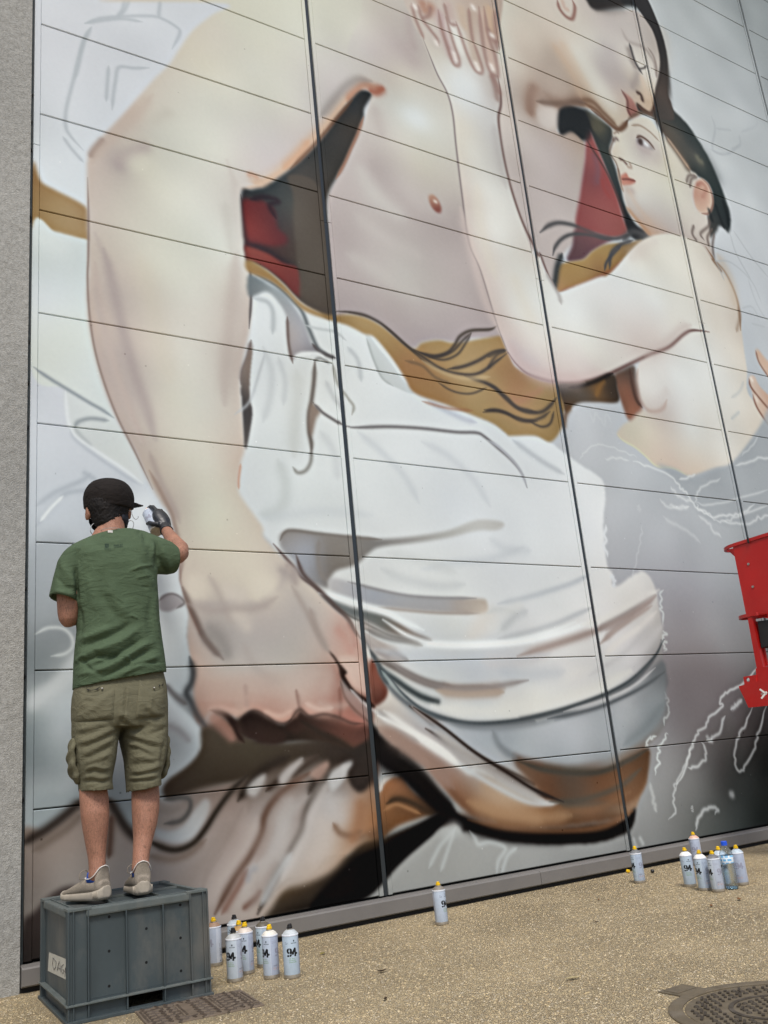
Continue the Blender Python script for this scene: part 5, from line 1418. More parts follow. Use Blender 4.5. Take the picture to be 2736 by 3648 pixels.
# ---------------- rough-cast wall on the left ----------------
def rough_mat():
    m = bpy.data.materials.new('roughcast')
    m.use_nodes = True
    nt = m.node_tree
    p = nt.nodes['Principled BSDF']
    p.inputs['Roughness'].default_value = .95
    p.inputs['Specular IOR Level'].default_value = .15
    tc = nd(nt, 'ShaderNodeTexCoord')
    v = nd(nt, 'ShaderNodeTexVoronoi', Scale=150.0)
    n = nd(nt, 'ShaderNodeTexNoise', Scale=85.0, Detail=6.0, Roughness=.75)
    n2 = nd(nt, 'ShaderNodeTexNoise', Scale=1.7, Detail=6.0)
    mp = nd(nt, 'ShaderNodeMapping')
    mp.inputs['Scale'].default_value = (1, 1, .35)
    for q in (v, n):
        nt.links.new(tc.outputs['Object'], q.inputs['Vector'])
    nt.links.new(tc.outputs['Object'], mp.inputs[0])
    nt.links.new(mp.outputs[0], n2.inputs['Vector'])
    r = nd(nt, 'ShaderNodeValToRGB')
    r.color_ramp.elements[0].position, r.color_ramp.elements[1].position = .33, .62
    r.color_ramp.elements[0].color = (.26, .255, .232, 1)
    r.color_ramp.elements[1].color = (.42, .415, .385, 1)
    nt.links.new(n.outputs['Fac'], r.inputs[0])
    mx = nd(nt, 'ShaderNodeMix', data_type='RGBA', blend_type='MULTIPLY')
    mx.inputs['Factor'].default_value = 1
    r2 = nd(nt, 'ShaderNodeMapRange')
    r2.inputs['From Min'].default_value, r2.inputs['From Max'].default_value = .3, .7
    r2.inputs['To Min'].default_value, r2.inputs['To Max'].default_value = .82, 1.1
    nt.links.new(n2.outputs['Fac'], r2.inputs['Value'])
    nt.links.new(r.outputs[0], mx.inputs['A'])
    nt.links.new(r2.outputs[0], mx.inputs['B'])
    nt.links.new(mx.outputs['Result'], p.inputs['Base Color'])
    ad = nd(nt, 'ShaderNodeMath', operation='ADD')
    nt.links.new(v.outputs['Distance'], ad.inputs[0])
    nt.links.new(n.outputs['Fac'], ad.inputs[1])
    b = nd(nt, 'ShaderNodeBump', Strength=.6, Distance=.003)
    nt.links.new(ad.outputs[0], b.inputs['Height'])
    nt.links.new(b.outputs[0], p.inputs['Normal'])
    return m


bm = bmesh.new()
nz, nx = 620, 104
XL, XR, YF = -.95, -.0535, -.03
zz = np.linspace(-.02, 5.4, nz)
xx = np.linspace(XL, XR, nx)
g = [[None] * nx for _ in range(nz)]
hn = blur(rng.normal(0, 1, (nz, nx)).astype(np.float32), 1) * .0022
for i in range(nz):
    for k in range(nx):
        g[i][k] = bm.verts.new((xx[k] + (hn[i, k] * .5 if k == nx - 1 else 0), YF + float(hn[i, k]), zz[i]))
for i in range(nz - 1):
    for k in range(nx - 1):
        bm.faces.new((g[i][k], g[i][k + 1], g[i + 1][k + 1], g[i + 1][k]))
e = [bm.verts.new((XR, .25, z)) for z in (zz[0], zz[-1])]
bm.faces.new([g[i][nx - 1] for i in range(nz)] + [e[1], e[0]])
box(bm, XL - 3, XL, YF, .25, -.02, ZT)
box(bm, XL, XR - .001, YF + .001, .25, 5.4, ZT)
o = obj('roughcast_wall', bm, rough_mat())
tag(o, 'grey rough-cast rendered wall at the left edge, beside the painted panels', 'wall', kind='thing')


# ---------------- ground: exposed pebble aggregate ----------------
def ground_mat():
    m = bpy.data.materials.new('pebble_aggregate')
    m.use_nodes = True
    nt = m.node_tree
    p = nt.nodes['Principled BSDF']
    p.inputs['Roughness'].default_value = .8
    p.inputs['Specular IOR Level'].default_value = .3
    tc = nd(nt, 'ShaderNodeTexCoord')
    wp = nd(nt, 'ShaderNodeTexNoise', Scale=60.0, Detail=2.0)
    nt.links.new(tc.outputs['Object'], wp.inputs['Vector'])
    av = nd(nt, 'ShaderNodeVectorMath', operation='MULTIPLY_ADD')
    av.inputs[1].default_value = (.012, .012, .012)
    nt.links.new(wp.outputs['Color'], av.inputs[0])
    nt.links.new(tc.outputs['Object'], av.inputs[2])
    v = nd(nt, 'ShaderNodeTexVoronoi', Scale=122.0)
    ve = nd(nt, 'ShaderNodeTexVoronoi', Scale=122.0, feature='DISTANCE_TO_EDGE')
    nt.links.new(av.outputs[0], v.inputs['Vector'])
    nt.links.new(av.outputs[0], ve.inputs['Vector'])
    sp = nd(nt, 'ShaderNodeSeparateColor')
    nt.links.new(v.outputs['Color'], sp.inputs[0])
    r = nd(nt, 'ShaderNodeValToRGB')
    cr = r.color_ramp
    cr.elements[0].position, cr.elements[0].color = 0, (.30, .215, .12, 1)
    cr.elements[1].position, cr.elements[1].color = 1, (.62, .55, .41, 1)
    for ps, c in ((.12, (.36, .265, .14)), (.35, (.45, .355, .20)), (.55, (.51, .405, .225)), (.72, (.57, .455, .26)), (.85, (.43, .375, .27)), (.93, (.62, .50, .29))):
        e_ = cr.elements.new(ps)
        e_.color = c + (1,)
    nt.links.new(sp.outputs[0], r.inputs[0])
    even = nd(nt, 'ShaderNodeMix', data_type='RGBA')
    even.inputs['Factor'].default_value = .25
    nt.links.new(r.outputs[0], even.inputs['A'])
    even.inputs['B'].default_value = (.50, .405, .25, 1)
    # joints of cement between the stones
    me_ = nd(nt, 'ShaderNodeMapRange')
    me_.inputs['From Min'].default_value, me_.inputs['From Max'].default_value = .02, .16
    nt.links.new(ve.outputs['Distance'], me_.inputs['Value'])
    mx = nd(nt, 'ShaderNodeMix', data_type='RGBA')
    nt.links.new(me_.outputs[0], mx.inputs['Factor'])
    mx.inputs['A'].default_value = (.34, .275, .175, 1)
    nt.links.new(even.outputs['Result'], mx.inputs['B'])
    # broad stains
    n2 = nd(nt, 'ShaderNodeTexNoise', Scale=1.6, Detail=7.0, Roughness=.6)
    nt.links.new(tc.outputs['Object'], n2.inputs['Vector'])
    r2 = nd(nt, 'ShaderNodeMapRange')
    r2.inputs['From Min'].default_value, r2.inputs['From Max'].default_value = .3, .7
    r2.inputs['To Min'].default_value, r2.inputs['To Max'].default_value = .74, 1.16
    nt.links.new(n2.outputs['Fac'], r2.inputs['Value'])
    sc = nd(nt, 'ShaderNodeVectorMath', operation='SCALE')
    n4 = nd(nt, 'ShaderNodeTexNoise', Scale=.55, Detail=5.0, Roughness=.6)
    nt.links.new(tc.outputs['Object'], n4.inputs['Vector'])
    r4 = nd(nt, 'ShaderNodeMapRange')
    r4.inputs['From Min'].default_value, r4.inputs['From Max'].default_value = .42, .66
    r4.inputs['To Max'].default_value = .32
    nt.links.new(n4.outputs['Fac'], r4.inputs['Value'])
    mg = nd(nt, 'ShaderNodeMix', data_type='RGBA', blend_type='MULTIPLY')
    nt.links.new(r4.outputs[0], mg.inputs['Factor'])
    nt.links.new(mx.outputs['Result'], mg.inputs['A'])
    mg.inputs['B'].default_value = (.68, .70, .74, 1)
    nt.links.new(mg.outputs['Result'], sc.inputs[0])
    nt.links.new(r2.outputs[0], sc.inputs['Scale'])
    nt.links.new(sc.outputs[0], p.inputs['Base Color'])
    b = nd(nt, 'ShaderNodeBump', Strength=1.0, Distance=.004)
    nt.links.new(me_.outputs[0], b.inputs['Height'])
    nt.links.new(b.outputs[0], p.inputs['Normal'])
    return m


bm = bmesh.new()
vs = [bm.verts.new(q) for q in ((-60, -60, 0), (60, -60, 0), (60, 40, 0), (-60, 40, 0))]
bm.faces.new(vs)
o = obj('ground', bm, ground_mat())
o['kind'] = 'structure'

# loose stones standing proud of the aggregate in front of the wall
PEB = 42000
u = rng.rand(PEB * 3, 2)
px_, py_ = -.5 + u[:, 0] * 7.2, -3.0 + u[:, 1] * 2.95
keep = (px_ < .9 + (py_ + 3.0) * 2.3) & ((px_ > -.1) | (py_ < -.1)) & (np.hypot(px_ - 1.529, py_ + 2.585) > .31) & ~((px_ > 1.46) & (px_ < 1.6) & (py_ > -2.3) & (py_ < -2.19)) & ~((px_ > .15) & (px_ < .6) & (py_ > -1.19) & (py_ < -.8))
keep &= ~((px_ > -.06) & (px_ < .5) & (py_ > -.9) & (py_ < -.2))
px_, py_ = px_[keep][:PEB], py_[keep][:PEB]
n = len(px_)
base = np.array([(1, 0, 0), (.3, .95, 0), (-.8, .6, 0), (-.8, -.6, 0), (.3, -.95, 0), (.55, .1, .8), (-.25, .45, .9), (-.3, -.45, .85)], float)
tri = np.array([(0, 1, 5), (1, 6, 5), (1, 2, 6), (2, 3, 7), (2, 7, 6), (3, 4, 7), (4, 5, 7), (4, 0, 5), (5, 6, 7)])
size = rng.uniform(.0016, .0038, n)
ang = rng.uniform(0, 6.283, n)
bx = base[None] * np.stack([size * rng.uniform(.8, 1.7, n), size, size * rng.uniform(.35, .75, n)], 1)[:, None]
bx = bx + rng.normal(0, .0006, bx.shape)
ca, sa = np.cos(ang)[:, None], np.sin(ang)[:, None]
V = np.stack([bx[..., 0] * ca - bx[..., 1] * sa + px_[:, None], bx[..., 0] * sa + bx[..., 1] * ca + py_[:, None], np.maximum(bx[..., 2], 0) + .0002], -1).reshape(-1, 3)
F = (tri[None] + (np.arange(n) * 8)[:, None, None]).reshape(-1, 3)
me = bpy.data.meshes.new('gravel')
me.vertices.add(len(V))
me.vertices.foreach_set('co', V.ravel())
me.loops.add(F.size)
me.loops.foreach_set('vertex_index', F.ravel().astype(np.int32))
me.polygons.add(len(F))
me.polygons.foreach_set('loop_start', np.arange(0, F.size, 3, dtype=np.int32))
me.update(calc_edges=True)
pal = np.array([(.46, .355, .19), (.54, .42, .23), (.62, .51, .32), (.38, .26, .12), (.48, .41, .30), (.60, .53, .41), (.26, .19, .11), (.58, .45, .22)])
cc = (pal[rng.choice(8, n, p=[.2, .2, .15, .1, .13, .06, .08, .08])] * .65 + np.array((.475, .395, .26)) * .35) * rng.uniform(.88, 1.12, (n, 1))
ca_ = me.color_attributes.new('stone', 'FLOAT_COLOR', 'POINT')
ca_.data.foreach_set('color', np.c_[np.repeat(cc, 8, 0), np.ones(n * 8)].astype(np.float32).ravel())
m = mat('loose_stone', (.4, .3, .2), .75, spec=.35)
at_ = nd(m.node_tree, 'ShaderNodeVertexColor')
at_.layer_name = 'stone'
m.node_tree.links.new(at_.outputs[0], m.node_tree.nodes['Principled BSDF'].inputs['Base Color'])
o = new('gravel', me, None, m)
tag(o, 'loose tan and cream stones of the pebble-finished paving in front of the mural', 'gravel', kind='stuff')


# ---------------- small printed lettering ----------------
FONT = {'A': '010101111101101', 'B': '110101110101110', 'D': '110101101101110', 'E': '111100110100111', 'G': '011100101101011', 'H': '101101111101101', 'I': '111010010010111',
        'L': '100100100100111', 'M': '101111111101101', 'N': '111101101101101', 'O': '010101101101010', 'P': '110101110100100', 'R': '110101110101101', 'S': '011100010001110',
        'T': '111010010010010', 'V': '101101101101010', 'Y': '101101010010010', 'Z': '111001010100111', '4': '101101111001001', '0': '111101101101111', 'C': '011100100100011', ' ': '0' * 15}


def put_text(arr, s, x, y, h, col, step=None):
    """small capitals into an array, y is the top row"""
    c = max(1, int(round(h / 5)))
    for ch in s:
        for i, b in enumerate(FONT[ch]):
            if b == '1':
                r, q = divmod(i, 3)
                yy, xx = y + r * c, x + q * c
                arr[yy:yy + c, xx:xx + c] = col
        x += 4 * c if step is None else step


def line_mask(H, W, pts, w):
    q = crom(np.array(pts, float), False, 10)
    m = np.zeros((H, W), bool)
    Y, X = np.mgrid[0:H, 0:W]
    for a, b in zip(q[:-1], q[1:]):
        d = b - a
        t = np.clip(((X - a[0]) * d[0] + (Y - a[1]) * d[1]) / max(d @ d, 1e-6), 0, 1)
        m |= (X - a[0] - d[0] * t) ** 2 + (Y - a[1] - d[1] * t) ** 2 < w * w
    return m


def glyph_94(h):
    """stencil '94', h rows high"""
    H, W = h, int(h * 1.25)
    k = h / 100.0
    th = 11.5 * k
    def L(*p):
        return line_mask(H, W, [(x * k, y * k) for x, y in p], th)
    nine = L((30, 10), (14, 18), (11, 34), (18, 50), (31, 54), (44, 48), (50, 33), (46, 17), (33, 10)) | L((49, 30), (50, 55), (44, 80), (30, 91), (14, 88))
    four = L((94, 10), (66, 62)) | L((64, 66), (116, 66)) | L((97, 12), (97, 50), (97, 92))
    Y, X = np.mgrid[0:H, 0:W]
    gap = (abs(X - 31 * k) < 2.5 * k) | ((abs(X - 86 * k) < 2.5 * k) & (Y > 55 * k) & (Y < 80 * k)) | ((abs(Y - 70 * k) < 2.5 * k) & (X < 60 * k))
    return (nine | four) & ~gap


def make_label():
    W, H = 720, 560                                # once round the can, 204 mm x 140 mm
    a = np.zeros((H, W, 3), np.float32)
    a[:] = (198, 210, 222)
    X = np.arange(W) / W
    a[:, (X > .63)] = (186, 196, 212)              # darker information panel
    a[:, (X < .20)] = (208, 214, 226)
    a[:, (X > .195) & (X < .203)] = (90, 92, 100)
    a[:, (X > .627) & (X < .632)] = (225, 229, 238)
    blk = (20, 21, 26)
    g = glyph_94(128)
    for cx, c in ((.5, blk), (.83, (158, 160, 176))):
        x0, y0 = int(cx * W - g.shape[1] / 2), 168
        a[y0:y0 + g.shape[0], x0:x0 + g.shape[1]][g] = c
    # small round emblem over a word mark
    for cx in (.545,):
        x0 = int(cx * W)
        Y_, X_ = np.mgrid[0:H, 0:W]
        a[((X_ - x0) ** 2 + (Y_ - 62) ** 2) < 100] = blk
        a[(abs(X_ - x0) < 4) & (Y_ > 62) & (Y_ < 84)] = blk
        put_text(a, 'MONTANA', x0 - 40, 92, 15, blk)
    put_text(a, 'MAT', int(.36 * W), 70, 10, (90, 96, 120))
    put_text(a, 'COLORS', int(.36 * W), 86, 10, (90, 96, 120))
    put_text(a, 'SPRAY', int(.36 * W), 102, 10, (90, 96, 120))
    for r, s in enumerate(('THE MOST', 'VERSATILE', 'SPRAYPAINT')):
        put_text(a, s, int(.5 * W) - 50, 318 + r * 26, 15, (126, 164, 110), 11)
    # warning diamonds and small print on the panel
    for k, cx in enumerate((.70, .77, .84)):
        x0, y0 = int(cx * W), 470
        Y_, X_ = np.mgrid[0:H, 0:W]
        d = abs(X_ - x0) + abs(Y_ - y0)
        a[(d < 23)] = (196, 120, 120)
        a[(d < 19)] = (225, 226, 232)
        a[d < 8] = (40, 40, 44)
    for r in range(16):
        y = 60 + r * 7 if r < 6 else 400 + (r - 6) * 4
        w = rng.randint(60, 120)
        if r < 6:
            for x in range(int(.66 * W), int(.66 * W) + w, 4):
                if rng.rand() < .7:
                    a[y:y + 3, x:x + 3] = (140, 142, 160)
    put_text(a, 'DANGER', int(.68 * W), 420, 15, (120, 110, 130))
    # bar code and upright print on the back
    for i in range(34):
        if rng.rand() < .6:
            a[330 + i * 4:333 + i * 4, int(.11 * W):int(.15 * W)] = (60, 62, 70)
    for i in range(46):
        y = 250 + i * 5
        if rng.rand() < .8:
            a[y:y + 3, int(.075 * W):int(.075 * W) + rng.randint(6, 14)] = (110, 112, 124)
    a[525:545, int(.08 * W):int(.105 * W)] = blk
    return a[::-1]


_l = make_label()
LH, LW = _l.shape[:2]
lab = bpy.data.images.new('can_label', LW, LH, alpha=False)
_p = np.ones((LH, LW, 4), np.float32)
_p[..., :3] = _l / 255.0 * .93
lab.pixels.foreach_set(_p.ravel())
lab.update()
lab.pack()


def label_mat(name, tint):
    m = bpy.data.materials.new(name)
    m.use_nodes = True
    nt = m.node_tree
    p = nt.nodes['Principled BSDF']
    t = nd(nt, 'ShaderNodeTexImage')
    t.image = lab
    n = nd(nt, 'ShaderNodeTexNoise', Scale=45.0, Detail=5.0, Roughness=.7)
    tc = nd(nt, 'ShaderNodeTexCoord')
    nt.links.new(tc.outputs['Object'], n.inputs['Vector'])
    r = nd(nt, 'ShaderNodeMapRange')
    r.inputs['From Min'].default_value, r.inputs['From Max'].default_value = .3, .75
    r.inputs['To Min'].default_value, r.inputs['To Max'].default_value = 1.04, .86
    nt.links.new(n.outputs['Fac'], r.inputs['Value'])
    mx = nd(nt, 'ShaderNodeMix', data_type='RGBA', blend_type='MULTIPLY')
    mx.inputs['Factor'].default_value = 1
    mx.inputs['B'].default_value = tint + (1,)
    nt.links.new(t.outputs[0], mx.inputs['A'])
    sc = nd(nt, 'ShaderNodeVectorMath', operation='SCALE')
    nt.links.new(mx.outputs['Result'], sc.inputs[0])
    nt.links.new(r.outputs[0], sc.inputs['Scale'])
    nt.links.new(sc.outputs[0], p.inputs['Base Color'])
    p.inputs['Roughness'].default_value = .38
    p.inputs['Specular IOR Level'].default_value = .45
    return m


M_LABEL = [label_mat('can_label_blue', (.92, .98, 1.0)), label_mat('can_label_lilac', (.94, .955, .99)), label_mat('can_label_pale', (1.0, 1.0, .98)), label_mat('can_label_green', (.92, 1.0, .98))]
M_TIN = mat('bare_tin', lin((168, 160, 146)), .38, .6, .5, .12, 60)
M_RIM = mat('white_rim', lin((218, 222, 228)), .4, 0, .5, .06, 60)
M_RING = mat('valve_ring', lin((200, 200, 196)), .25, .8)
M_YEL = mat('yellow_cap', lin((226, 184, 18)), .4, 0, .5, .1, 80)
M_BLK = mat('black_cap', lin((28, 28, 30)), .45, 0, .5, .15, 80)
M_ORA = mat('orange_cap', lin((205, 140, 60)), .4, 0, .5, .1, 80)
RC = .0325


def band(name, prof, m, parent, n=32, uvs=False, smooth=True):
    bm = bmesh.new()
    lathe(bm, prof, n)
    me = bpy.data.meshes.new(name)
    bmesh.ops.recalc_face_normals(bm, faces=bm.faces[:])
    bm.to_mesh(me)
    bm.free()
    if uvs:
        uv = me.uv_layers.new(name='UVMap')
        for pl in me.polygons:
            ang = [math.atan2(me.vertices[v].co.y, me.vertices[v].co.x) / (2 * math.pi) % 1 for v in pl.vertices]
            if max(ang) - min(ang) > .5:
                ang = [a + 1 if a < .5 else a for a in ang]
            for li, a, v in zip(pl.loop_indices, ang, pl.vertices):
                uv.data[li].uv = (a, (me.vertices[v].co.z - .016) / .140)
    if smooth:
        me.polygons.foreach_set('use_smooth', [True] * len(me.polygons))
        me.set_sharp_from_angle(angle=math.radians(35))
    return new(name, me, parent, m)


def cap_mesh(bm, z=0.0):
    """actuator: ring, pad with a slanted top and the spray slot"""
    lathe(bm, [(.0105, z), (.0118, z + .002), (.0118, z + .008), (.0105, z + .009)], 20)
    st = [((0, 0, z + .0085), .0092, .0092), ((0, 0, z + .017), .0086, .0086)]
    rings = [ell(st[0][0], (.0092, 0, 0), (0, .0092, 0), 18), ell((0, 0, z + .0165), (.0088, 0, .0012), (0, .0088, 0), 18), ell((.0006, 0, z + .0185), (.0064, 0, .0012), (0, .0066, 0), 18)]
    loft(bm, rings)
    box(bm, .0078, .0102, -.0022, .0022, z + .0105, z + .0145, .0005)


def spray_can(label, cx, cy, dome, cap, face, mlab=0, lean=(0, 0), group='spray cans standing on the paving', z=0.0, caprot=None):
    """face: degrees the printed front is turned to the right as the camera sees it"""
    az = math.atan2(CAM_C[1] - cy, CAM_C[0] - cx)
    t = thing('spray_can', label, 'spray can', (cx, cy, z), az - math.pi - math.radians(-face), group)
    t.rotation_euler = (lean[0], lean[1], t.rotation_euler[2])
    band('base_rim', [(.029, .0), (.0318, .0006), (.0332, .003), (.0334, .007), (.0326, .0155), (.031, .0158)], M_TIN, t)
    band('can_body', [(.0322, .0155), (RC, .0165), (RC, .1555), (.0322, .1565)], M_LABEL[mlab], t, uvs=True)
    band('top_rim', [(.0318, .1565), (.0334, .1575), (.0336, .1605), (.0328, .1625), (.030, .163)], M_RIM, t)
    md = mat('paint_dome', lin(dome), .5, 0, .4, .16, 70, dirt=.15)
    band('dome', [(.0312, .1625), (.0298, .1655), (.026, .1705), (.020, .1755), (.0148, .1785), (.013, .179)], md, t)
    band('valve_ring', [(.0132, .1786), (.0142, .1795), (.0142, .182), (.0128, .1828), (.012, .182)], M_RING, t, 24)
    bm = bmesh.new()
    cap_mesh(bm, .1815)
    o = obj('spray_cap', bm, cap, t, True)
    o.data.set_sharp_from_angle(angle=math.radians(35))
    o.rotation_euler[2] = rng.uniform(0, 6.28) if caprot is None else caprot
    return t


CANS = [
    ('brown-domed spray can with yellow cap half hidden behind the grey crate', .722, -.285, (148, 120, 98), M_YEL, -165, 2),
    ('grey-blue-domed spray can with black cap, farthest back in the cluster beside the crate', .808, -.318, (168, 178, 184), M_BLK, -58, 0),
    ('ochre-domed spray can with yellow cap, mostly hidden between its neighbours', .748, -.515, (172, 138, 84), M_YEL, -70, 1),
    ('silver-grey-domed spray can with black cap at the front of the cluster, nearest the crate', .650, -.690, (178, 180, 178), M_BLK, -30, 2),
    ('pinkish-beige-domed spray can with yellow cap in the middle of the cluster', .742, -.592, (206, 194, 182), M_YEL, -28, 1),
    ('dark olive-domed spray can with black cap standing close to the skirting rail', .853, -.530, (92, 86, 74), M_BLK, -62, 3),
    ('cream-domed spray can with yellow cap, second from the right in the cluster', .772, -.776, (218, 214, 202), M_YEL, -46, 1),
    ('pale grey-domed spray can with black cap at the right end of the cluster', .828, -.852, (182, 188, 190), M_BLK, 8, 0),
    ('dark grey-domed spray can with yellow cap standing alone in the middle of the paving', 1.852, -.440, (128, 122, 112), M_YEL, 52, 1),
    ('grey-domed spray can with yellow cap alone by a panel joint', 3.243, -.452, (112, 114, 116), M_YEL, -62, 0),
    ('pink-domed spray can with yellow cap standing farthest back against the rail', 3.93, -.300, (214, 172, 150), M_YEL, -122, 1),
    ('white-domed spray can with yellow cap, leftmost of the group around the water bottle', 3.232, -.830, (232, 232, 226), M_YEL, 3, 0),
    ('off-white-domed spray can with yellow cap, second from the left beside the water bottle', 3.155, -.992, (226, 224, 218), M_YEL, -46, 0),
    ('charcoal-domed spray can with yellow cap directly in front of the water bottle', 3.147, -1.083, (110, 110, 112), M_YEL, -62, 2),
    ('blue-grey-domed spray can with yellow cap hidden behind the water bottle', 3.300, -1.000, (186, 198, 206), M_YEL, 38, 0),
    ('light blue-domed spray can with yellow cap to the right of the water bottle', 3.372, -1.058, (176, 190, 198), M_YEL, -118, 1),
]
for c in CANS:
    spray_can(*c)


# ---------------- dropped caps, leaves, pebbles ----------------
def dropped_cap(name, label, p, m, rot):
    bm = bmesh.new()
    cap_mesh(bm)
    o = obj(name, bm, m, None, True)
    o.data.set_sharp_from_angle(angle=math.radians(35))
    o.location, o.rotation_euler = (p[0], p[1], .0095), rot
    return tag(o, label, 'nozzle')


p = atz('L', 826, 766, 0)
dropped_cap('loose_nozzle', 'yellow spray cap lying on its side beside the can at the panel joint', p, M_YEL, (1.5, 0, .4))
p = atz('L', 806, 757, 0)
dropped_cap('loose_nozzle', 'yellow spray cap tipped over next to another dropped yellow cap', p, M_YEL, (1.6, 0, 2.1))
p = atz('L', 972, 768, 0)
dropped_cap('loose_nozzle', 'black spray cap dropped on the paving to the right of the lone can', p, M_BLK, (1.3, .2, 1.2))
M_LEAF = [mat('dry_leaf_%s' % n, lin(c), .8, 0, .2, .3, 90) for n, c in (('brown', (120, 84, 52)), ('olive', (138, 128, 72)), ('pale', (176, 162, 124)), ('dark', (62, 50, 38)))]


def leaf(label, t, x, y, ln, wd, rot, m, curl=.35):
    p = atz(t, x, y, 0)
    bm = bmesh.new()
    n = 7
    rows = []
    for i in range(n):
        u = i / (n - 1)
        w = wd * math.sin(math.pi * (u * .92 + .04)) ** .7
        zc = .004 + curl * ln * (2 * u - 1) ** 2 * .35
        rows.append([bm.verts.new(((u - .5) * ln, -w, zc + w * .45)), bm.verts.new(((u - .5) * ln, 0, zc)), bm.verts.new(((u - .5) * ln, w * rng.uniform(.8, 1.1), zc + w * .5))])
    for a, b in zip(rows[:-1], rows[1:]):
        for k in range(2):
            bm.faces.new((a[k], b[k], b[k + 1], a[k + 1]))
    o = obj('dead_leaf', bm, M_LEAF[m], None, True)
    sm = o.modifiers.new('thick', 'SOLIDIFY')
    sm.thickness = .0007
    o.location, o.rotation_euler = (p[0], p[1], .001), (0, 0, rot)
    tag(o, label, 'leaf')


leaf('curled brown leaf on the paving in front of the water bottle', 'L', 1490, 930, .045, .009, .9, 0)
leaf('dry brown leaf on the paving left of the water bottle, by itself', 'L', 1325, 968, .035, .007, .7, 0)
leaf('pale torn leaf flat on the paving in the lower middle right', 'L', 505, 1398, .05, .010, -.4, 2, .1)
leaf('olive leaf flat on the paving right of the can cluster', 'K', 415, 1250, .036, .009, .5, 1, .1)
leaf('dark crumpled leaf lying on the open paving below the lone can', 'K', 765, 1355, .034, .008, -.2, 3)
leaf('small dark leaf scrap on the paving near the bottom centre', 'K', 785, 1520, .026, .006, .8, 3)
leaf('thin dark twig-like leaf on the paving beyond the manhole cover', 'L', 645, 1062, .03, .004, -.2, 3, .1)
leaf('tiny brown leaf on the paving below the joint in the panels', 'L', 660, 930, .022, .006, .3, 0)
for lb, t, x, y, r in (('white pebble lying against the foot of the rail right of the can cluster', 'K', 798, 1016, .008), ('small white stone by the rail beneath the chalk lines', 'L', 120, 878, .007), ('pale stone against the skirting rail behind the lone can', 'K', 1505, 876, .007)):
    p = atz(t, x, y, 0)
    bm = bmesh.new()
    r_ = bmesh.ops.create_icosphere(bm, subdivisions=2, radius=r)
    for v in r_['verts']:
        v.co = Vector((v.co.x * 1.2, v.co.y, v.co.z * .7 + r * .6))
    o = obj('pebble', bm, mat('white_stone', lin((212, 208, 198)), .7), None, True)
    o.location = p
    tag(o, lb, 'stone')


# ---------------- water bottle ----------------
def clear_mat(name, col, ior, rough=.02):
    m = bpy.data.materials.new(name)
    m.use_nodes = True
    p = m.node_tree.nodes['Principled BSDF']
    p.inputs['Base Color'].default_value = tuple(col) + (1,)
    p.inputs['Transmission Weight'].default_value = 1.0
    p.inputs['IOR'].default_value = ior
    p.inputs['Roughness'].default_value = rough
    n = nd(m.node_tree, 'ShaderNodeTexNoise', Scale=70.0, Detail=2.0)
    b = nd(m.node_tree, 'ShaderNodeBump', Strength=.25, Distance=.002)
    m.node_tree.links.new(n.outputs['Fac'], b.inputs['Height'])
    m.node_tree.links.new(b.outputs[0], p.inputs['Normal'])
    return m


bt = thing('water_bottle', 'clear plastic water bottle with blue screw cap and blue paper band, among the spray cans', 'bottle', (3.236, -1.098, 0), .3)
prof = [(.026, .0), (.0315, .004), (.0325, .010)]
for i in range(9):
    z = .018 + i * .0115
    prof += [(.0325, z), (.0308, z + .0035), (.0308, z + .006), (.0325, z + .0095)]
prof += [(.0322, .125), (.0322, .168), (.0328, .172), (.031, .180), (.025, .195), (.0155, .210), (.0135, .216), (.0135, .222)]
inner = [(max(r - .0007, .001), z + (.0012 if i == 0 else 0)) for i, (r, z) in enumerate(prof)]
bm = bmesh.new()
rings = [[(r * math.cos(2 * math.pi * k / 32), r * math.sin(2 * math.pi * k / 32), z) for k in range(32)] for r, z in prof]
rings_i = [[(r * math.cos(2 * math.pi * k / 32), r * math.sin(2 * math.pi * k / 32), z) for k in range(32)] for r, z in inner[::-1]]
loft(bm, rings + rings_i)
obj('bottle_shell', bm, clear_mat('clear_plastic', (.90, .96, 1.0), 1.25), bt, True)
M_BCAP = mat('blue_cap', lin((28, 84, 208)), .35, 0, .5, .05)
bm = bmesh.new()
pr_ = []
for i in range(40):
    a = 2 * math.pi * i / 40
    pr_.append((a, .0158 if i % 2 else .0152))
loft(bm, [[(r * math.cos(a), r * math.sin(a), z) for a, r in pr_] for z in (.2145, .2335)] + [[(r * .9 * math.cos(a), r * .9 * math.sin(a), .2355) for a, r in pr_]])
obj('screw_cap', bm, M_BCAP, bt)
bm = bmesh.new()
loft(bm, [[(r * math.cos(2 * math.pi * k / 40), r * math.sin(2 * math.pi * k / 40), z) for k in range(40)] for r, z in ((.0325, .128), (.0327, .1285), (.0327, .1655), (.0325, .166))], False, False)
bandm = mat('bottle_label', lin((176, 214, 236)), .5, 0, .3, .05)
nt = bandm.node_tree
ck = nd(nt, 'ShaderNodeTexBrick', Scale=1.0)
ck.inputs['Color1'].default_value, ck.inputs['Color2'].default_value = tuple(lin((96, 170, 220))) + (1,), tuple(lin((150, 200, 232))) + (1,)
ck.inputs['Mortar'].default_value = tuple(lin((226, 236, 242))) + (1,)
ck.inputs['Brick Width'].default_value, ck.inputs['Row Height'].default_value, ck.inputs['Mortar Size'].default_value = .022, .017, .0035
tcb = nd(nt, 'ShaderNodeTexCoord')
sepb = nd(nt, 'ShaderNodeSeparateXYZ')
nt.links.new(tcb.outputs['Object'], sepb.inputs[0])
cmb = nd(nt, 'ShaderNodeCombineXYZ')
nt.links.new(sepb.outputs['Y'], cmb.inputs['X'])
nt.links.new(sepb.outputs['Z'], cmb.inputs['Y'])
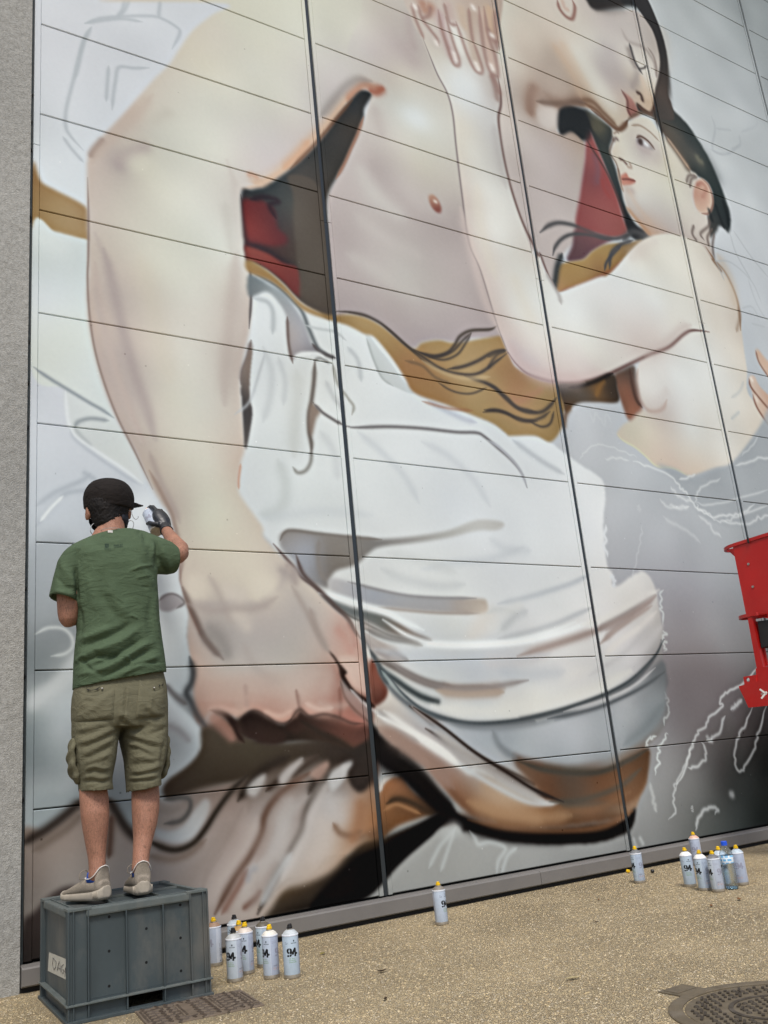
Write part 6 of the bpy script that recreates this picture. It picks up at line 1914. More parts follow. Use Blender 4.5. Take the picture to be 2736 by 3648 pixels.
nt.links.new(cmb.outputs[0], ck.inputs['Vector'])
nt.links.new(ck.outputs['Color'], nt.nodes['Principled BSDF'].inputs['Base Color'])
obj('paper_band', bm, bandm, bt, True)
bm = bmesh.new()
lathe(bm, [(.0245, .0025), (.030, .005), (.0312, .0095), (.0312, .0135)], 28)
obj('water', bm, clear_mat('water_rest', (.55, .82, .98), 1.33, 0), bt, True)


# ---------------- grey stacking crate, standing upside down ----------------
M_CRATE = mat('crate_plastic', lin((62, 71, 73)), .5, 0, .38, .14, 7, bump=.12, bscale=240, bdist=.0008, dirt=.5, stretch=(1, 1, .45))
M_CRATE_E = mat('crate_edge', lin((88, 95, 93)), .55, 0, .35, .16, 18, bump=.1, bscale=200, dirt=.3)
cw, cd = .528, .612
_e1 = np.array((math.cos(math.radians(-2.8)), math.sin(math.radians(-2.8)), 0))
CB = [np.array((-.038, -.820, 0))]
CB.append(CB[0] + _e1 * cw)
ch = .380
crate = thing('plastic_crate', 'dark grey ribbed plastic crate turned upside down as a step under the painter', 'crate', tuple(CB[0]), math.atan2(CB[1][1] - CB[0][1], CB[1][0] - CB[0][0]))
T_ = .012
r0 = .016                                          # recess of the wall sheets behind the ribs
hx0, hx1, hz0, hz1 = .216, .344, .016, .058         # hand hole in the front
bm = bmesh.new()                                    # front sheet pieces round the hand hole
for a, b, c, d in ((T_, hx0, .07, ch - .004), (hx0, hx1, .07, ch - .004), (hx1, cw - T_, .07, ch - .004), (T_, hx0, .004, .0695), (hx1, cw - T_, .004, .0695), (hx0, hx1, hz1, .0695), (hx0, hx1, .004, hz0)):
    box(bm, a + .0003, b - .0003, r0, r0 + .004, c + .0003, d)
box(bm, r0, r0 + .004, T_, cd - T_, .004, ch - .004)
box(bm, cw - r0 - .004, cw - r0, T_, cd - T_, .004, ch - .004)
box(bm, T_, cw - T_, cd - r0 - .004, cd - r0, .004, ch - .004)
obj('crate_body', bm, M_CRATE, crate)
for x, w in ((.2085, .005), (.3475, .005)):
    bm = bmesh.new()
    box(bm, x, x + w, .0, r0 + .0035, .0645, ch - .03, .001)
    obj('rib', bm, M_CRATE, crate)
for x in (.2085, .3475):                              # stubs either side of the hand hole
    bm = bmesh.new()
    box(bm, x, x + .005, -.001, r0 + .0035, .0125, .057, .001)
    obj('rib', bm, M_CRATE, crate)
# stout corner posts, each a pair of fins with a web
for (ox, oy, sx, sy) in ((0, 0, 1, 1), (cw, 0, -1, 1), (cw, cd, -1, -1), (0, cd, 1, -1)):
    bm = bmesh.new()
    for k in (0, .018, .070):
        for ax in (0, 1):
            k_ = k if ax == 0 else {0: 0, .018: .011, .070: .030}[k]
            a0, a1 = k_, k_ + (.005 if k_ else .006)
            if ax == 0:
                q = (ox + sx * a0, ox + sx * a1, oy - sy * .001, oy + sy * (r0 + .006))
            else:
                q = (ox - sx * .001, ox + sx * (r0 + .006), oy + sy * (a0 + .0065 if k == 0 else a0), oy + sy * (a1 + .0065 if k == 0 else a1))
            box(bm, min(q[0], q[1]), max(q[0], q[1]), min(q[2], q[3]), max(q[2], q[3]), .001, ch - .006, .0012)
    q = (ox + sx * .008, ox + sx * .069, oy + sy * .008, oy + sy * .0125)
    box(bm, min(q[0], q[1]), max(q[0], q[1]), min(q[2], q[3]), max(q[2], q[3]), .002, ch - .008)
    q = (ox + sx * .008, ox + sx * .0125, oy + sy * .0145, oy + sy * .029)
    box(bm, min(q[0], q[1]), max(q[0], q[1]), min(q[2], q[3]), max(q[2], q[3]), .002, ch - .008)
    obj('corner_post', bm, M_CRATE, crate)
# flange: two ledges all the way round
for z, ex, hgt in ((.0575, .006, .0065), (.0005, .007, .0115)):
    bm = bmesh.new()
    for q in ((-ex, cw + ex, -ex, r0), (-ex, cw + ex, cd - r0, cd + ex), (-ex, r0, r0 + .0005, cd - r0 - .0005), (cw - r0, cw + ex, r0 + .0005, cd - r0 - .0005)):
        box(bm, *q, z, z + hgt, .0015)
    obj('flange', bm, M_CRATE_E if z > .01 else M_CRATE, crate)
# top: rounded shoulder strip, tray with ribs, corner studs
bm = bmesh.new()
for q in ((.066, cw - .066, .001, r0 + .012), (.066, cw - .066, cd - r0 - .012, cd - .001), (.001, r0 + .012, .066, cd - .066), (cw - r0 - .012, cw - .001, .066, cd - .066)):
    box(bm, *q, ch - .032, ch - .002, .006)
obj('shoulder', bm, M_CRATE_E, crate)
bm = bmesh.new()
for q in ((.0, .085, .0, .028), (cw - .085, cw, .0, .028), (.0, .085, cd - .028, cd), (cw - .085, cw, cd - .028, cd)):
    box(bm, *q, ch - .008, ch + .0025, .002)
for q in ((.0, .028, .0285, .085), (cw - .028, cw, .0285, .085), (.0, .028, cd - .085, cd - .0285), (cw - .028, cw, cd - .085, cd - .0285)):
    box(bm, *q, ch - .008, ch + .0025, .002)
obj('corner_plate', bm, M_CRATE_E, crate)['kind'] = 'stuff'
bm = bmesh.new()
box(bm, .016, cw - .016, .016, cd - .016, ch - .016, ch - .009)
obj('tray', bm, M_CRATE, crate)
for k, q in enumerate(((.028, cw - .028, .0285, .0335), (.028, cw - .028, cd - .0335, cd - .0285), (.0285, .0335, .034, cd - .034), (cw - .0335, cw - .0285, .034, cd - .034), (.034, cw - .034, cd / 2 - .002, cd / 2 + .002), (cw * .33, cw * .33 + .004, .034, cd / 2 - .003), (cw * .67, cw * .67 + .004, .034, cd / 2 - .003), (cw * .33, cw * .33 + .004, cd / 2 + .003, cd - .034), (cw * .67, cw * .67 + .004, cd / 2 + .003, cd - .034))):
    bm = bmesh.new()
    box(bm, *q, ch - .009, ch + .001, .001)
    obj('tray_rib', bm, M_CRATE_E, crate)
M_BLACK = mat('hole_black', (.006, .006, .006), .9)
for tx, ty in ((645, 1025), (645, 1228), (645, 1435), (865, 1095), (865, 1295), (1065, 955), (1067, 1150), (1070, 1345)):
    # where the view meets the front sheet
    d = ray(*nat('J', tx, ty))
    ex, ey = unit(CB[1] - CB[0]), unit(np.cross((0, 0, 1), CB[1] - CB[0]))
    s = ((CB[0] + ey * r0 - CAM_C) @ ey) / (d @ ey)
    P_ = CAM_C + d * s - CB[0]
    bm = bmesh.new()
    rod(bm, (P_ @ ex, r0 - .0004, P_[2]), (P_ @ ex, r0 + .003, P_[2]), .0052, 14)
    obj('hole_shade', bm, M_BLACK, crate)  # solid black disc, coloured for the shade inside a hole
# strip of masking tape with pencilled letters on the left end
ex, ey = unit(CB[1] - CB[0]), unit(np.cross((0, 0, 1), CB[1] - CB[0]))


def on_left(tx, ty):
    d = ray(*nat('J', tx, ty))
    s = ((CB[0] + ex * (r0 - .0008) - CAM_C) @ ex) / (d @ ex)
    P_ = CAM_C + d * s - CB[0]
    return (r0 - .0008, float(P_ @ ey), float(P_[2]))


bm = bmesh.new()
q = [on_left(*k) for k in ((291, 1234), (418, 1286), (413, 1408), (283, 1344))]
gridv = []
for j in range(6):
    row = []
    for i in range(9):
        a, b = i / 8, j / 5
        p_ = (np.array(q[0]) * (1 - a) + np.array(q[1]) * a) * (1 - b) + (np.array(q[3]) * (1 - a) + np.array(q[2]) * a) * b
        p_[0] -= abs(math.sin(i * 1.9 + j * .7)) * .0006
        row.append(bm.verts.new(p_))
    gridv.append(row)
for j in range(5):
    for i in range(8):
        bm.faces.new((gridv[j][i], gridv[j][i + 1], gridv[j + 1][i + 1], gridv[j + 1][i]))
tape = obj('tape_label', bm, mat('masking_tape', lin((186, 184, 172)), .75, 0, .2, .12, 40), crate)
tape['label'] = 'strip of off-white masking tape with pencilled capitals'
bm = bmesh.new()
for s in (((316, 1268), (312, 1310), (322, 1338)), ((316, 1268), (334, 1290), (332, 1320), (322, 1338)), ((340, 1342), (346, 1310), (352, 1288), (358, 1320), (360, 1352)), ((342, 1325), (360, 1332)),
          ((378, 1306), (366, 1318), (366, 1350), (376, 1362), (380, 1340), (372, 1336)), ((386, 1380), (388, 1330), (392, 1322)), ((392, 1330), (384, 1350)), ((388, 1345), (396, 1375))):
    pts_ = [np.array(on_left(*k)) - np.array((.0014, 0, 0)) for k in s]
    wire(bm, pts_, .0011, 5)
obj('pencil_letters', bm, mat('pencil', lin((96, 94, 92)), .8), tape)


# ---------------- cast covers in the paving ----------------
def iron(name, c):
    return mat(name, lin(c), .62, .15, .4, .22, 22, bump=.35, bscale=160, bdist=.0015, dirt=.55)


M_IRON, M_IRON2 = iron('cast_iron', (100, 90, 72)), iron('cast_iron_raised', (64, 57, 47))
MC = np.array((1.5294, -2.5851, 0))
mh = thing('manhole_cover', 'round cast-iron manhole cover with raised studs at the lower right corner', 'manhole cover', tuple(MC))
bm = bmesh.new()
lathe(bm, [(.262, -.003), (.262, .0035), (.265, .005), (.300, .005), (.304, .003), (.304, -.006)], 90, cap=False)
box(bm, -.064, .050, .262, .392, -.006, .0042, .002)
obj('frame', bm, M_IRON, mh, False)
bm = bmesh.new()
box(bm, -.050, .036, .322, .380, .0044, .0056, .0005)
obj('frame_tab', bm, M_IRON, mh)
bm = bmesh.new()
lathe(bm, [(.256, -.006), (.256, .0012), (.253, .0022), (.0001, .0022)], 90, cap=False)
obj('lid', bm, M_IRON, mh)
bm = bmesh.new()
lathe(bm, [(.120, .0015), (.120, .0042), (.122, .005), (.131, .005), (.134, .0042), (.134, .0015)], 60, cap=False)
obj('ring', bm, M_IRON2, mh)
k = 0
proto = {}
for name, prof_ in (('bar_stud', 0), ('oval_stud', 1), ('cube_stud', 2)):
    bm = bmesh.new()
    if prof_ == 0:
        box(bm, -.017, .017, -.0038, .0038, 0, .005, .0012)
    elif prof_ == 1:
        rings_ = [ell((0, 0, 0), (.0085, 0, 0), (0, .0058, 0), 12), ell((0, 0, .004), (.0078, 0, 0), (0, .005, 0), 12), ell((0, 0, .006), (.004, 0, 0), (0, .0026, 0), 12)]
        loft(bm, rings_)
    else:
        box(bm, -.0062, .0062, -.0045, .0045, 0, .005, .0012)
    me = bpy.data.meshes.new(name)
    bm.to_mesh(me)
    bm.free()
    me.materials.append(M_IRON2)
    proto[name] = me
for j in range(-13, 14):
    for i in range(-13, 14):
        x, y = (i + (.5 if j % 2 else 0)) * .027, j * .0225
        r = math.hypot(x, y)
        if r > .236 or .106 < r < .148:
            continue
        nm = ('bar_stud', 'cube_stud', 'oval_stud')[(i + 2 * j) % 3] if (i * 7 + j * 3) % 5 else 'oval_stud'
        if nm == 'bar_stud' and (i + j) % 2:
            nm = 'cube_stud'
        o = new(nm, proto[nm], mh)
        o.location = (x + rng.normal(0, .0012), y + rng.normal(0, .0012), .0018 + rng.normal(0, .0004))
        o.rotation_euler = (0, 0, {'bar_stud': .62, 'cube_stud': .62, 'oval_stud': -.75}[nm] + rng.normal(0, .04))
        k += 1

dr = thing('drain_cover', 'square cast-iron drain cover with branching raised pattern, partly under the crate', 'drain cover', (.375, -.995, 0), math.atan2(-.853 + 1.146, .597 - .558) - math.pi / 2)
M_D1, M_D2 = iron('drain_iron', (112, 99, 84)), iron('drain_iron_raised', (76, 65, 54))
bm = bmesh.new()
HW = .176
box(bm, -.20, .205, -.165, .155, -.004, .0045, .002)
obj('lid', bm, M_D1, dr)
for x in (-.188, -.055, .065, .188):
    bm = bmesh.new()
    box(bm, x - .011, x + .011, -.118, .105, .0047, .0075, .002)
    o = obj('raised_bar', bm, M_D1, dr)
    bm = bmesh.new()
    for i in range(9):
        y = -.1 + i * .022
        box(bm, x - .004, x + .004, y, y + .011, .0077, .0092, .0008)
    obj('cast_lettering', bm, M_D2, dr)['kind'] = 'stuff'
bm = bmesh.new()
for e_ in ((.024, 0, 0), (-.013, .019, 0), (-.013, -.019, 0)):
    rod(bm, (0, 0, 0), e_, .0042, 6)
me = bpy.data.meshes.new('branch_stud')
bm.to_mesh(me)
bm.free()
me.materials.append(M_D2)
for i in range(9):
    for j in range(7):
        x, y = -.168 + i * .042, -.148 + j * .044 + (.022 if i % 2 else 0)
        if y > .150 or any(abs(x - b) < .016 and -.125 < y < .112 for b in (-.188, -.055, .065, .188)):
            continue
        o = new('branch_stud', me, dr)
        o.location, o.rotation_euler = (x, y, .0045), (0, 0, (i % 2) * math.pi + rng.normal(0, .2))


# ---------------- red lift basket at the right edge ----------------
M_RED = mat('lift_red', lin((164, 20, 15)), .42, 0, .4, .10, 5, bump=.04, bscale=60, dirt=.10, coat=.15)
M_RUB = mat('lift_black', (.010, .010, .011), .7)
M_BOLT = mat('bolt_steel', lin((170, 165, 158)), .35, .8)
L0 = np.array((4.222, -.800, 0.0))
LE1, LE2 = unit((.22, -.975, 0)), unit((.975, .22, 0))
lift = thing('lift_basket', 'red steel work basket of a lift hanging in from the right edge of the picture', 'lift', tuple(L0), math.atan2(LE1[1], LE1[0]))
LL, LD = .98, .72                                  # along e1 (towards the viewer) and along the local y axis


def lv(t, x, y, off=0.0):
    """photograph point on the side sheet of the basket, in its own frame"""
    d = ray(*nat(t, x, y))
    nrm = LE2
    s = ((L0 + nrm * off - CAM_C) @ nrm) / (d @ nrm)
    p_ = CAM_C + d * s - L0
    return float(p_ @ LE1), float(p_[2])


zt, zb = lv('V', 345, 300)[1], lv('V', 505, 1090)[1]
a_tl, a_bl = lv('V', 350, 300), lv('V', 505, 1090)
bm = bmesh.new()
prism(bm, [(a_tl[0], zt), (LL, zt + .06), (LL, zb - .01), (a_bl[0], zb)], -.004, .0)
o = obj('side_panel', bm, M_RED, lift)
bm = bmesh.new()
prism(bm, [(a_tl[0] + .004, LD and zt - .003), (a_tl[0] + .05, zt - .003), (a_tl[0] + .05, zt - .05)], 0.0005, .0035)
bm.free()
bm = bmesh.new()                                    # far side and end sheets
box(bm, 0.0, .004, .0345, .9, zb, zt, 0)
box(bm, .005, LL, .904, .908, zb, zt + .02, 0)
obj('end_panel', bm, M_RED, lift)


def rail(bm, pts, r, n=10):
    wire(bm, pts, r, n)


bm = bmesh.new()                                    # top bumper: flat band curling round the corner, with gusset
for z0, sl, rad, nm in ((zt, .06, .112, 'top'), (zb, 0, .100, 'mid')):
    x0 = a_tl[0] if nm == 'top' else a_bl[0]
    path = [(LL if nm == 'top' else x0 + .07, -.012)]
    path += [(x0 + .06, -.012)]
    for k in range(9):
        a = -math.pi / 2 - k / 8 * math.pi
        path.append((x0 + .012 + rad * math.cos(a) * .95, .086 + .098 * math.sin(a)))
    path += [(x0 + .06, .184)]
    hh = .021
    pv = [[bm.verts.new((x, y, z0 + (sl * (x - x0) / LL) + dz)) for x, y in path] for dz in (-hh * .4, hh * .6)]
    pi = [[bm.verts.new((x + (.010 if i < 3 else .012 * (1 - abs(i - 6) / 6)), y + .010 * (1 if y < .086 else -1), z0 + (sl * (x - x0) / LL) + dz)) for i, (x, y) in enumerate(path)] for dz in (-hh * .4, hh * .6)]
    n = len(path)
    for i in range(n - 1):
        bm.faces.new((pv[0][i], pv[0][i + 1], pv[1][i + 1], pv[1][i]))
        bm.faces.new((pi[0][i], pi[1][i], pi[1][i + 1], pi[0][i + 1]))
        bm.faces.new((pv[1][i], pv[1][i + 1], pi[1][i + 1], pi[1][i]))
        bm.faces.new((pv[0][i + 1], pv[0][i], pi[0][i], pi[0][i + 1]))
    for i in (0, n - 1):
        bm.faces.new((pv[0][i], pv[1][i], pi[1][i], pi[0][i]))
x0 = a_tl[0]
prism(bm, [(x0 - .052, zt - .012), (x0 + .002, zt - .012), (x0 + .002, zt - .085)], .018, .026)
obj('bumper_rail', bm, M_RED, lift)
bm = bmesh.new()
box(bm, a_tl[0] + .11, a_tl[0] + .118, -.0235, -.0125, zt - .012, zt + .026)
obj('rail_gap_shade', bm, M_RUB, lift)  # solid black strip painted in for the shade of the gap
# posts below the panel and the bottom plate with its hole
p1, p2, p3, p4 = lv('V', 520, 1100), lv('V', 625, 1680), lv('V', 570, 1100), lv('V', 700, 1680)
bm = bmesh.new()
prism(bm, [p1, p3, p4, p2], -.008, .045)
obj('post', bm, M_RED, lift)
p1, p2, p3, p4 = [lv('V', *k, .05) for k in ((605, 1150), (712, 1650), (655, 1150), (748, 1650))]
bm = bmesh.new()
prism(bm, [p1, p3, p4, p2], .047, .059)
obj('post', bm, M_RED, lift)
sk = [lv('V', *k) for k in ((615, 1680), (760, 1655), (760, 1825), (630, 1825))]
bm = bmesh.new()
prism(bm, [sk[0], sk[1], sk[2], sk[3]], -.012, .06)
obj('post_socket', bm, M_RED, lift)
hole = lv('V', 538, 1808)
out = [lv('V', *k) for k in ((487, 1775), (628, 1750), (632, 1822), (745, 1822))]
xb = lv('V', 745, 2112)
low = [(LL, out[3][1] + .02), (LL, xb[1] - .01), lv('V', 545, 2120), lv('V', 520, 2060), lv('V', 440, 1900), lv('V', 436, 1880), lv('V', 500, 1862)]
ring_o = out + low
hr = .0125
ring_i = [(hole[0] + hr * math.cos(a), hole[1] + hr * 1.05 * math.sin(a)) for a in np.linspace(0, 2 * math.pi, 20, endpoint=False)]
cu = bpy.data.curves.new('plate', 'CURVE')
cu.dimensions = '2D'
cu.fill_mode = 'BOTH'
cu.extrude = .006
for pts_ in (ring_o, ring_i):
    sp = cu.splines.new('POLY')
    sp.points.add(len(pts_) - 1)
    for q, (x, z) in zip(sp.points, pts_):
        q.co = (x, z, 0, 1)
    sp.use_cyclic_u = True
co = bpy.data.objects.new('tmpc', cu)
COLL.objects.link(co)
dg = bpy.context.evaluated_depsgraph_get()
dg.update()
me = bpy.data.meshes.new_from_object(co.evaluated_get(dg))
bpy.data.objects.remove(co)
me.name = 'toe_plate'
me.transform(Matrix(((1, 0, 0, 0), (0, 0, -1, -.019), (0, 1, 0, 0), (0, 0, 0, 1))))
me.materials.clear()
new('toe_plate', me, lift, M_RED)
# emblem: white crossed bars over a grey diamond
M_WHT, M_GRY = mat('decal_white', lin((226, 222, 216)), .5), mat('decal_grey', lin((150, 120, 112)), .5)
bm = bmesh.new()
for a, b, w in (((672, 1912), (752, 1968), 11), ((690, 2018), (752, 1942), 11)):
    A, B = np.array(lv('V', *a)), np.array(lv('V', *b))
    n_ = np.array((-(B - A)[1], (B - A)[0]))
    n_ = n_ / np.linalg.norm(n_) * .0055
    prism(bm, [tuple(A + n_), tuple(B + n_), tuple(B - n_), tuple(A - n_)], -.0262, -.0252)
obj('cross_emblem', bm, M_WHT, lift)
bm = bmesh.new()
prism(bm, [lv('V', *k) for k in ((680, 1965), (716, 1928), (750, 1950), (735, 1985), (712, 2000))], -.0256, -.0251)
obj('diamond_emblem', bm, M_GRY, lift)
for x, y in ((530, 505), (580, 760)):
    c = lv('V', x, y)
    bm = bmesh.new()
    rod(bm, (c[0], -.004, c[1]), (c[0], -.0085, c[1]), .0085, 6)
    rod(bm, (c[0], -.0086, c[1]), (c[0], -.011, c[1]), .005, 10)
    obj('bolt', bm, M_BOLT, lift)
bm = bmesh.new()                                    # black padding and control box inside
p1 = [lv('V', *k, .06) for k in ((655, 1150), (900, 1120), (900, 1400), (735, 1440), (700, 1450), (680, 1300))]
prism(bm, p1, .02, .11)
obj('black_cover', bm, M_RUB, lift)
bm = bmesh.new()
p1 = [lv('V', *k, .09) for k in ((715, 1665), (900, 1640), (900, 1815), (735, 1815))]
prism(bm, p1, .062, .2)
obj('foot_pedal', bm, M_RUB, lift)
bm = bmesh.new()                                    # floor and the arm that carries it away to the right
box(bm, .06, LL, .0, .9, xb[1] + .005, xb[1] + .035)
obj('floor', bm, M_RED, lift)
bm = bmesh.new()
wire(bm, [(.5, .9, xb[1] + .06), (.5, 1.7, xb[1] + .15), (.5, 2.6, .55), (.5, 3.1, .3), (.5, 3.2, .02)], .07, 10)
box(bm, .1, .9, 2.8, 3.9, .0, .35, .03)
obj('boom', bm, M_RED, lift)


# ---------------- the painter ----------------
SKIN = lin((152, 110, 90))


def skin_mat(name, col):
    m = mat(name, col, .6, 0, .3, .17, 16, bump=.15, bscale=170, bdist=.0012, fine=.16, stretch=(1, 1, .6))
    nt = m.node_tree
    p = nt.nodes['Principled BSDF']
    src = p.inputs['Base Color'].links[0].from_socket
    tc = nd(nt, 'ShaderNodeTexCoord')
    mp = nd(nt, 'ShaderNodeMapping')
    mp.inputs['Scale'].default_value = (1, 1, .16)
    nt.links.new(tc.outputs['Object'], mp.inputs[0])
    hr = nd(nt, 'ShaderNodeTexNoise', Scale=330.0, Detail=2.0)
    nt.links.new(mp.outputs[0], hr.inputs['Vector'])
    rr = nd(nt, 'ShaderNodeMapRange')
    rr.inputs['From Min'].default_value, rr.inputs['From Max'].default_value, rr.inputs['To Max'].default_value = .53, .68, .55
    nt.links.new(hr.outputs['Fac'], rr.inputs['Value'])
    mh_ = nd(nt, 'ShaderNodeMix', data_type='RGBA')
    nt.links.new(rr.outputs[0], mh_.inputs['Factor'])
    nt.links.new(src, mh_.inputs['A'])
    mh_.inputs['B'].default_value = (.10, .055, .035, 1)
    nt.links.new(mh_.outputs['Result'], p.inputs['Base Color'])
    p.inputs['Subsurface Weight'].default_value = .12
    p.inputs['Subsurface Radius'].default_value = (.01, .004, .002)
    p.inputs['Subsurface Scale'].default_value = .5
    return m


def cloth_mat(name, col, noise=.10):
    m = mat(name, col, .88, 0, .15, noise, 9, bump=.35, bscale=420, bdist=.0012, fine=.13)
    nt = m.node_tree
    b0 = [k for k in nt.nodes if k.type == 'BUMP'][0]
    w = nd(nt, 'ShaderNodeTexNoise', Scale=17.0, Detail=5.0, Roughness=.55, Distortion=1.4)
    tc = nd(nt, 'ShaderNodeTexCoord')
    mp = nd(nt, 'ShaderNodeMapping')
    mp.inputs['Rotation'].default_value = (0, math.radians(35), 0)
    mp.inputs['Scale'].default_value = (.55, 1, 1.5)
    nt.links.new(tc.outputs['Object'], mp.inputs[0])
    nt.links.new(mp.outputs[0], w.inputs['Vector'])
    b = nd(nt, 'ShaderNodeBump', Strength=.55, Distance=.014)
    nt.links.new(w.outputs['Fac'], b.inputs['Height'])
    nt.links.new(b.outputs[0], b0.inputs['Normal'])
    return m


M_SKIN = skin_mat('tanned_skin', SKIN)
M_SHIRT = cloth_mat('green_jersey', lin((75, 90, 68)))
M_SHORT = cloth_mat('olive_twill', lin((98, 95, 76)), .14)
M_CAPC = cloth_mat('black_cap_cloth', lin((36, 32, 30)), .15)
M_HAIR = mat('dark_hair', lin((24, 20, 18)), .7, 0, .3, .35, 60, bump=.5, bscale=300, stretch=(1, 1, .2))
M_GLOVE = mat('black_nitrile', lin((30, 32, 36)), .42, 0, .5, .1, 30, bump=.15, bscale=160, bdist=.001)
M_SHOE = mat('knit_beige', lin((138, 129, 116)), .9, 0, .15, .10, 30, bump=.8, bscale=330, bdist=.002, fine=.22)
M_SOLE = mat('sole_beige', lin((164, 155, 140)), .7, 0, .25, .12, 30, dirt=.4)
M_SOCK = cloth_mat('blue_sock', lin((46, 84, 166)))
M_PIPE = mat('shoe_piping', lin((214, 210, 204)), .7)
M_MASK = mat('black_mask', lin((30, 34, 42)), .7, 0, .25, .15, 40)
M_LOOP = mat('mask_loop', lin((150, 152, 152)), .6)

pers = thing('person', 'person in a green t-shirt and olive shorts spraying the mural, seen from behind', 'person', (.25, -.56, ch + .002))
PV = np.array((.25, -.56, ch + .002))


def pobj(name, me_or_bm, m, parent=None, smooth=True):
    """a part given in world coordinates, re-based on the person"""
    if isinstance(me_or_bm, bmesh.types.BMesh):
        me = bpy.data.meshes.new(name)
        bmesh.ops.recalc_face_normals(me_or_bm, faces=me_or_bm.faces[:])
        me_or_bm.to_mesh(me)
        me_or_bm.free()
        if smooth:
            me.polygons.foreach_set('use_smooth', [True] * len(me.polygons))
    else:
        me = me_or_bm
        me.name = name
    me.transform(Matrix.Translation(Vector(-PV)))
    me.materials.clear()
    return new(name, me, parent or pers, m)


def sta(t, x, y, hw, Y, dp=1.0):
    """limb station from the photograph: centre pixel, half width in tile pixels, depth plane"""
    c = at(t, x, y, Y)
    k = mpp(c) * (TILE[t][2] / .602773 if len(TILE[t]) > 2 else 1)
    return (c, hw * k, hw * k * dp)


def wst(t, xl, yl, xr, yr, Y, dep, pw=2.4, n=36, fy=0.0):
    """ring between a left and a right outline pixel"""
    a, b = at(t, xl, yl, Y), at(t, xr, yr, Y)
    return ell((a + b) / 2 + np.array((0, fy, 0)), (b - a) / 2, (0, dep, 0), n, pw)


# ---- relief of folds, sculpted over the garments ----
FX0, FY0, FW, FH = 100, 1660, 640, 1260
FOLD = np.zeros((FH, FW), np.float32)


def fold(t, s, w, amp, taper=True):
    q = crom(np.array(PS(t, s)), False, 10)
    seg = np.r_[0, np.cumsum(np.linalg.norm(np.diff(q, axis=0), axis=1))]
    n = max(int(seg[-1] / 1.5), 4)
    u = np.linspace(0, seg[-1], n)
    m = np.zeros_like(FOLD)
    for i, (x, y) in enumerate(zip(np.interp(u, seg, q[:, 0]) - FX0, np.interp(u, seg, q[:, 1]) - FY0)):
        f = min(1, min(i, n - 1 - i) / (n * .22) + .1) if taper else 1
        r = int(w * 2.6 + 2)
        x0, x1, y0, y1 = max(int(x) - r, 0), min(int(x) + r, FW), max(int(y) - r, 0), min(int(y) + r, FH)
        if x1 <= x0 or y1 <= y0:
            continue
        d2 = (np.arange(y0, y1)[:, None] - y) ** 2 + (np.arange(x0, x1)[None] - x) ** 2
        v = m[y0:y1, x0:x1]
        np.maximum(v, np.exp(-d2 / (w * w)) * f, out=v)
    FOLD[:] += m * amp


def drape(me, gain=1.0):
    n = len(me.vertices)
    co = np.empty(n * 3)
    me.vertices.foreach_get('co', co)
    co = co.reshape(-1, 3)
    no = np.array([v.normal[:] for v in me.vertices])
    px = project(co)
    ix, iy = np.clip((px[:, 0] - FX0), 0, FW - 1.01), np.clip((px[:, 1] - FY0), 0, FH - 1.01)
    x0, y0 = ix.astype(int), iy.astype(int)
    fx, fy = ix - x0, iy - y0
    h = FOLD[y0, x0] * (1 - fx) * (1 - fy) + FOLD[y0, x0 + 1] * fx * (1 - fy) + FOLD[y0 + 1, x0] * (1 - fx) * fy + FOLD[y0 + 1, x0 + 1] * fx * fy
    vd = CAM_C - co
    vd /= np.linalg.norm(vd, axis=1)[:, None]
    f = np.clip((no * vd).sum(1) * 1.6, 0, 1)
    co += no * (h * f * gain)[:, None]
    me.vertices.foreach_set('co', co.ravel())
    me.update()


for s, w, a in (('460,330 470,440 480,560 470,640', 16, .006), ('445,360 455,480 468,560', 8, -.006), ('640,470 690,560 740,640 745,660', 22, .007), ('600,520 660,620 720,690', 16, -.005), ('800,330 870,420 905,480', 14, .004),
                ('470,840 560,800 680,755 790,690', 13, -.010), ('470,800 560,765 660,725', 14, .007), ('480,880 600,850 720,800 830,720', 13, .009), ('460,930 540,905 620,885 740,880', 9, -.008), ('540,860 620,900 700,890', 9, -.006),
                ('520,960 640,910 760,840 860,780', 10, -.009), ('560,985 680,935 800,860 900,800', 11, .008), ('600,1020 720,960 820,890 930,840', 9, -.008), ('700,1010 830,940 955,880', 9, .006), ('460,1000 560,985 640,960', 9, .005),
                ('770,960 860,930 955,930', 6, -.005), ('480,900 520,960 600,1000', 8, -.005), ('700,880 760,910 800,940', 6, .005), ('440,930 480,900 520,890', 8, .007),
                ('760,390 830,365 910,350', 5, .004), ('800,430 850,420 890,415', 4, .003), ('840,480 880,485', 4, -.003), ('770,650 815,668', 4, .004), ('690,560 730,600', 5, -.003),
                ('925,210 930,290 922,380', 8, -.008), ('905,230 905,300', 9, .005), ('955,250 990,330 1010,390', 10, .005), ('940,300 960,370 990,400', 7, -.006), ('350,310 380,380 420,440 440,520', 12, .005), ('330,420 390,480 440,500', 10, -.005), ('320,500 380,520 430,530', 8, .004),
                ('590,170 650,195 720,190', 7, -.004), ('560,195 640,220 740,205', 7, .003), ('815,165 835,150 850,165 862,215', 8, -.008), ('780,170 830,230 860,320', 12, .005), ('400,260 470,250 560,250', 16, .004),
                ('450,560 452,660 458,740', 8, .006), ('475,600 480,700 470,780', 8, -.006), ('925,500 915,600 925,700 940,800', 10, .004), ('890,560 880,680 905,800', 12, -.004), ('520,420 540,520 560,620', 18, .004), ('600,380 610,470 600,560', 14, -.003)):
    fold('G', s, w, a)
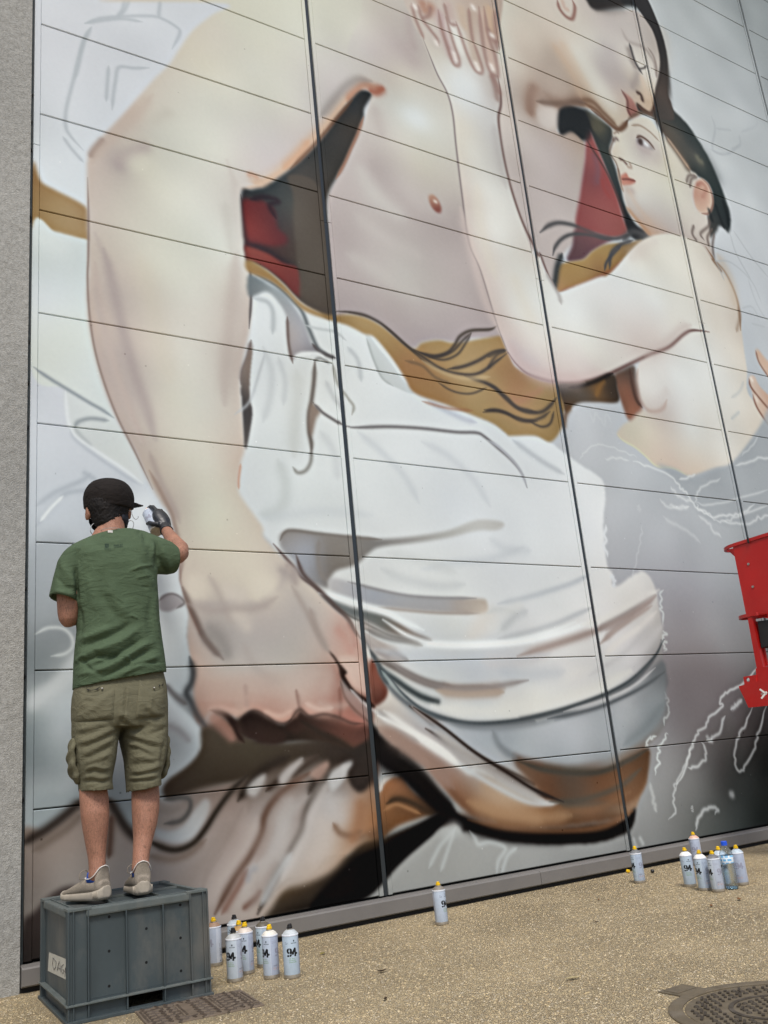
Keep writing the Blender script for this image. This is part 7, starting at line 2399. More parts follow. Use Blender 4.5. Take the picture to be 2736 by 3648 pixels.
for s, w, a in (('300,770 420,690 540,620 650,545', 11, .008), ('290,740 400,660 520,590', 9, -.007), ('360,470 420,540 520,560', 10, -.007), ('340,420 400,500 480,540', 9, .006), ('540,560 640,520 700,470', 9, .005), ('250,830 420,820 620,810 760,800', 7, -.006),
                ('240,1010 400,980 560,930 720,870', 14, -.008), ('260,960 420,930 600,880 760,840', 13, .008), ('290,1130 450,1080 620,1000 790,920', 13, .009), ('300,1180 470,1130 640,1060 790,980', 10, -.009), ('330,1280 480,1220 640,1130 780,1060', 12, .008), ('370,1340 500,1280 640,1210 760,1150', 10, -.009),
                ('360,1400 480,1360 620,1310 740,1250', 11, .008), ('400,1480 520,1440 640,1470 720,1440', 10, .009), ('380,1540 500,1490 600,1510 700,1500', 9, -.008), ('350,1600 470,1570 600,1590 720,1570', 9, .008), ('340,1640 480,1620 620,1640 730,1610', 7, -.008),
                ('900,700 930,760 990,840 1040,890', 13, .010), ('880,780 900,850 980,890', 12, -.009), ('1000,900 1080,940 1160,915', 9, -.010), ('900,960 1020,1010 1200,1070 1440,1130', 10, .008), ('920,1040 1060,1090 1240,1150 1420,1180', 10, -.008), ('940,1120 1080,1150 1240,1230 1320,1270', 11, .008), ('1000,1200 1120,1200 1280,1290', 8, -.007),
                ('1020,1330 1160,1310 1300,1350 1380,1360', 10, .007), ('990,1420 1120,1400 1280,1380 1420,1340', 9, -.007), ('1000,1500 1150,1500 1300,1460 1420,1420', 10, .008), ('980,1560 1120,1545 1280,1510 1420,1470', 8, -.008), ('980,1600 1120,1590 1260,1570 1370,1550', 8, .008), ('970,1640 1100,1625 1240,1620 1370,1590', 6, -.008),
                ('1240,620 1290,690 1350,740', 10, .008), ('1200,660 1270,740 1320,760', 9, -.007), ('1250,450 1290,520 1270,580', 8, .006), ('1130,540 1180,620 1210,700', 9, .004), ('1080,800 1250,790 1460,770', 6, -.006), ('1200,830 1330,870 1470,860', 9, .005), ('1270,1000 1380,960 1470,930', 8, -.006),
                ('860,880 850,960 840,1040', 16, -.010), ('935,330 930,520 915,700 890,830', 5, -.006), ('960,330 955,520 945,650', 5, .004), ('250,1180 260,1330 300,1480', 8, -.006), ('1450,1100 1430,1280 1410,1440', 8, -.006)):
    fold('S', s, w * .9, a)

# ---- body: legs, arms, neck and head, one skin ----
bm = bmesh.new()
ya, yk = -.635, -.60
for side in (0, 1):
    if side == 0:
        L_ = [('J', 573, 790, 52, -.655, 1.15), ('J', 575, 735, 48, -.650, 1.15), ('J', 573, 680, 50, -.645, 1.12), ('J', 568, 600, 60, -.640, 1.1), ('J', 565, 500, 74, -.635, 1.1), ('J', 562, 420, 82, -.632, 1.1), ('J', 556, 330, 83, -.622, 1.05), ('J', 550, 270, 80, -.612, 1.05), ('S', 530, 1560, 178, -.600, 1.05), ('S', 510, 1300, 185, -.590, 1.0), ('S', 490, 1050, 200, -.58, 1.0), ('S', 500, 850, 200, -.575, 1.0)]
    else:
        L_ = [('J', 830, 745, 52, -.700, 1.1), ('J', 832, 690, 48, -.690, 1.12), ('J', 836, 640, 50, -.680, 1.1), ('J', 846, 560, 58, -.665, 1.1), ('J', 856, 470, 72, -.655, 1.1), ('J', 860, 400, 79, -.645, 1.1), ('J', 860, 310, 81, -.632, 1.05), ('J', 858, 250, 78, -.620, 1.05), ('S', 1185, 1520, 178, -.605, 1.05), ('S', 1195, 1300, 185, -.592, 1.0), ('S', 1210, 1050, 200, -.58, 1.0), ('S', 1190, 850, 200, -.575, 1.0)]
    tube(bm, [sta(*q) for q in L_], 20)
# torso core under the shirt, neck
tube(bm, [(at('S', 840, 480, -.56), .13, .09), (at('G', 700, 1000, -.56), .150, .10), (at('G', 690, 700, -.53), .150, .10), (at('G', 680, 420, -.515), .165, .10), (at('G', 660, 270, -.505), .17, .085), (at('G', 655, 210, -.50), .10, .07)], 24)
tube(bm, [sta('D', 660, 1690, 88, -.50, .95), sta('D', 656, 1640, 80, -.490, 1.0), sta('D', 652, 1590, 78, -.478, 1.05), sta('D', 648, 1540, 82, -.468, 1.1)], 20)
# head: skull, jaw, nose, brow, ears; the face looks up and to the right at the wall
HC = at('D', 640, 1490, -.455)
FWD = unit((.60, .80, .10))
RGT = unit(np.cross(FWD, (0, 0, 1)))
UP = np.cross(RGT, FWD)
hpt = lambda f, r, u: HC + FWD * f + RGT * r + UP * u
rings = []
for u, a, b, f in ((-.115, .030, .030, .045), (-.105, .048, .052, .035), (-.075, .062, .078, .018), (-.04, .072, .092, .006), (.0, .076, .098, .0), (.04, .075, .097, -.002), (.075, .062, .082, -.004), (.10, .038, .052, -.004), (.108, .012, .02, -.004)):
    rings.append(ell(hpt(f, 0, u), RGT * a, FWD * b, 24, 2.2))
loft(bm, rings)
tube(bm, [(hpt(.098, 0, .03), .010, .010), (hpt(.112, 0, .0), .012, .012), (hpt(.118, 0, -.018), .015, .013)], 10)
tube(bm, [(hpt(.086, -.04, .035), .010, .012), (hpt(.097, 0, .038), .010, .012), (hpt(.086, .04, .035), .010, .012)], 10)
tube(bm, [(hpt(.092, -.022, -.055), .006, .008), (hpt(.100, 0, -.053), .007, .009), (hpt(.092, .022, -.055), .006, .008)], 10)
for sx, tx, ty in ((-1, 526, 1542), (1, 760, 1538)):
    e = at('D', tx, ty, -.47)
    rings = []
    for k, (f, z0, wy) in enumerate(((-.014, .0, .016), (.0, .0, .030), (.008, .002, .034), (.013, .003, .027))):
        rings.append(ell(e + np.array((sx * f, .004 * k, z0)), np.array((0, wy * .55, .0)), np.array((0, -.004, wy)), 14))
    loft(bm, rings)
# near (right) arm: shoulder, elbow out to the side, forearm up to the wall
EL = at('G', 1070, 285, -.52)
tube(bm, [(at('G', 860, 270, -.52), .058, .055), (at('G', 950, 290, -.53), .054, .052), (at('G', 1020, 300, -.53), .046, .046), (at('G', 1062, 292, -.525), .042, .042)], 18)
WR = at('G', 978, 140, -.30)
AR = [(EL + np.array((-.006, 0, -.004)), .042, .041), (EL * .85 + WR * .15 + np.array((.004, 0, .004)), .045, .043), (EL * .6 + WR * .4, .041, .039), (EL * .25 + WR * .75, .031, .029), (WR, .027, .024), (WR + unit(WR - EL) * .03, .027, .022)]
tube(bm, AR, 18)
# far (left) arm bent in front of the body
E2 = at('G', 402, 668, -.53)
tube(bm, [(at('G', 430, 330, -.51), .055, .055), (at('G', 412, 450, -.52), .052, .052), (at('G', 402, 570, -.53), .047, .048), (at('G', 402, 640, -.53), .043, .045), (E2 + np.array((0, 0, -.006)), .038, .04)], 18)
W2 = np.array((.205, -.30, 1.60))
tube(bm, [(E2, .040, .040), (E2 * .7 + W2 * .3, .040, .038), (E2 * .3 + W2 * .7, .030, .028), (W2, .025, .022)], 16)
hd = unit(W2 - E2)
hs = unit(np.cross(hd, (0, 0, 1)))
hu = np.cross(hs, hd)
tube(bm, [(W2, .024, .020), (W2 + hd * .035, .036, .017), (W2 + hd * .075, .040, .015), (W2 + hd * .09, .036, .013)], 14, ref=tuple(hs))
for k in range(4):
    o_ = W2 + hd * .085 + hu * (.030 - k * .020)
    ln = (.070, .078, .072, .056)[k]
    tube(bm, [(o_, .0095, .0095), (o_ + hd * ln * .45 - hs * .006, .009, .009), (o_ + hd * ln * .7 - hs * .025, .0082, .0082), (o_ + hd * ln * .62 - hs * .042, .0072, .0072)], 9)
tube(bm, [(W2 + hd * .02 + hu * .02, .014, .012), (W2 + hd * .055 + hu * .05 - hs * .01, .011, .011), (W2 + hd * .09 + hu * .052 - hs * .025, .009, .009)], 9)
me = baked(bm, .0055, 5)
body = pobj('body', me, M_SKIN)

# ---- shirt ----
bm = bmesh.new()
loft(bm, [wst('G', 470, 1050, 940, 960, -.555, .100), wst('G', 446, 1082, 960, 988, -.558, .122), wst('G', 434, 1090, 972, 994, -.560, .142), wst('G', 437, 1040, 968, 950, -.558, .146), wst('G', 440, 930, 958, 870, -.552, .140), wst('G', 446, 850, 948, 800, -.548, .134),
          wst('G', 458, 740, 934, 690, -.542, .130), wst('G', 455, 620, 926, 560, -.535, .132), wst('G', 442, 500, 918, 450, -.528, .136), wst('G', 418, 400, 925, 340, -.522, .136), wst('G', 388, 320, 944, 265, -.515, .125), wst('G', 385, 275, 942, 215, -.508, .105), wst('G', 415, 240, 905, 183, -.503, .085), wst('G', 470, 212, 850, 160, -.500, .074), wst('G', 535, 186, 770, 146, -.495, .068), wst('G', 548, 182, 752, 146, -.492, .060)])
# sleeves, each open at the end
def sleeve(st, n=24):
    rings = [ell(c, np.asarray(v), np.array((0, d, 0)), n, 2.2) for c, v, d in st]
    loft(bm, rings)


def slst(xa, ya_, xb, yb_, Y, d, dx=0.0):
    a, b = at('G', xa, ya_, Y), at('G', xb, yb_, Y)
    return ((a + b) / 2 + np.array((dx, 0, 0)), (b - a) / 2, d)


sleeve([slst(400, 250, 520, 330, -.51, .085), slst(372, 278, 470, 400, -.515, .082), slst(345, 320, 455, 450, -.52, .078), slst(318, 420, 448, 530, -.525, .076), slst(293, 528, 444, 578, -.53, .078), slst(300, 534, 438, 576, -.53, .066), slst(318, 500, 440, 540, -.53, .058)])
sleeve([slst(840, 160, 860, 420, -.51, .085), slst(900, 178, 905, 412, -.52, .082), slst(950, 198, 945, 405, -.525, .078), slst(1000, 218, 995, 408, -.53, .074), slst(1036, 250, 1040, 398, -.53, .072), slst(1028, 262, 1034, 388, -.53, .060), slst(990, 250, 995, 380, -.53, .055)])
me = baked(bm, .0045, 3)
drape(me, 1.5)
shirt = pobj('t_shirt', me, M_SHIRT)

# ---- shorts ----
bm = bmesh.new()
loft(bm, [wst('S', 262, 300, 1420, 170, -.56, .118), wst('S', 240, 420, 1450, 300, -.562, .128), wst('S', 222, 520, 1465, 420, -.566, .140), wst('S', 214, 660, 1474, 600, -.57, .148), wst('S', 216, 800, 1474, 780, -.574, .148), wst('S', 230, 930, 1470, 930, -.578, .130)])
LEG = [[(222, 800, 850, 800, -.575, .125), (220, 960, 838, 960, -.580, .128), (226, 1080, 815, 1060, -.585, .124), (232, 1200, 800, 1180, -.590, .122), (240, 1340, 785, 1320, -.598, .120), (262, 1480, 755, 1470, -.604, .116), (300, 1590, 735, 1570, -.610, .108), (312, 1660, 732, 1640, -.614, .104), (318, 1740, 742, 1720, -.617, .104), (322, 1782, 746, 1752, -.618, .104), (336, 1776, 735, 1748, -.618, .094), (350, 1700, 722, 1680, -.614, .090)],
       [(845, 800, 1474, 800, -.575, .125), (850, 960, 1474, 960, -.580, .128), (866, 1080, 1472, 1060, -.588, .124), (895, 1200, 1466, 1180, -.595, .122), (930, 1340, 1445, 1320, -.604, .120), (945, 1480, 1405, 1470, -.612, .114), (950, 1570, 1380, 1550, -.617, .108), (958, 1640, 1382, 1610, -.620, .106), (962, 1740, 1386, 1680, -.623, .106), (965, 1790, 1386, 1690, -.624, .106), (978, 1780, 1372, 1690, -.624, .095), (985, 1690, 1360, 1640, -.618, .090)]]
for lg in LEG:
    loft(bm, [wst('S', *q[:4], q[4], q[5], 2.2, 28) for q in lg])
me = baked(bm, .0045, 3)
drape(me, .85)
tree_me = me.copy()
shorts = pobj('shorts', me, M_SHORT)


def bvh_of(mesh):
    return BVHTree.FromPolygons([v.co[:] for v in mesh.vertices], [tuple(p.vertices) for p in mesh.polygons])


bv = bvh_of(tree_me)


def patch(bm, t, corners, bvh, n=14, m=12, off=.003, th=.0035, bulge=0.0, sag=0.0):
    """a piece of cloth laid on a garment: a grid of view rays dropped on its surface"""
    q = [np.array(nat(t, *c)) for c in corners]
    g = []
    for j in range(m + 1):
        row = []
        for i in range(n + 1):
            a, b = i / n, j / m
            p_ = (q[0] * (1 - a) + q[1] * a) * (1 - b) + (q[3] * (1 - a) + q[2] * a) * b
            p_ = p_ + np.array((0, sag * math.sin(math.pi * a) * (1 - b)))
            d = unit(ray(*p_))
            h = bvh.ray_cast(Vector(CAM_C), Vector(d))
            row.append((np.array(h[0]) if h[0] is not None else None, d))
        g.append(row)
    V = []
    for j in range(m + 1):
        r = []
        for i in range(n + 1):
            p_, d = g[j][i]
            if p_ is None:
                cand = [g[jj][ii][0] for jj in range(m + 1) for ii in range(n + 1) if g[jj][ii][0] is not None]
                dep = np.mean([(c - CAM_C) @ d for c in cand])
                p_ = CAM_C + d * dep
            e = min(i, n - i, j, m - j)
            r.append(bm.verts.new(p_ - d * (off + (th if e > 0 else 0) + bulge * math.sin(math.pi * i / n) * math.sin(math.pi * j / m))))
        V.append(r)
    for j in range(m):
        for i in range(n):
            bm.faces.new((V[j][i], V[j][i + 1], V[j + 1][i + 1], V[j + 1][i]))


for cs in (((262, 430), (790, 352), (764, 800), (232, 838)), ((1120, 258), (1455, 375), (1462, 752), (1068, 782))):
    bm = bmesh.new()
    patch(bm, 'S', cs, bv, 16, 14, .002, .006, .004, 26)
    pk = pobj('back_pocket', bm, M_SHORT, shorts)
    c = (618, 388) if cs[0][0] < 500 else (1318, 380)
    h = bv.ray_cast(Vector(CAM_C), Vector(unit(ray(*nat('S', *c)))))[0]
    if h is not None:
        bm = bmesh.new()
        d = unit(ray(*nat('S', *c)))
        rod(bm, np.array(h) - d * .006, np.array(h) - d * .0115, .0042, 12)
        pobj('stud', bm, M_BOLT, pers)
# black patches painted for the shade inside the back pocket openings
for cs in (((395, 383), (600, 352), (560, 402), (430, 418)), ((1385, 330), (1440, 300), (1440, 345), (1380, 362))):
    bm = bmesh.new()
    patch(bm, 'S', cs, bv, 8, 3, .0085, .0005, 0, 10)
    pobj('pocket_shade', bm, M_BLACK, shorts)
# bellows pockets on the outer thighs
for pts_, Y in ((((232, 1075, 30), (205, 1180, 44), (200, 1320, 48), (215, 1460, 52), (262, 1570, 58), (300, 1650, 34)), -.60), (((1478, 1000, 22), (1482, 1120, 36), (1478, 1280, 44), (1462, 1420, 46), (1440, 1530, 44), (1415, 1580, 30)), -.60)):
    bm = bmesh.new()
    tube(bm, [sta('S', x, y, w, Y, 2.6) for x, y, w in pts_], 18, pw=2.6)
    me = baked(bm, .005, 3)
    co = np.empty(len(me.vertices) * 3)
    me.vertices.foreach_get('co', co)
    co = co.reshape(-1, 3)
    co[:, 0] += .003 * np.sin(co[:, 2] * 110 + co[:, 1] * 60)
    co[:, 1] += .003 * np.sin(co[:, 2] * 95 + 1)
    me.vertices.foreach_set('co', co.ravel())
    cp = pobj('cargo_pocket', me, M_SHORT, shorts)
# hem seams and centre seam
bm = bmesh.new()
for pts_ in (((940, 330), (935, 480), (925, 620), (905, 740), (880, 830)),):
    pw_ = []
    for p_ in crom(np.array(pts_, float), False, 8):
        d = unit(ray(*nat('S', *p_)))
        h = bv.ray_cast(Vector(CAM_C), Vector(d))[0]
        if h is not None:
            pw_.append(np.array(h) - d * .0005)
    wire(bm, pw_, .0016, 5)
pobj('centre_seam', bm, M_SHORT, shorts)
# shirt hem, collar and the small print between the shoulders
bs = bvh_of(shirt.data)


def on_shirt(t, x, y, off):
    d = unit(ray(*nat(t, x, y)))
    h = bs.ray_cast(Vector(CAM_C - PV), Vector(d))[0]
    return None if h is None else np.array(h) + PV - d * off


bm = bmesh.new()
pw_ = [p_ for p_ in (on_shirt('G', x, y, .001) for x, y in crom(np.array(((450, 1064), (560, 1052), (700, 1030), (830, 998), (955, 972)), float), False, 10)) if p_ is not None]
wire(bm, pw_, .0014, 5)
pobj('hem_seam', bm, M_SHIRT, shirt)
bm = bmesh.new()
cr = [at('G', x, y, Y) for x, y, Y in ((530, 190, -.50), (548, 188, -.53), (590, 186, -.556), (650, 177, -.566), (710, 162, -.558), (748, 150, -.535), (762, 146, -.50))]
wire(bm, crom(np.array(cr), False, 6), .0052, 8)
pobj('collar', bm, M_SHIRT, shirt)
PRT = mat('shirt_print', lin((34, 52, 40)), .85)
bm = bmesh.new()


def dot(x, y, w, h):
    c = [on_shirt('G', *k, .0016) for k in ((x - w, y - h), (x + w, y - h), (x + w, y + h), (x - w, y + h))]
    if all(k is not None for k in c):
        bm.faces.new([bm.verts.new(k) for k in c])


for dx, dy in ((-8, -8), (0, -8), (8, -8), (-8, 0), (8, 0), (0, 2), (-8, 8), (0, 10), (8, 8)):
    dot(631 + dx, 238 + dy, 3.4, 3.4)
for k in range(9):
    dot(618 + k * 4.5, 254 + (2 if k % 2 else -1), 1.8, 1.2)
    dot(620 + k * 4, 262 + (1 if k % 3 else -1), 1.6, 1.0)
for i, ch_ in enumerate('PARLEZ'):
    for k, b in enumerate(FONT[ch_]):
        if b == '1':
            r_, q_ = divmod(k, 3)
            dot(674 + i * 9 + q_ * 2.5, 234 + r_ * 2.7 - i * .8, 1.15, 1.25)
for k in range(13):
    dot(674 + k * 4.2, 251 - k * .5, 2.0, .8)
pobj('shirt_print', bm, PRT, shirt, False)

# ---- cap, hair, mask, necklace ----
bm = bmesh.new()
CC = at('D', 640, 1445, -.455)
rings = []
cu_, cf, crt = unit((-.02, -.10, 1.0)), unit((.84, .53, .10)), None
crt = unit(np.cross(cf, cu_))
cf = np.cross(cu_, crt)
kx = mpp(CC)
for u, s in ((-72, .975), (-68, .985), (-40, 1.0), (-10, 1.015), (20, .985), (45, .92), (70, .81), (90, .66), (102, .48), (109, .27), (111, .08)):
    rings.append(ell(CC + cu_ * (u * kx) + cf * .004, crt * (.106 * s), cf * (.113 * s), 40, 2.25))
loft(bm, rings, True, True)
me = baked(bm, .0045, 2)
capo = pobj('cap', me, M_CAPC)
bm = bmesh.new()                                    # visor: a curved blade with thickness
B0 = CC + cu_ * (-8 * kx)
top, bot = [], []
for i in range(15):
    a = (i / 14 - .5) * 2.0
    for k, r in enumerate((.095, .130, .162, .184)):
        rr = r if k < 2 else r - (.030 if k == 2 else .040) * (abs(a) / 1.0) ** 2.2
        p_ = B0 + cf * (rr * math.cos(a * .78)) + crt * (rr * math.sin(a * .78)) - cu_ * (.016 * (abs(a)) ** 2 + .05 * max(r - .1, 0) / .07 * .25)
        (top).append(p_)
n = 4
vt = [bm.verts.new(p_) for p_ in top]
vb = [bm.verts.new(p_ - cu_ * .0035) for p_ in top]
for i in range(14):
    for k in range(n - 1):
        a, b, c, d = i * n + k, i * n + k + 1, (i + 1) * n + k + 1, (i + 1) * n + k
        bm.faces.new((vt[a], vt[b], vt[c], vt[d]))
        bm.faces.new((vb[d], vb[c], vb[b], vb[a]))
    bm.faces.new((vt[i * n + 3], vb[i * n + 3], vb[(i + 1) * n + 3], vt[(i + 1) * n + 3]))
for i in (0, 14):
    for k in range(n - 1):
        bm.faces.new((vt[i * n + k], vb[i * n + k], vb[i * n + k + 1], vt[i * n + k + 1]))
pobj('visor', bm, M_CAPC, capo)
bm = bmesh.new()
for x, y in ((733, 1422), (742, 1404)):
    p_ = at('D', x, y, -.50)
    d = unit(CAM_C - p_)
    rod(bm, p_ - d * .01, p_ + d * .0, .0022, 8)
pobj('eyelet', bm, M_BOLT, capo)
# hair under the cap down to the nape, with a ragged lower edge
bm = bmesh.new()
rings = []
for y, hw, Y, dp in ((1470, 112, -.462, .103), (1515, 106, -.466, .100), (1550, 95, -.470, .090), (1590, 86, -.474, .080), (1615, 74, -.478, .070), (1628, 60, -.480, .06)):
    c = at('D', 638 + (y - 1470) * .07, y, Y)
    rings.append(ell(c, crt * (hw * mpp(c)) * .98, cf * dp, 30, 2.2))
loft(bm, rings)
me = baked(bm, .005, 2)
co = np.empty(len(me.vertices) * 3)
me.vertices.foreach_get('co', co)
co = co.reshape(-1, 3)
ctr = co.mean(0)
dn = co - ctr
dn[:, 2] = 0
co += dn / np.linalg.norm(dn, axis=1)[:, None] * (rng.normal(0, .0016, len(co)))[:, None]
me.vertices.foreach_set('co', co.ravel())
pobj('hair', me, M_HAIR)
# black face mask pulled under the chin, its loops sticking out either side
bm = bmesh.new()
tp, bt_ = [], []
for i in range(21):
    a = math.radians(-112 + i * 224 / 20)
    c = hpt(-.002, 0, -.085)
    p_ = c + FWD * (.104 * math.cos(a)) + RGT * (.086 * math.sin(a))
    w = .018 + .022 * math.cos(a / 1.25)
    tp.append(p_ + UP * (w + .004))
    bt_.append(p_ * 1.0 - UP * w - (p_ - c) * .12)
vo = [[bm.verts.new(p_) for p_ in tp], [bm.verts.new((np.array(p_) + np.array(q_)) / 2 + (np.array(p_) - hpt(0, 0, -.085)) * .06) for p_, q_ in zip(tp, bt_)], [bm.verts.new(p_) for p_ in bt_]]
for r_ in range(2):
    for i in range(20):
        bm.faces.new((vo[r_][i], vo[r_][i + 1], vo[r_ + 1][i + 1], vo[r_ + 1][i]))
mk = pobj('face_mask', bm, M_MASK)
sm = mk.modifiers.new('thick', 'SOLIDIFY')
sm.thickness = .003
for pts_ in (((700, 550, -.50), (745, 560, -.53), (752, 600, -.54), (775, 650, -.54), (805, 672, -.54), (832, 655, -.54), (845, 628, -.53)), ((700, 700, -.50), (730, 690, -.54), (760, 698, -.55), (775, 735, -.55), (765, 790, -.55), (745, 822, -.54)),
             ((215, 730, -.50), (190, 750, -.52), (168, 800, -.53), (168, 840, -.53), (188, 878, -.52)), ((640, 600, -.50), (628, 640, -.50), (640, 690, -.50))):
    bm = bmesh.new()
    q_ = crom(np.array([at('N', *k) for k in pts_]), False, 6)
    wire(bm, q_, .0017, 6)
    pobj('mask_loop', bm, M_LOOP, mk)
bm = bmesh.new()
wire(bm, crom(np.array([at('N', *k) for k in ((295, 845, -.52), (340, 812, -.555), (420, 795, -.572), (500, 793, -.572), (570, 800, -.556), (620, 815, -.52))]), False, 6), .0011, 5)
pobj('necklace', bm, M_LOOP)
bm = bmesh.new()
box(bm, -.011, .011, -.0008, .0008, -.005, .006, .0004, Matrix.Translation(Vector(at('G', 652, 156, -.573))))
pobj('neck_tag', bm, M_PIPE, shirt)

# ---- gloved hand closed round the can ----
HN = lambda x, y, Y: at('N', x, y, Y)
can_top, can_bot = HN(985, 575, -.155), HN(1120, 880, -.275)
cax = unit(can_top - can_bot)
bm = bmesh.new()
GY = -.265
tube(bm, [(WR + unit(EL - WR) * .022, .031, .028), (WR + unit(EL - WR) * .006, .0285, .026), (HN(1220, 770, -.285), .031, .025)], 16)
tube(bm, [(HN(1225, 770, -.285), .030, .024), (HN(1190, 700, -.270), .038, .026), (HN(1150, 640, -.250), .040, .026), (HN(1125, 590, -.235), .034, .023)], 18)
tube(bm, [(HN(1110, 600, -.235), .0135, .0135), (HN(1085, 545, -.225), .0125, .0125), (HN(1045, 500, -.205), .0115, .0115), (HN(1008, 495, -.185), .0105, .0105), (HN(984, 512, -.172), .0090, .0090)], 12)
tube(bm, [(HN(1160, 600, -.235), .0130, .0130), (HN(1158, 555, -.215), .0125, .0125), (HN(1135, 548, -.175), .0112, .0112), (HN(1075, 600, -.140), .0100, .0100), (HN(1030, 620, -.145), .0088, .0088)], 12)
tube(bm, [(HN(1200, 640, -.240), .0125, .0125), (HN(1195, 610, -.205), .0118, .0118), (HN(1140, 640, -.155), .0108, .0108), (HN(1060, 670, -.140), .0096, .0096)], 12)
tube(bm, [(HN(1235, 690, -.250), .0115, .0115), (HN(1225, 660, -.215), .0108, .0108), (HN(1160, 700, -.170), .0098, .0098), (HN(1090, 725, -.155), .0086, .0086)], 12)
tube(bm, [(HN(1170, 745, -.280), .0180, .0165), (HN(1105, 745, -.285), .0150, .0140), (HN(1040, 738, -.270), .0130, .0125), (HN(990, 722, -.250), .0115, .0115), (HN(968, 735, -.240), .0098, .0098)], 12)
me = baked(bm, .003, 3)
glove = pobj('glove', me, M_GLOVE)
bm = bmesh.new()
c0 = WR + unit(EL - WR) * .022
tt_ = unit(EL - WR)
s_ = unit(np.cross(tt_, (0, 1, 0)))
f_ = np.cross(s_, tt_)
loft(bm, [ell(c0 - tt_ * .004, s_ * .0325, f_ * .0295, 20), ell(c0 + tt_ * .0015, s_ * .0338, f_ * .0305, 20), ell(c0 + tt_ * .004, s_ * .0325, f_ * .0295, 20)])
pobj('cuff_roll', bm, M_GLOVE, glove)
held = spray_can('spray can with orange cap held tilted in the black-gloved hand against the mural', 0, 0, (196, 198, 198), M_ORA, 20, 2, group='spray cans standing on the paving')
del held['group']
held.location = Vector(can_top - cax * .168)
held.rotation_mode = 'QUATERNION'
held.rotation_quaternion = Vector(cax).to_track_quat('Z', 'X')


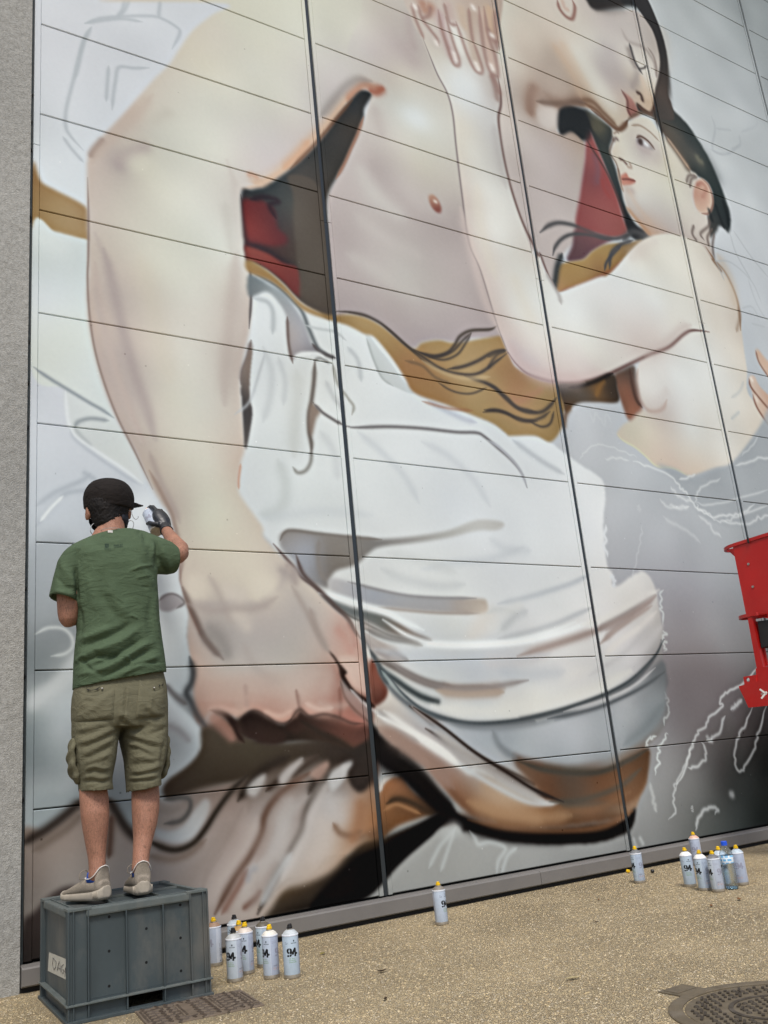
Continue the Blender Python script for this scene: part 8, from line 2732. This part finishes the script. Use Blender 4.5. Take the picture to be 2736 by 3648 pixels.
# ---- socks and shoes ----
def shoe(heel, toe, zs, lace_side):
    """heel/toe: ground points of the sole centre line"""
    heel, toe = np.array(heel, float), np.array(toe, float)
    ax = unit(toe - heel)
    sd = np.array((ax[1], -ax[0], 0))
    L = np.linalg.norm(toe - heel)
    P_ = lambda l, s, z: heel + ax * (l * L) + sd * s + np.array((0, 0, zs + z))
    root = None
    # midsole
    bm = bmesh.new()
    prof = [(.0, .020), (.04, .031), (.14, .036), (.3, .036), (.45, .037), (.6, .043), (.75, .047), (.88, .040), (.96, .026), (1.0, .010)]
    rings = []
    for l, w in prof:
        h = .042 - .013 * l + (.004 if l < .2 else 0)
        lift = .010 * max(0, (l - .8) / .2) ** 2 + .012 * max(0, (.08 - l) / .08) ** 1.5
        rings.append(ell(P_(l, 0, lift + h / 2), sd * w, np.array((0, 0, h / 2)), 22, 3.4))
    loft(bm, rings)
    sole_me = baked(bm, .0035, 3)
    # upper
    bm = bmesh.new()
    up = [(.03, .024, .072, .030), (.08, .031, .080, .030), (.18, .036, .078, .028), (.30, .037, .080, .026), (.42, .038, .082, .024), (.55, .041, .070, .022), (.68, .043, .056, .020), (.80, .041, .045, .018), (.90, .033, .037, .017), (.97, .018, .029, .017)]
    rings = []
    for l, w, top, bot in up:
        rings.append(ell(P_(l, 0, (top + bot) / 2), sd * w, np.array((0, 0, (top - bot) / 2)), 24, 2.6))
    loft(bm, rings)
    # heel tab rising behind the ankle
    rings = []
    for z, b, w, bk in ((.055, .02, .034, .10), (.085, .015, .033, .10), (.105, .0, .026, .075), (.122, -.03, .019, .045), (.128, -.035, .013, .035)):
        rings.append(ell(P_(.09 + b * .8, 0, z), sd * w, ax * (bk * L * .5), 18, 2.4))
    loft(bm, rings)
    up_me = baked(bm, .0038, 3)
    s_o = pobj('shoe', up_me, M_SHOE)
    pobj('sole', sole_me, M_SOLE, s_o)
    bm = bmesh.new()                                # ribbed heel wrap of the sole
    for k in range(19):
        a = math.radians(-105 + k * 210 / 18)
        base_ = P_(.115, 0, .0) - ax * (.031 * math.cos(a)) + sd * (.0365 * math.sin(a))
        rod(bm, base_ + np.array((0, 0, .010)), base_ + np.array((0, 0, .037)), .0019, 6)
    pobj('sole_ribs', bm, M_SOLE, s_o)['kind'] = 'stuff'
    # sock and collar piping
    bm = bmesh.new()
    loft(bm, [ell(P_(.24, 0, .070), sd * .034, ax * .046, 20), ell(P_(.235, 0, .088), sd * .0335, ax * .045, 20), ell(P_(.22, 0, .104), sd * .0335, ax * .043, 20), ell(P_(.215, 0, .108), sd * .031, ax * .040, 20)])
    pobj('sock', bm, M_SOCK, s_o)
    bm = bmesh.new()
    loop = [P_(.035, 0, .129), P_(.06, .021, .120), P_(.12, .034, .096), P_(.22, .037, .084), P_(.33, .033, .086), P_(.37, .0, .090), P_(.33, -.033, .086), P_(.22, -.037, .084), P_(.12, -.034, .096), P_(.06, -.021, .120), P_(.035, 0, .129)]
    wire(bm, crom(np.array(loop), False, 5), .0019, 6)
    pobj('piping', bm, M_PIPE, s_o)
    bm = bmesh.new()
    for k in range(4):
        l = .40 + k * .065
        wire(bm, crom(np.array([P_(l, -.022, .078 - k * .009), P_(l + .01, 0, .088 - k * .010), P_(l, .022, .078 - k * .009)]), False, 4), .0019, 6)
    for s2 in (-1, 1):
        b0 = P_(.40, 0, .088)
        wire(bm, crom(np.array([b0, b0 + sd * s2 * .018 + np.array((0, 0, .026)) - ax * .006, b0 + sd * s2 * .040 + np.array((0, 0, .018)), b0 + sd * s2 * .042 - np.array((0, 0, .004)), b0 + sd * s2 * .014 - np.array((0, 0, .002)), b0]), False, 5), .0018, 6)
    pobj('laces', bm, M_SHOE, s_o)
    return s_o


zc = ch + .0015
hl = atz('J', 620, 935, zc + .004)
tl = atz('J', 405, 905, zc + .012)
hr_ = atz('J', 822, 885, zc + .004)
shl = (hl[0] + .012, hl[1] + .02)
d_l = unit(np.array((tl[0] - hl[0], tl[1] - hl[1], 0)))
d_l = unit(np.array((-.34, .94, 0)))
an_l, an_r = at('J', 574, 735, -.650), at('J', 832, 690, -.690)
d_r = unit(np.array((.13, .99, 0)))
shoe((an_l[0] - d_l[0] * .062, an_l[1] - d_l[1] * .062, 0), (an_l[0] + d_l[0] * .225, an_l[1] + d_l[1] * .225, 0), zc, -1)
shoe((an_r[0] - d_r[0] * .062, an_r[1] - d_r[1] * .062, 0), (an_r[0] + d_r[0] * .225, an_r[1] + d_r[1] * .225, 0), zc, -1)
print('ankles', an_l, an_r, 'heels', hl, hr_, tl)
